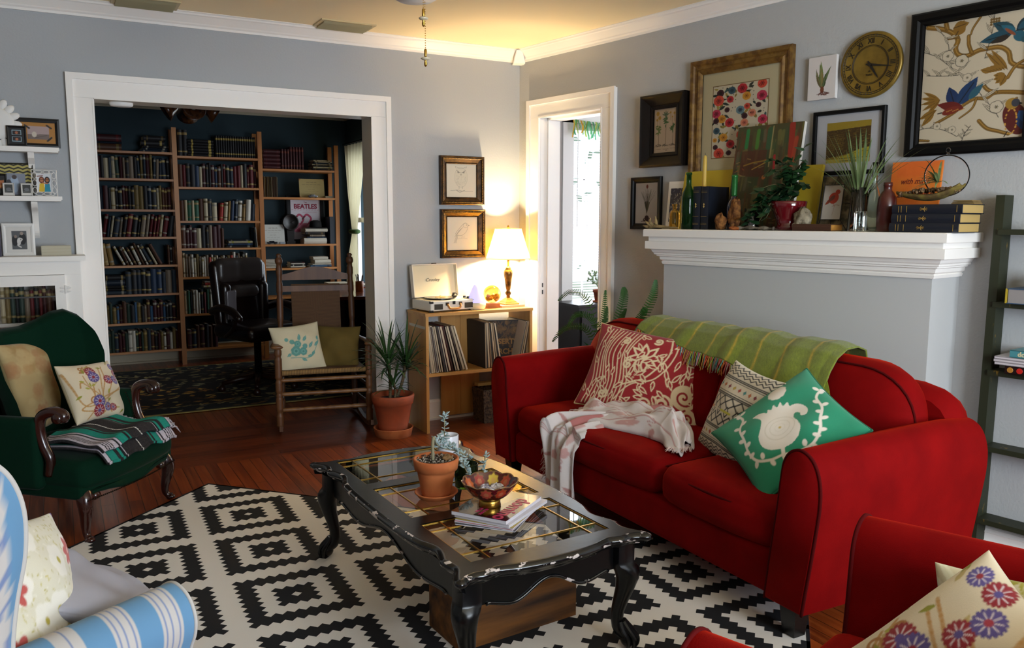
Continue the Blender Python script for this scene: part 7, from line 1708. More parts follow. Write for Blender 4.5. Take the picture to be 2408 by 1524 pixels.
t = mthing('leaning_canvas', 'orange canvas with handwritten brown words leaning behind bottles', 'canvas', 2.895, .075, tilt=-.12)
MB().box(-.112, .112, 0, .012, 0, .315).build('canvas_block', mat('orange_paint', 'd2601a', .7, col2='dc7a24', nscale=5), t)
for s_, x, z in (('with mirth', .0, .225), ('and laughter', .0, .165), ('let old', -.02, .105)): text_mesh('handwriting', s_, .038, mat('brown_ink', '6a1c14', .7), t, (x, -.0008, z), shear=.35, sx=.82)
for k in range(3): volume(['bottom of three dark blue volumes stacked at the mantel end', 'middle of three dark blue volumes stacked at the mantel end', 'top of three dark blue volumes stacked, under the bark bowl'][k], [3.060, 3.066, 3.070][k], .300, [0, .01, -.008][k], .0385, .200, [.285, .280, .288][k], M_nv, M_yp, lay=True, dz=.0387*k, group='dark blue volumes stacked at the mantel end')
t = mthing('notebook_stack', 'thin spiral notebooks behind the bark bowl on the stacked volumes', 'notebook', 3.165, .190, z=Z0+.1165)
for k in range(3): MB().box(-.045+.004*k, .045-.004*k, 0, .08, .006*k, .006*k+.005).build('notebook', mat('kraft', '7a6238', .8), t)
t = mthing('bark_bowl', 'curved bark bowl filled with pebbles on the stacked volumes', 'bowl', 3.050, .225, z=Z0+.1165)
m_ = MB(); A_, B_ = 24, 8; rs = []
for i in range(A_+1):
    f = i/A_; x = -.135+.26*f; r_ = .030+.022*math.sin(PI*f); zz = .010+.028*(2*f-1)**2*(1.6 if f > .5 else .6); ring_ = [(x, -r_*math.cos(PI*k/8)*1.0, zz+.012-r_*.42*math.sin(PI*k/8)+.014) for k in range(9)]+[(x, r_*.86*math.cos(PI*k/8), zz+.018-r_*.30*math.sin(PI*k/8)+.014) for k in range(9)]
    rs.append(ring_)
m_.rings(rs); m_.build('bark_shell', mat('yellow_bark', '7a6a2c', .8, col2='54401c', nscale=22, bump=dict(scale=40, strength=.6, dist=.004)), t, smooth=True)
m_ = MB(); rnd = random.Random(2)
for k in range(150): f = rnd.uniform(.04, .62); m_.ball((-.135+.26*f, rnd.uniform(-.035, .03), .034+.020*math.sin(PI*f)+rnd.uniform(0, .012)), rnd.uniform(.004, .008), 6, 4)
tag(m_.build('pebbles', mat('mixed_pebbles', '4a3420', .7, col2='8a6a44', nscale=70), t, smooth=True), kind='stuff')
t = mthing('glass_terrarium', 'round hanging glass terrarium ball with an air plant', 'terrarium', 3.105, .215, z=Z0+.1165+.032)
m_ = MB(); R_ = .086; 
m_.ball((0, 0, R_), R_, 36, 24); m_.build('glass_ball', M_pglass if False else mat_thin('terrarium_glass', ior=1.06, rough=.01), t, smooth=True)
m_ = MB(); m_.lathe([(.006, 2*R_-.002), (.008, 2*R_+.004), (.003, 2*R_+.008)], (0, 0, 0), 10); m_.tube([(.009*math.cos(a), 0, 2*R_+.018+.010*math.sin(a)) for a in np.linspace(0, 2*PI, 16, endpoint=False)], .0016, 6, closed=True); m_.build('glass_hook', M_glass, t, smooth=True)
m_ = MB(); rnd = random.Random(4)
for k in range(26): a = rnd.uniform(1.6, 5.4); el = rnd.uniform(-.1, 1.2); strap_leaf(m_, (-.02, -.03, .058), (math.cos(a)*math.cos(el), -abs(math.sin(a))*math.cos(el)*.7, math.sin(el)), rnd.uniform(.07, .12), .010, 1.0, n=7)
m_.build('air_plant', mat('pale_air_plant', '7a8a58', .6), t, smooth=True)
m_ = MB(); 
for k in range(60): a = rnd.uniform(0, 6.28); r_ = rnd.uniform(0, .055); m_.ball((r_*math.cos(a), r_*math.sin(a), .026+rnd.uniform(0, .008)), .008, 6, 4)
tag(m_.build('pebbles', MATS['mixed_pebbles'], t, smooth=True), kind='stuff')
# ------------------------------------------------------------ green ladder shelf at the right edge
def ladder():
    t = thing('ladder_shelf', 'distressed dark green wooden ladder shelf against the wall at right', 'shelf', rwl(0, 0, 0), RA)
    M_l = mat('distressed_green', '20240f', .6, col2='8a6c1c', nscale=9, nvec=(3.5, 3.5, 1.1), ramp=(.66, .72), detail=8)
    for s0 in (3.245, 3.640):
        m_ = MB(); m_.rings([[(s0+a, -h, z) for a, h in ((0, .012), (.034, .012), (.034, .100), (0, .100))] for z, o_ in ((0, 0), (1.512, 0))]); m_.v = [(x+(.012*(z/1.512)), y, z) for x, y, z in m_.v]; m_.build('side_rail', M_l, t)
    for z in (1.372, 1.073, .786, .460, .141): m_ = MB(); m_.box(3.278, 3.642, -.112, -.014, z-.022, z); m_.build('rung_shelf', M_l, t)
ladder()
def lbook(label, s, h, z, w, L, dep, cov, pg, sp=None, txt=None, tc=None, rz=0.0):
    t = thing('book', label, 'book', rwl(s, h, z+.0005), RA+rz)
    b = MB(); b.box(-.0, L, 0, dep, 0, .003); b.box(0, L, 0, dep, w-.003, w); 
    if sp: b.box(0, L, -.0, .003, 0, w)
    b.build('cover', cov, t); MB().box(.003, L-.003, .0032 if sp else .004, dep-.003, .003, w-.003).build('page_block', pg, t)
    if txt: text_mesh('spine_text', txt, w*.9, tc, t, (.03, -.0006, w*.5), align='LEFT', bold=.001)
    return t
lbook('thick grey-paged book with blue cover on the second ladder rung', 3.345, .150, 1.073, .062, .22, .13, mat('blue_cover', '2c4a6a', .4), mat('grey_pages', '8f8a88', .8, bump=dict(scale=300, strength=.4, dist=.001, vec=(1, 1, 40))))
MB().box(0, .006, 0, .13, .001, .061).build('yellow_fore_edge', mat('yellow_edge', 'b0982c', .5), bpy.data.objects[[o.name for o in bpy.data.objects if o.name.startswith('book') and o.get('label', '').startswith('thick grey')][0]]).location = (-.0065, 0, 0)
t = thing('pillar_candle', 'short pinkish pillar candle on the thick book at right edge', 'candle', rwl(3.440, .09, 1.1355), RA); MB().lathe([(.034, 0), (.036, .004), (.036, .05), (.030, .054), (.001, .05)], (0, 0, 0), 24).build('wax', mat('pink_wax', '8a6a60', .5), t, smooth=True)
lbook('black book with red flower spine, lowest on the third ladder rung', 3.358, .150, .786, .034, .25, .14, mat('black_floral', '1c0c0c', .4), M_page, sp=True)
rb_ = [o for o in bpy.data.objects if o.get('label', '').startswith('black book with red flower')][0]
for k, (x, c) in enumerate(((.02, 'a8742c'), (.055, 'b81c14'), (.085, '7a1c3a'), (.112, 'b8622c'))): MB().lathe([(.001, -.0016), (.011, -.0014), (.012, 0)], (x, -.0004, .017), 12, ax='y').build('flower_motif', mat('fm_'+c, c, .5), rb_)
for k in range(3): lbook(['lowest of three white magazines on the third ladder rung', 'middle of three white magazines on the third ladder rung', 'top of three white magazines on the third ladder rung'][k], [3.320, 3.316, 3.318][k], .155, .8208+.0115*k, .011, .28, .15, mat('magazine_white', 'c9c2c6', .4), M_page, sp=True, txt=['', '', ''][k] or None)
lbook('turquoise book lettered dom on top of the white magazines', 3.372, .150, .8556, .030, .25, .13, mat('turquoise_cover', '4a8a92', .4), M_page, sp=True, txt='domino', tc=mat('cream_ink', 'cfc6a0', .5), rz=-.05)
# ------------------------------------------------------------ ferns behind the far sofa arm
t = thing('potted_fern', 'sword fern with arching fronds behind the far end of the sofa', 'plant', (-.02, -1.10, 0))
m_ = MB(); m_.lathe([(.11, 0), (.11, .02), (.03, .04), (.03, .36), (.12, .385), (.12, .40)], (0, 0, 0), 24); m_.build('plant_stand', M_leg, t, smooth=True)
m_ = MB(); m_.lathe([(.070, .4005), (.095, .53), (.10, .54), (.09, .54), (.085, .52)], (0, 0, 0), 28); m_.build('pot', M_terra_dark, t, smooth=True)
def frond(mb, P, wmax, n=38):
    q_ = [Vector(p) for p in spline(P, n)]; mb.tube([tuple(p) for p in q_], [.0022*(1-.7*i/len(q_)) for i in range(len(q_))], 4)
    for i in range(3, len(q_)-1):
        t_ = i/len(q_); d = (q_[i+1]-q_[i-1]).normalized(); side = d.cross(Vector((.45, .75, .25))).normalized(); side = (side-d*side.dot(d)).normalized(); w_ = wmax*math.sin(PI*min(1, .12+.88*t_))**.6*(1-t_*.35)
        for sg in (-1, 1):
            e = q_[i]+side*sg*w_+d*w_*.35; k_ = d*.0055; mb.add([tuple(q_[i]-k_), tuple(q_[i]+k_), tuple(e+k_*.5), tuple(e-k_*.5)], [(0, 1, 2, 3)])
m_ = MB()
for P, w_ in (([(0, 0, .53), (.04, .22, .88), (.03, .42, .93), (.02, .56, .86)], .032), ([(0, 0, .53), (.02, .02, .75), (.0, -.02, .98)], .030), ([(0, 0, .53), (.06, -.05, .74), (.08, -.10, .93), (.07, -.11, 1.00)], .040), ([(.0, -.02, .53), (.04, -.2, .72), (.04, -.34, .86), (.04, -.36, .90)], .034), ([(0, -.02, .53), (.04, -.25, .75), (.04, -.42, .95), (.04, -.455, 1.07)], .040),
              ([(0, 0, .53), (-.05, .1, .72), (-.12, .24, .72), (-.16, .34, .62)], .030), ([(0, 0, .53), (.05, .06, .70), (.10, .1, .86)], .030), ([(0, 0, .53), (.08, -.02, .72), (.13, -.06, .86)], .030), ([(0, 0, .53), (.02, .12, .76), (-.02, .26, .80), (-.05, .34, .70)], .030)): frond(m_, P, w_)
m_.build('fronds', M_fern, t)
# sunroom: black cabinet, terracotta plant, green rosette
t = thing('black_cabinet', 'low black cabinet standing below the sunroom window', 'cabinet', (1.13, .62, 0))
MB().box(-.29, .45, -.16, .20, .03, .68).build('carcass', mat('satin_black_cabinet', '101114', .4), t); MB().box(-.31, .47, -.18, .21, .6805, .70).build('top', MATS['satin_black_cabinet'], t)
for k in range(2): MB().box(-.27+.36*k, .07+.36*k, -.175, -.161, .06, .65).build('door', MATS['satin_black_cabinet'], t)
t = thing('potted_plant', 'small terracotta pot with wispy pale plant on the black cabinet', 'plant', (1.145, .60, .7005))
MB().lathe([(.058, 0), (.062, .012), (.052, .012), (.05, .006)], (0, 0, 0), 24).build('saucer', M_terra, t, smooth=True); m_ = MB(); m_.M = Matrix.Translation((0, 0, .008)); m_.lathe([(.040, 0), (.054, .075), (.060, .076), (.061, .10), (.054, .10), (.05, .08)], (0, 0, 0), 28); m_.build('pot', M_terra_dark, t, smooth=True)
m_ = MB(); rnd = random.Random(6)
for k in range(60): a = rnd.uniform(0, 6.28); P = [(0, 0, .10), (math.cos(a)*.03, math.sin(a)*.03, .15), (math.cos(a)*rnd.uniform(.04, .11)-.02, math.sin(a)*.05, .14+rnd.uniform(.02, .13))]; m_.tube(P, .0012, 4); m_.ball(P[2], .009, 6, 4)
m_.build('foliage', mat('wispy_green', '9ab08a', .8), t)
t = thing('potted_plant', 'green rosette plant in a pot on the sunroom floor', 'plant', (.92, .33, 0))
MB().lathe([(.10, 0), (.12, .24), (.125, .25), (.11, .25), (.10, .22)], (0, 0, 0), 28).build('pot', mat('grey_pot', '8a8a88', .7), t, smooth=True)
m_ = MB(); rnd = random.Random(8)
for k in range(34): a = k*2.4; el = rnd.uniform(.15, 1.3); strap_leaf(m_, (0, 0, .26), (math.cos(a)*math.cos(el), math.sin(a)*math.cos(el), math.sin(el)), rnd.uniform(.16, .23), .042, .8, n=7)
m_.build('leaves', mat('rosette_green', '2f6a34', .5), t, smooth=True)
# ------------------------------------------------------------ things on the coffee table
TT = TZ+.0012
t = thing('potted_succulent', 'trailing silver succulent in a terracotta pot with saucer on the table', 'plant', (-1.815, -2.605, TT))
MB().lathe([(.050, 0), (.066, .004), (.074, .016), (.079, .020), (.077, .024), (.070, .020), (.060, .010)], (0, 0, 0), 44).build('saucer', M_terra, t, smooth=True)
m_ = MB(); m_.M = Matrix.Translation((0, 0, .0105)); m_.lathe([(.050, 0), (.053, .004), (.068, .085), (.0685, .094), (.078, .096), (.083, .132), (.081, .136), (.074, .136), (.070, .10)], (0, 0, 0), 48); m_.build('pot', M_terra, t, smooth=True)
m_ = MB(); m_.lathe([(.0735, .132), (.05, .137), (.001, .140)], (0, 0, 0), 30, cap=False); m_.build('soil', M_soil, t, smooth=True)
m_ = MB(); rnd = random.Random(12)
for k in range(240): a = rnd.uniform(0, 6.28); r_ = .070*math.sqrt(rnd.random()); m_.ball((r_*math.cos(a), r_*math.sin(a), .140+rnd.uniform(-.002, .003)), rnd.uniform(.0018, .0036), 5, 3)
tag(m_.build('gravel', mat('gravel', 'b0a494', .9, col2='2a2018', nscale=120, ramp=(.45, .55)), t), kind='stuff')
m_ = MB(); lump(m_, (.036, -.02, .146), .014, 5, (1.3, 1, .8)); m_.build('pebble', mat('brown_pebble', '7a5a34', .8), t, smooth=True)
st = MB(); lv = MB(); P1 = spline([(-.012, 0, .138), (-.014, -.004, .20), (-.006, 0, .222), (.010, .01, .19), (.05, .03, .165), (.10, .02, .150), (.14, .0, .120)], 40); st.tube(P1, [.006 if i < 12 else .0028 for i in range(len(P1))], 7)
BR = [P1, spline([(.04, .03, .17), (.065, .07, .20), (.075, .09, .25), (.085, .11, .27)], 20), spline([(.10, .02, .15), (.11, -.03, .10), (.12, -.05, .06), (.16, -.04, .05), (.185, -.02, .085), (.20, -.0, .13)], 30), spline([(.05, .03, .165), (.08, .06, .17), (.12, .06, .13), (.14, .04, .08)], 20), spline([(.09, .02, .155), (.09, -.02, .13), (.10, -.05, .09), (.115, -.07, .05)], 20), spline([(.02, .02, .18), (.04, .05, .19), (.05, .07, .20)], 12)]
for bi, P in enumerate(BR):
    if bi: st.tube(P, .0022, 5)
    for j in range(14 if bi == 0 else 2, len(P), 1):
        q_ = Vector(P[j])
        for kk in range(2):
            d = Vector((rnd.uniform(-1, 1), rnd.uniform(-1, 1), rnd.uniform(-.3, 1))).normalized(); L = rnd.uniform(.014, .024); s_ = d.orthogonal().normalized(); c_ = q_+d*L*.55
            if c_.z < .004: continue
            lv.M = Matrix.Translation(c_) @ d.to_track_quat('X', 'Z').to_matrix().to_4x4(); lv.ball((0, 0, 0), L*.55, 8, 5, sc=(1, .52, .22)); lv.M = Matrix.Identity(4)
st.build('stems', mat('woolly_stem', '8a8468', .9), t, smooth=True); lv.build('leaves', mat('silver_leaf', 'a2b2b4', .6, col2='8aa0a0', nscale=30), t, smooth=True)
t = thing('candle_jar', 'white ceramic candle cup at the far end of the coffee table', 'candle', (-1.615, -2.270, TT))
MB().lathe([(.001, 0), (.041, 0), (.043, .003), (.043, .126), (.042, .128), (.0395, .126), (.0395, .095), (.001, .095)], (0, 0, 0), 40).build('cup', mat('white_ceramic', 'dcdce4', .3), t, smooth=True)
m_ = MB()
for k in range(4): m_.tube([(-.034+.003*k, -.027-.001*k, .030+.006*k), (-.016+.002*k, -.0405, .027+.005*k)], .0006, 4)
m_.build('printed_text', M_black, t)
t = thing('glass_jar', 'dark green glass candle jar behind the terracotta pot', 'candle', (-1.668, -2.552, TT))
MB().lathe([(.001, 0), (.041, 0), (.044, .004), (.044, .088), (.042, .090), (.040, .088), (.040, .010), (.001, .008)], (0, 0, 0), 36).build('jar', glass_mat('olive_glass', '3f5a1c'), t, smooth=True); MB().lathe([(.039, .0095), (.039, .05), (.001, .05)], (0, 0, 0), 28).build('wax', mat('green_wax', '34401c', .5), t, smooth=True)
MAGS = [('lowest magazine with grey cover under the stack on the table', '3a3a40', .004, 8), ('thin pink-edged magazine second from the bottom of the stack', 'b87a80', .004, 4), ('yellow-edged magazine in the middle of the stack', 'a8923c', .005, 3), ('thick white magazine just below the top one', 'c9c4cc', .011, -2)]
zc = TT
for k, (lb, c, th, rz_) in enumerate(MAGS):
    t = thing('magazine', lb, 'magazine', (-1.700+.004*k, -2.872+.0*k, zc), math.radians(34+rz_), 'magazines stacked on the table'); w2, h2 = .138, .105
    MB().box(-w2, w2, -h2, h2, th-.0007, th).build('cover', mat('mag_'+c, c, .25), t); MB().box(-w2+.001, w2-.0005, -h2+.001, h2-.001, 0, th-.0008).build('pages', mat('glossy_pages', 'd6d2da', .5), t); zc += th+.0004
t = thing('magazine', 'top magazine with pink title and dark yellow cover under the bowl', 'magazine', (-1.703, -2.868, zc), math.radians(34), 'magazines stacked on the table')
cv = Canvas(1.30, 1, '30180c', 200); rnd = random.Random(5); cv.poly([(0, .30), (.62, .42), (1.3, .2), (1.3, 1), (.55, 1), (.30, .8)], '5a3c10'); cv.poly([(.55, .45), (1.3, .25), (1.3, 1), (.7, 1)], 'a8861c'); cv.poly([(.0, .0), (.5, .0), (.35, .3), (0, .4)], '3a0c1c')
cv.poly([(.05, .50), (.36, .5), (.36, .74), (.05, .74)], '4a3a30')
U, V = np.meshgrid(np.linspace(0, 1, cv.nx), np.linspace(0, 1, cv.ny)); G = np.stack([(U-.5)*.270, (V-.5)*.206, np.full_like(U, .0122)], -1); gridmesh('cover', G, cv.a, mat_attr('glossy_cover', .12, coat=.8), t, smooth=False)
MB().box(-.134, .134, -.102, .102, 0, .0115).build('pages', mat('glossy_pages', 'd6d2da', .5), t)
tx = text_mesh('title', 'domino', .074, mat('magenta_ink', 'b01450', .4), t, (-.028, -.068, .0128), rot=(0, 0, PI), bold=.0015); tx.scale = (.92, 1, 1)
text_mesh('headline', 'THE DARK', .016, MATS['magenta_ink'], t, (-.085, .005, .0128), rot=(0, 0, PI)); text_mesh('headline', 'STYLE', .016, MATS['magenta_ink'], t, (-.085, .025, .0128), rot=(0, 0, PI))
zc += .0132
t = thing('decorative_bowl', 'scalloped red glass bowl with flower medallions on a brass foot', 'bowl', (-1.735, -2.872, zc))
MB().lathe([(.036, 0), (.038, .002), (.036, .014), (.036, .022), (.030, .025)], (0, 0, 0), 36).build('brass_foot', M_brass, t, smooth=True)
nu, nv = 180, 30; A_, B_ = np.meshgrid(np.linspace(0, 2*PI, nu, endpoint=False), np.linspace(0, 1, nv)); sc = 1+.045*np.abs(np.sin(A_*5))*B_**3
Rr = (.028+.066*B_**.75)*sc; Zz = .0255+.058*B_**1.5+.006*np.abs(np.sin(A_*5))*B_**4
col = np.ones((nv, nu, 3))*np.array(hx('4a0e10')); cs = ['b8482c', 'c8a83c', '8c1c1c', 'b8582c', 'a8a83c', '8c2414', 'b84a3a', 'a83c1c', 'c87a4c', '7a1818']
for k in range(10):
    a0 = (k+.5)*2*PI/10; da = (np.mod(A_-a0+PI, 2*PI)-PI)*.085; db = (B_-.70)*.085; d = np.hypot(da, db*1.0); th_ = np.arctan2(db, da); r0 = .019*(1+.12*np.cos(8*th_)); m_ = d < r0; col[m_] = hx(cs[k]); m2 = d < r0*.45; col[m2] = np.array(hx(cs[k]))*.55+np.array(hx('c88a5c'))*.45; m3 = (d > r0*1.0) & (d < r0*1.14); col[m3] = hx('6a4a24')
mk = B_ > .97; col[mk] = hx('7a5a34')
Gs = np.stack([Rr*np.cos(A_), Rr*np.sin(A_), Zz], -1); Gi = np.stack([(Rr-.003)*np.cos(A_), (Rr-.003)*np.sin(A_), Zz+.001], -1)
gridmesh('bowl_body', np.concatenate([Gs, Gi[::-1]], 0), np.concatenate([col, col[::-1]], 0), mat_attr('glazed_bowl', .2, coat=.6), t, wrap_u=True)
MB().lathe([(.001, .0262), (.029, .0265)], (0, 0, 0), 24, cap=False).build('bowl_floor', mat('bowl_red', '4a0e10', .2), t)
for k, (x, y, r, c) in enumerate(((-.022, -.01, .026, '8a8494'), (.028, .008, .024, 'b0a49c'), (.0, .03, .018, '5a5070'))): m_ = MB(); lump(m_, (x, y, .052), r, k+3, (1.1, .9, .65)); m_.build('crystal', mat('crystal_'+c, c, .35, col2='d0c8c8', nscale=90, bump=dict(scale=120, strength=1, dist=.006)), t)
# wooden crate under the table
t = thing('wooden_crate', 'rustic brown wooden box on the rug under the coffee table', 'crate', (-1.667, -2.845, RZ), math.radians(4))
L, Dp, H_ = .237, .108, .165
for nm, bx in (('front_board', (-L, L, -Dp, -Dp+.012)), ('back_board', (-L, L, Dp-.012, Dp)), ('end_board', (-L, -L+.012, -Dp+.0122, Dp-.0122)), ('end_board', (L-.012, L, -Dp+.0122, Dp-.0122))): MB().box(bx[0], bx[1], bx[2], bx[3], 0, H_).build(nm, M_rust, t)
MB().box(-L+.012, L-.012, -Dp+.012, Dp-.012, 0, .01).build('bottom_board', M_rust, t)
YC = ['d87a2c', 'c8b42c', '2a6a34', '7a3c24', '2f8ac0', '1c2c6a', '24407a', 'b81c20', 'c01c20', '6a9a34', 'a83c8c', 'c8b42c', '1c2c6a', 'd87a2c']
YN = ['orange', 'yellow', 'green', 'brown', 'sky blue', 'navy', 'blue', 'red', 'bright red', 'lime', 'magenta', 'pale yellow', 'dark navy', 'deep orange']
for k in range(14):
    x = -.19+.030*k if k < 12 else -.15+.2*(k-12); M = Matrix.Translation((-1.667, -2.845, RZ)) @ Matrix.Rotation(math.radians(4), 4, 'Z') @ Matrix.Translation((x, -.045+.045*(k % 2), .150 if k not in (8,) else .160)) @ Matrix.Rotation(.3*math.sin(k), 4, 'Y') @ Matrix.Rotation(.35, 4, 'X')
    m_ = MB(); r = .014 if k != 8 else .022; m_.lathe([(.001, -.035), (r*.9, -.033), (r, -.02), (r, .02), (r*.9, .033), (.001, .035)], (0, 0, 0), 14, ax='y'); o = m_.build('wooden_block', mat('toy_'+YC[k], YC[k], .45), None, smooth=True); o.matrix_world = M
    tag(o, '%s painted wooden peg in the rustic box under the table' % YN[k], 'toy', 'coloured pegs in the wooden box')
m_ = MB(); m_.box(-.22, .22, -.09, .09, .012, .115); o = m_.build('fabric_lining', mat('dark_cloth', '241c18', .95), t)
# ------------------------------------------------------------ ceiling fan above the coffee table (only its pull chains hang into view)
fan = thing('ceiling_fan', 'white ceiling fan whose two brass pull chains hang into the picture top', 'fan', (-1.83, -2.50, CZ))
m_ = MB(); m_.lathe([(.07, 0), (.06, -.05), (.014, -.055), (.014, -.07), (.09, -.08), (.12, -.11), (.12, -.21), (.09, -.24), (.05, -.255)], (0, 0, 0), 32); m_.build('motor_housing', M_white, fan, smooth=True)
m_ = MB(); m_.lathe([(.05, -.256), (.13, -.27), (.15, -.33), (.12, -.40), (.06, -.435), (.001, -.442)], (0, 0, 0), 36); m_.build('glass_bowl', mat('opal_glass', 'e6e2dc', .3), fan, smooth=True)
for k in range(5):
    m_ = MB(); a = 2*PI*k/5+.3; m_.M = Matrix.Rotation(a, 4, 'Z'); m_.rings([[(r_, -w_, -.172), (r_, w_, -.160), (r_, w_, -.154), (r_, -w_, -.166)] for r_, w_ in ((.12, .03), (.18, .05), (.30, .062), (.58, .068), (.62, .055))]); m_.build('blade', M_white, fan)
for (x, y, z) in ((.024, -.030, 1.962), (.005, -.060, 2.088)):
    zz = z-CZ; m_ = MB(); n = int((-.415-zz)/.008)
    for k in range(n): m_.ball((x, y, zz+.03+k*.008), .0022, 5, 3)
    ch = m_.build('pull_chain', M_brass, fan); tag(ch, kind='stuff')
    m_ = MB(); m_.lathe([(.003, .034), (.005, .030), (.005, .010), (.0035, .006)], (x, y, zz), 12); m_.lathe([(.001, -.026), (.004, -.024), (.006, -.016), (.004, -.006), (.006, -.003), (.004, .0)], (x, y, zz), 12); pn = m_.build('brass_finial', M_brass, ch, smooth=True)
    m_ = MB(); m_.lathe([(.004, -.005), (.013, -.002), (.017, .002), (.013, .005), (.004, .007)], (x, y, zz), 24); m_.build('porcelain_disc', mat('cream_porcelain', 'cfc2a4', .3), ch, smooth=True)
# ------------------------------------------------------------ study: bookcase and books
BY = 3.2
SHX = [(-2.68, -1.962), (-1.918, -1.172), (-1.128, -.398)]
SHZS = [[2.035, 1.785, 1.500, 1.243, .978, .706, .435, .160], [2.008, 1.718, 1.395, 1.130, .852, .492, .150], [1.912, 1.632, 1.158, .915, .62]]
def bookcase():
    t = thing('bookcase', 'wall-length pine bookcase with three bays in the dark study', 'bookcase', (0, 0, 0))
    for i, x in enumerate((-2.702, -1.940, -1.150, -.376)):
        zt = [2.27, 2.27, 2.27, 2.17][i]
        for y in (BY, BY+.235): MB().box(x-.021, x+.021, y, y+.032, 0, zt).build('upright', M_pinev, t)
        h = MB()
        if i:
            for k in range(30): h.lathe([(.003, 0), (.003, .001)], (x-.022, BY+.250, .3+k*.06), 6, ax='x')
            tag(h.build('peg_holes', M_black, t), kind='stuff')
    for (x0, x1), zs in zip(SHX, SHZS):
        for z in zs: MB().box(x0, x1, BY+.001, BY+.26, z-.020, z).build('shelf_board', M_pine, t)
bookcase()
ROWN = ['top', 'second', 'third', 'fourth', 'fifth', 'sixth', 'seventh', 'bottom']
BAYN = ['left', 'middle', 'right']
def row(bay, sh, x0, x1, hmin, hmax, pal, lean=0.0, wmin=.019, wmax=.044, bands=.6, seed=0, title='8a7444', gap=0.0, dep=.17):
    rnd = random.Random(seed*31+bay*7+sh); x = x0; k = 0; z = SHZS[bay][sh]+.0006; rn = ROWN[sh]
    while True:
        w = rnd.uniform(wmin, wmax); ln = lean*(1+.15*rnd.uniform(-1, 1)) if lean else (rnd.choice([0, 0, 0, 0, .05, -.04]) if gap else 0)
        adv = w/math.cos(ln)+(.004 if lean else .0012)+(abs(ln)*.02)
        if x+adv > x1: break
        c = rnd.choice(pal); h = rnd.uniform(hmin, hmax); b = rnd.random() < bands; tl = rnd.choice([title, 'a08a50', '8c8678', '5a4a2c'])
        hw = 'tall ' if h > hmin+.75*(hmax-hmin) else ('thin ' if w < wmin+.25*(wmax-wmin) else ('thick ' if w > wmin+.8*(wmax-wmin) else ''))
        book(x+adv/2, BY+.018+rnd.uniform(0, .012), z, w, dep*rnd.uniform(.85, 1), h, c, tl, '%s%s book, %s from left, %s shelf of %s bay' % (hw, BC.get(c, 'dark'), ORD[min(k, 29)], rn, BAYN[bay]), 'books on the %s shelf of the %s bay' % (rn, BAYN[bay]), lean=ln, bands=b)
        x += adv; k += 1
    return x
DK = ['1c1a1c', '14202e', '3a1014', '4a2a18', '2a3a30', '28323c', '1c1a1c', '7a6a58', 'b0a284', '6e5a30']
MX = DK+['c8c0b0', '5a1418', '24344c', '8a6a34', 'b0a284', '7a6a58']
row(0, 1, -2.60, -1.975, .18, .225, DK+['3a1014', '5a1418'], seed=1, gap=1)
row(0, 2, -2.60, -1.975, .19, .225, ['1c1a1c', '4a2a18', '1c1a1c', '3a1014', 'b0a284', '6e5a30', '14202e', '7a6a58'], seed=2)
row(0, 3, -2.60, -1.975, .18, .215, ['1c1a1c', '1c1a1c', '14202e', '5a1418', 'b0a284', '7a6a58'], lean=.16, seed=3)
row(0, 4, -2.60, -2.47, .20, .23, ['c8c0b0', '8a6a34'], lean=-.14, seed=4, wmin=.03, wmax=.045); row(0, 4, -2.44, -2.05, .16, .22, ['b0a284', 'c8c0b0', '28323c', '7a6a58', 'b0a284', '4a2a18'], lean=-.42, seed=5, wmin=.014, wmax=.03); row(0, 4, -2.045, -1.975, .16, .19, ['1c1a1c', '4a2a18'], seed=6)
row(0, 5, -2.42, -1.975, .20, .235, ['1c1a1c', '28323c', '14202e', '7a6a58', '24344c', '1c1a1c'], seed=7, wmin=.03, wmax=.055)
row(0, 6, -2.60, -1.975, .14, .215, ['4a2a18', '1c1a1c', '3a1014', '7a6a58', '6e5a30', '3c5a78', 'a8342a', '2a3a30'], seed=8, wmin=.020, wmax=.034)
row(0, 7, -2.60, -1.975, .16, .215, ['3a1014', '4a2a18', '2a3a30', '1c1a1c', 'c8c0b0', '6e5a30', '28323c'], seed=9, wmin=.020, wmax=.034)
row(1, 1, -1.912, -1.180, .19, .235, ['4a2a18', '1c1a1c', '14202e', '24344c', '3a1014', 'b0a284', '5a1418', '1c1a1c'], seed=10)
row(1, 2, -1.912, -1.56, .17, .225, ['1c1a1c', '4a2a18', '1e5038', '14202e', 'b0a284', '28323c'], seed=11); row(1, 2, -1.555, -1.180, .16, .215, ['a8342a', 'c8c0b0', '8a6a34', 'b0a284', '14202e', 'c8c0b0', '24344c', '4a2a18'], lean=.08, seed=12)
row(1, 3, -1.912, -1.50, .18, .225, ['1c1a1c', '1c1a1c', 'b0a284', '3a1014', '7a6a58', '4a2a18', '3a1014'], seed=13, wmin=.024)
row(1, 3, -1.225, -1.180, .19, .21, ['3c5a78', '28323c', 'c8c0b0'], seed=14, wmin=.009, wmax=.013, lean=-.05)
row(1, 4, -1.912, -1.300, .18, .235, ['7a6a58', 'a8342a', '6e5a30', 'c8c0b0', 'b0a284', '28323c', 'c8c0b0', '1c1a1c', 'b0a284'], seed=15, wmin=.016, wmax=.028)
row(1, 5, -1.912, -1.52, .20, .245, ['c8c0b0', 'c8c0b0', '1c1a1c', '5a1418', '3c5a78', 'c8c0b0', 'b0a284', '1e5038'], seed=16, wmin=.018, wmax=.030)
row(1, 6, -1.90, -1.60, .18, .24, ['1c1a1c', '4a2a18', '3a1014', 'a8342a', '14202e'], seed=17, wmin=.03, wmax=.05)
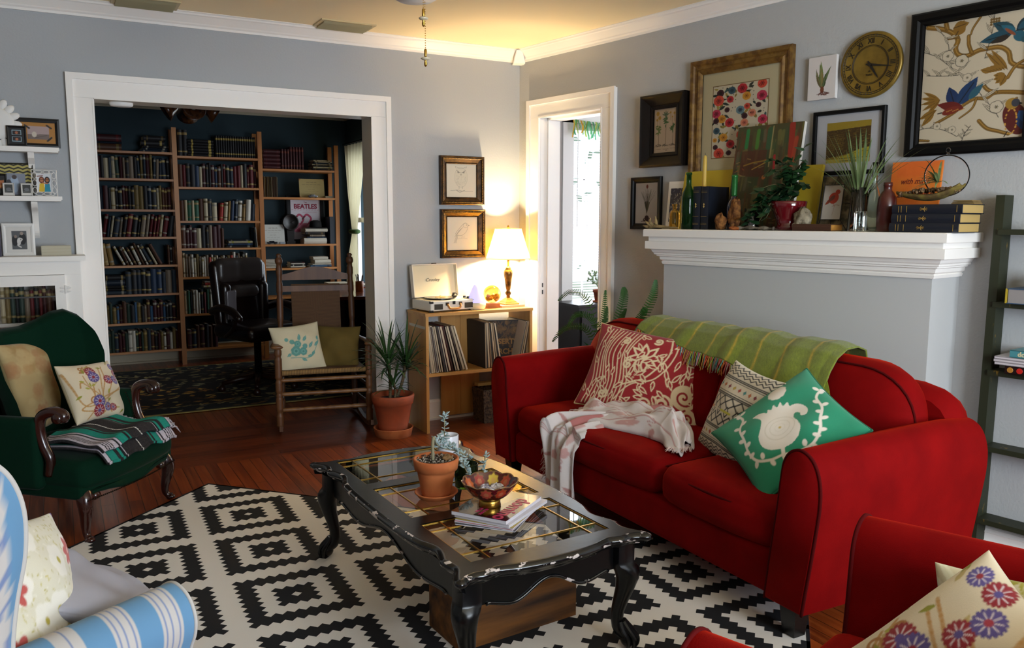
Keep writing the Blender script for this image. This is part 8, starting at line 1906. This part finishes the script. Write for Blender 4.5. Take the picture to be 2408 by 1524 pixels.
# stacks lying flat: (bay, shelf, x centre, list of (thickness, length, colour, title))
def stack(bay, sh, xc, items, what, dx=.0, depth=.18, zadd=0.0):
    z = SHZS[bay][sh]+.0006+zadd
    for k, (th, L, c, tl) in enumerate(items):
        book(xc+dx*((k*7) % 3-1), BY+.012+.004*(k % 2), z, th, depth, L, c, tl, '%s %s in %s, %s up' % (BC.get(c, 'dark'), 'book' if c not in ('c8c0b0',) else 'book', what, ORD[k]), 'the '+what, flat=True, rz=.03*((k*5) % 3-1), bands=c != 'c8c0b0'); z += th+.0008
stack(0, 0, -2.50, [(.060, .22, '4a2a18', '6e5a30'), (.020, .22, '14202e', '1c1a1c'), (.062, .22, '3a1014', '5a1418')], 'stack at the far left of the top study shelf')
stack(0, 0, -2.11, [(.018, .24, '28323c', '8c8678'), (.018, .22, '14202e', 'a8a090'), (.020, .22, '1c1a1c', '8c8678'), (.045, .20, '1c1a1c', 'a08a50'), (.045, .19, '1c1a1c', '5a4a2c')], 'black stack on the left bay top shelf', dx=.012)
stack(0, 5, -2.52, [(.035, .20, '28323c', '8c8678'), (.024, .20, '1c1a1c', 'a08a50'), (.024, .20, '1c1a1c', 'a08a50'), (.05, .19, '14202e', '8c8678'), (.045, .19, '1c1a1c', '8a7444')], 'stack at the left of the sixth study shelf')
stack(1, 3, -1.37, [(.020, .25, '1c1a1c', '8c8678'), (.022, .24, '24344c', '3c5a78'), (.022, .23, 'b0a284', 'a8a040'), (.012, .22, '28323c', '8c8678')], 'stack beside the leaning magazines in the middle bay', dx=.006)
stack(1, 5, -1.62, [(.022, .22, 'b0a284', 'a8a040'), (.026, .20, 'a8342a', '8c2a20'), (.012, .20, 'c8c0b0', '8c8678')], 'small pile lying on top of the middle bay books', zadd=.25)
# black and gold set
for k in range(17):
    w = .0212; x = -1.553+k*.0222
    o = book(x, BY+.02, SHZS[1][0]+.0006, w, .16, .205, '1c1a1c', '9a8444', 'black volume with gold ends, %s from left of the tall set' % ORD[k], 'tall black and gold set on the middle bay top'); 
for k in range(2): book(-1.885+.045*k, BY+.02, SHZS[1][0]+.0006, .042, .16, .245, '1c1a1c', '8a7444', ['wide black and tan volume at the left end of the middle top shelf', 'wide black and tan volume beside the gold-ended stack'][k], 'wide black and tan volumes')
stack(1, 0, -1.70, [(.026, .235, '1c1a1c', 'b09a50')]*6, 'gold-ended black stack on the middle bay top')
for k in range(5): book(-1.095+.0, BY+.02, SHZS[2][0]+.0006+.041*k, .040, .18, .16, '3a1014', '2a0c10', 'maroon volume lying in the right bay top stack, %s from bottom' % ORD[k], 'maroon volumes lying in the right bay', flat=True) if False else None
stack(2, 0, -1.03, [(.038, .165, '3a1014', '4a1c1c')]*5, 'maroon stack on the right bay top')
for k in range(8): book(-.925+.029*k, BY+.02, SHZS[2][0]+.0006, .028, .17, .225 if k > 2 else .20, '3a1014', '6a3428', 'upright maroon volume, %s from left on the right bay top' % ORD[k], 'upright maroon volumes on the right bay top')
stack(2, 0, -.515, [(.020, .20, '1c1a1c', '5a4a2c'), (.018, .20, 'b0a284', 'a08a50'), (.012, .21, '1c1a1c', '8c8678'), (.012, .20, 'b0a284', '6e5a30'), (.014, .20, '14202e', '8c8678'), (.012, .18, 'b0a284', '6e5a30'), (.013, .17, 'b0a284', '6e5a30')], 'magazine stack on the right bay top', dx=.008)
row(2, 1, -1.122, -.975, .195, .205, ['7a6a58', 'b0a284', '6e5a30', '4a2a18'], seed=20, wmin=.005, wmax=.010, bands=0, dep=.2)
stack(2, 2, -.60, [(.060, .235, 'c8c0b0', 'c8c0b0'), (.012, .20, '24344c', '3c5a78'), (.022, .16, '7a6a58', '8c8678'), (.026, .20, '1c1a1c', '5a4a2c'), (.034, .235, 'c8c0b0', '8c8678'), (.010, .21, '1c1a1c', '1c1a1c')], 'stack in front of the flamingo poster', dx=.010)
stack(2, 3, -.55, [(.020, .22, '3c5a78', '24344c'), (.014, .20, 'c8c0b0', '8c8678'), (.040, .17, 'c8c0b0', 'c8c0b0'), (.032, .155, 'c8c0b0', 'c8c0b0')], 'white book stack behind the rocking chair top', dx=.01)
stack(2, 3, -.80, [(.018, .15, 'c8c0b0', '1c1a1c'), (.014, .15, '1c1a1c', 'c8c0b0'), (.014, .14, 'c8c0b0', '1c1a1c'), (.010, .15, '1c1a1c', '5a1418')], 'low black and white pile behind the rocking chair')
stack(2, 3, -1.07, [(.014, .12, 'c8c0b0', 'c8c0b0')]*6, 'paper pile beside the office chair headrest')
# black binder, hat, certificates, clock, poster, toy car
o = MB().box(-.455, -.405, BY+.02, BY+.2, 1.1586, 1.44).build('ring_binder', mat('binder', '1c2430', .5)); tag(o, 'dark blue ring binder at the right end of the poster shelf', 'binder')
t = thing('hat', 'black hat resting on top of the book stack before the poster', 'hat', (-.585, BY+.10, 1.1586+.1695)); m_ = MB(); m_.lathe([(.062, 0), (.064, .006), (.060, .05), (.050, .068), (.02, .074), (.001, .074)], (0, 0, 0), 28); m_.build('crown', mat('black_felt', '08080a', .9), t, smooth=True)
def cert(label, x, z, w, h, bg, corner, tilt=-.12, y=BY+.10):
    c = Canvas(w/h, 1, bg, 90); W_ = w/h
    for yy, a, b, wd in ((.82, .30, .70, .045), (.70, .12, .88, .035), (.58, .25, .75, .02), (.46, .35, .65, .03), (.34, .22, .78, .018), (.24, .3, .7, .018)):
        n = int((b-a)*34)
        for k in range(n):
            if k % 5 != 4: c.line([(W_*(a+(b-a)*k/n), yy), (W_*(a+(b-a)*(k+.6)/n), yy+.01*math.sin(k*3))], wd*.5, '6a5c48', al=.8)
    for sx, sy in ((0, 1), (1, 1), (0, 0), (1, 0)): c.poly([(W_*sx, sy), (W_*sx+(.11 if sx == 0 else -.11), sy), (W_*sx, sy+(-.11 if sy else .11))], corner)
    t = thing('certificate', label, 'certificate', (x, y, z+.0006), rot=(tilt, 0, 0)); flat_print('paper', c, w, h, t, y=-.0025); MB().box(-w/2, w/2, -.002, .003, 0, h).build('mount', mat('cert_mount', '8a7a5c', .7), t)
cert('cream certificate with orange corners on the second right bay shelf', -.61, 1.632, .262, .195, 'b09c64', 'a8642c')
cert('white diploma with orange corners leaning left of the banjo clock', -1.020, 1.158, .225, .200, 'c4c4bc', 'b8602c')
t = thing('banjo_clock', 'dark banjo-shaped clock with round dial beside the framed poster', 'clock', (-.845, BY+.12, 1.1586))
MB().lathe([(.085, -.02), (.085, -.028), (.075, -.032), (.070, -.026)], (0, 0, .222), 36, ax='y').build('bezel', mat('ebony', '120d0b', .35), t, smooth=True); MB().lathe([(.001, -.024), (.070, -.024)], (0, 0, .222), 30, ax='y', cap=False).build('dial', mat('old_dial', '8a7850', .5, col2='5a4a30', nscale=60), t)
m_ = MB(); m_.lathe([(.001, .02), (.080, .02), (.085, -.02)], (0, 0, .222), 30, ax='y'); m_.prism([(-.030, 0), (.030, 0), (.040, .15), (-.040, .15)], -.02, .02, 'y'); m_.box(-.045, .045, -.025, .03, 0, .03); m_.build('case', MATS['ebony'], t)
m_ = MB(); m_.tube([(0, -.027, .222), (.045, -.027, .245)], .003, 5); m_.tube([(0, -.027, .222), (.020, -.027, .215)], .003, 5); m_.build('hands', M_black, t)
t = thing('framed_poster', 'framed white and pink poster lettered BEATLES with pink birds', 'poster', (-.655, BY+.215, 1.1586), rot=(-.03, 0, 0))
fr_ = frame_mb(.40, .50, [(0, 0), (0, .020), (.010, .022), (.040, .020), (.045, .010)]); fr_.build('frame', MATS['satin_black'], t)
cv = Canvas(.62, .80, 'd4ccd4', 200); PK = 'b03a5c'
for x, s_ in ((.10, 1), (.26, .9)):
    cv.ell(x+.03, .24, .12*s_, .10*s_, 'c87088'); cv.curve([(x+.10, .30), (x+.16, .42), (x+.08, .50), (x+.02, .46), (x-.01, .42)], .04, PK); cv.line([(x+.02, .46), (x-.02, .41)], .03, '4a1c24'); cv.leaf(x+.05, .22, .3, .3, .14, 'd8a0b0'); cv.leaf(x, .18, .2, .34, .10, PK)
for k in range(10): cv.line([(.02+.06*k, .60-.01*(k % 2)), (.05+.06*k, .60)], .008, 'b85a70'); cv.line([(.25+.03*k, .55), (.27+.03*k, .55)], .006, 'b85a70')
flat_print('print', cv, .31, .41, t, y=-.009, z0=.045); text_mesh('poster_title', 'BEATLES', .066, mat('crimson_ink', '8c1438', .6), t, (0, -.0098, .385), bold=.003, sx=.98); text_mesh('poster_title', 'The', .022, MATS['crimson_ink'], t, (0, -.0098, .428))
MB().box(-.19, .19, -.006, 0, .01, .49).build('backing', M_charcoal, t)
for nm, x, z in (('small silver toy car on the certificate shelf', -.62, 1.6326), ('small dark toy car in front of the white diploma', -1.05, 1.1586)):
    t = thing('toy_car', nm, 'toy car', (x, BY+.045, z)); m_ = MB(); m_.rbox((0, 0, .016), (.050, .018, .008), .005, 2); m_.rbox((-.004, 0, .027), (.026, .015, .007), .005, 2); m_.build('body', mat('car_silver', '8c8c90', .25, metal=.8) if 'silver' in nm else mat('car_dark', '1c2028', .25, metal=.4), t, smooth=True)
    for sx in (-.03, .03):
        for sy in (-.017, .017): MB().lathe([(.008, -.003), (.008, .003)], (sx, sy, .008), 12, ax='y').build('wheel', M_black, t)
o = MB().rbox((-.945, BY+.05, 1.1586+.012), (.028, .012, .0115), .005, 2).build('device', mat('grey_plastic', '8c949c', .4), smooth=True); tag(o, 'small grey plastic gadget beside the dark toy car', 'gadget')
o = MB().box(-.49, -.40, BY+.03, BY+.14, 1.6326, 1.652).build('paper_box', mat('pale_box', '9a927c', .7)); tag(o, 'flat pale box right of the silver toy car', 'box')
# study desk
t = thing('desk', 'dark wooden desk with glossy reddish top behind the rocking chair', 'desk', (-.62, 2.15, 0), math.radians(-6))
MB().rbox((0, 0, .735), (.42, .60, .015), .006, 2).build('desktop', M_desk, t, smooth=True)
for x in (-.27, .27): MB().box(x-.13, x+.13, -.55, .55, .02, .719).build('pedestal', mat('desk_body', '2a120a', .35), t)
MB().box(-.40, .40, .30, .32, .25, .719).build('modesty_panel', MATS['desk_body'], t)
t = thing('pen_mug', 'orange mug full of dark pens standing on the desk corner', 'mug', (-.530, 2.075, .7505))
MB().lathe([(.034, 0), (.037, .004), (.037, .092), (.034, .092), (.033, .01), (.001, .008)], (0, 0, 0), 30).build('cup', mat('orange_mug', 'b8641c', .4), t, smooth=True); m_ = MB(); m_.tube([(.036, -.0, .075), (.058, 0, .068), (.060, 0, .038), (.037, 0, .024)], .005, 8); m_.build('handle', MATS['orange_mug'], t, smooth=True)
rnd = random.Random(3)
for k in range(9): a = rnd.uniform(0, 6.28); m_ = MB(); m_.tube([(.012*math.cos(a), .012*math.sin(a), .012), (.036*math.cos(a), .036*math.sin(a), rnd.uniform(.13, .165))], .004, 6); m_.build('pen', mat('pen_'+['a', 'b', 'c'][k % 3], ['101014', '1c2840', '3a1a14'][k % 3], .4), t)
stk = [(.022, 'c8c0b0'), (.022, 'c8c0b0'), (.02, 'b0a284')]; z = .7505
for k, (th, c) in enumerate(stk): book(-.66+.004*k, 2.30, z, th, .16, .20, c, '8c8678', 'white book lying on the desk beside the mug, %s from bottom' % ORD[k], 'white books on the desk', flat=True, bands=False); z += th+.0006
# office chair
def office_chair():
    t = thing('office_chair', 'dark brown leather executive chair with padded headrest in the study', 'office chair', (-1.60, 1.78, 0), math.radians(22))
    M_lt = mat('brown_leather', '1c0e0a', .30, coat=.25, bump=dict(scale=120, strength=.25, dist=.002)); M_lt2 = mat('grey_brown_leather', '3a322f', .32, coat=.2)
    b = MB(); b.rbox((0, .10, .80), (.245, .055, .27), .05, 8, fn=lambda q, p: Vector((q.x*(1+.10*(q.z-.6)), q.y+.10*(q.z-.55)-.25*q.x*q.x, q.z))); b.build('backrest', M_lt, t, smooth=True)
    b = MB(); b.rbox((0, .065, .985), (.225, .065, .105), .06, 8, fn=lambda q, p: Vector((q.x, q.y+.06-.3*q.x*q.x-.012*math.exp(-(q.x/.02)**2)*-1, q.z))); b.build('headrest', M_lt2, t, smooth=True)
    b = MB(); b.rbox((.0, .055, .815), (.135, .055, .055), .05, 6, fn=lambda q, p: Vector((q.x, q.y-.3*q.x*q.x, q.z))); b.build('neck_pad', M_lt2, t, smooth=True)
    for sx in (-1, 1): b = MB(); b.rbox((sx*.175, .05, .70), (.045, .05, .19), .04, 6); b.build('side_bolster', M_lt, t, smooth=True)
    b = MB(); b.rbox((0, -.14, .50), (.26, .27, .06), .05, 8, crown=.02); b.build('seat', M_lt, t, smooth=True)
    for sx in (-1, 1):
        b = MB(); P = spline([(sx*.27, .10, .66), (sx*.285, -.05, .70), (sx*.285, -.22, .68), (sx*.28, -.30, .63)], 16); b.tube(P, .032, 10); b.ball(P[-1], .032); b.tube(spline([(sx*.28, -.26, .62), (sx*.27, -.20, .54), (sx*.25, -.05, .46)], 10), .016, 8); b.build('armrest', M_lt, t, smooth=True)
    b = MB(); b.lathe([(.03, .10), (.03, .40), (.12, .42), (.12, .45)], (0, -.12, 0), 16); b.build('gas_lift', M_black, t, smooth=True)
    for k in range(5):
        a = 2*PI*k/5+.3; b = MB(); b.tube([(0, -.12, .12), (.16*math.cos(a), -.12+.16*math.sin(a), .10), (.30*math.cos(a), -.12+.30*math.sin(a), .075)], [.03, .026, .018], 8); b.ball((.30*math.cos(a), -.12+.30*math.sin(a), .033), .031, 12, 8); b.build('base_arm', MATS['desk_body'], t, smooth=True)
    # pale glossy slab over the inner arm
    m_ = MB(); m_.rbox((-.155, .0, .71), (.045, .018, .12), .012, 4); m_.build('pale_slab', mat('pale_gloss', '6a6468', .3, coat=.4), t, smooth=True)
office_chair()
# study rug
cv = Canvas(2.9, 2.0, '241a0e', 260); rnd = random.Random(19)
cv.poly([(0, 0), (2.9, 0), (2.9, 2), (0, 2)], '8a7a44'); cv.poly([(.025, .025), (2.875, .025), (2.875, 1.975), (.025, 1.975)], '1a1c1e'); cv.poly([(.22, .22), (2.68, .22), (2.68, 1.78), (.22, 1.78)], '1c1610')
for k in range(900):
    x, y = rnd.uniform(.04, 2.86), rnd.uniform(.04, 1.96); inb = .24 < x < 2.66 and .24 < y < 1.76
    cv.leaf(x, y, rnd.choice([0, 1.57, 3.14, .6, 2.5]), rnd.uniform(.05, .12), rnd.uniform(.02, .04), rnd.choice(['c08a34', 'd0a044', '9a6a28', '5a3818', 'b09a54'] if inb and y < .9 and x < 1.5 else ['8a7a4c', '9a9268', '5c584a', '7a5a34', 'a89a64', '342c24']))
for k in range(14): cv.line([(.22, .22), (2.68, .22)], .012, '6a5c34'); 
U, V = np.meshgrid(np.linspace(0, 1, cv.nx), np.linspace(0, 1, cv.ny)); t = gridmesh('oriental_rug', np.stack([-3.35+U*2.9, 1.02+V*2.0, np.full_like(U, .008)], -1), cv.a, mat_attr('wool_rug_pile', .95, bump=dict(scale=300, strength=.4, dist=.002)), smooth=False, thick=.006); tag(t, 'dark oriental rug with golden brown floral pattern on the study floor', 'rug')
# curtain
t = thing('curtain', 'cream curtain tied back with a green band at the study window', 'curtain', (0, 0, 0))
nu, nv = 90, 90; U, V = np.meshgrid(np.linspace(0, 1, nu), np.linspace(0, 1, nv)); z = 2.18-V*1.95
lo_ = np.interp(z, [.2, .9, 1.30, 1.7, 2.18], [2.95, 3.02, 3.02, 2.88, 2.72]); hi = np.interp(z, [.2, .9, 1.25, 1.30, 1.7, 2.18], [3.42, 3.36, 3.16, 3.15, 3.27, 3.36])
fold = .018*np.sin(U*2*PI*6+z*.8)*np.interp(z, [.2, 1.2, 1.4, 2.18], [1, .5, .6, 1])
gridmesh('cloth', np.stack([-.235+fold, lo_+(hi-lo_)*U, z], -1), None, mat_translucent('curtain_cloth', 'd8cfae', .45), t)
m_ = MB(); m_.tube([(-.235+.035*math.cos(a), 3.085+.080*math.sin(a), 1.285) for a in np.linspace(0, 2*PI, 24, endpoint=False)], .022, 8, closed=True); m_.build('tie_back', mat('green_tie', '2c4a14', .8), t, smooth=True)
m_ = MB(); m_.tube([(-.23, 1.9, 2.20), (-.23, 3.42, 2.20)], .010, 10); m_.build('curtain_rod', M_black, t, smooth=True)
# ceiling light of the study with four bell shades
t = thing('ceiling_light', 'dark ceiling light with four amber bell shades seen through the opening', 'ceiling light', (-1.975, 1.80, 2.54))
m_ = MB(); m_.lathe([(.10, 0), (.10, -.03), (.04, -.05), (.04, -.14), (.10, -.17), (.10, -.23), (.05, -.27), (.001, -.28)], (0, 0, 0), 28); m_.build('motor_hub', mat('dark_bronze', '1c1410', .4, metal=.5), t, smooth=True)
for k in range(4):
    m_ = MB(); a = 1.57*k+PI*1.5; M = Matrix.Rotation(a, 4, 'Z') @ Matrix.Translation((.085, 0, -.225)) @ Matrix.Rotation(math.radians(122), 4, 'Y'); m_.M = M; m_.lathe([(.022, -.01), (.026, .01), (.045, .045), (.060, .085), (.085, .130), (.083, .130), (.057, .085), (.042, .045), (.02, .012)], (0, 0, 0), 28, cap=False); sh_ = m_.build('bell_shade', mat('amber_bell_glass', '5a3418', .25, col2='3a2010', nscale=30, coat=.5), t, smooth=True)
    m_ = MB(); m_.M = M; m_.lathe([(.018, -.02), (.018, .012), (.025, .03), (.030, .06), (.022, .085), (.001, .095)], (0, 0, 0), 16); m_.build('bulb', mat('unlit_bulb', 'a8a49a', .3), t, smooth=True)
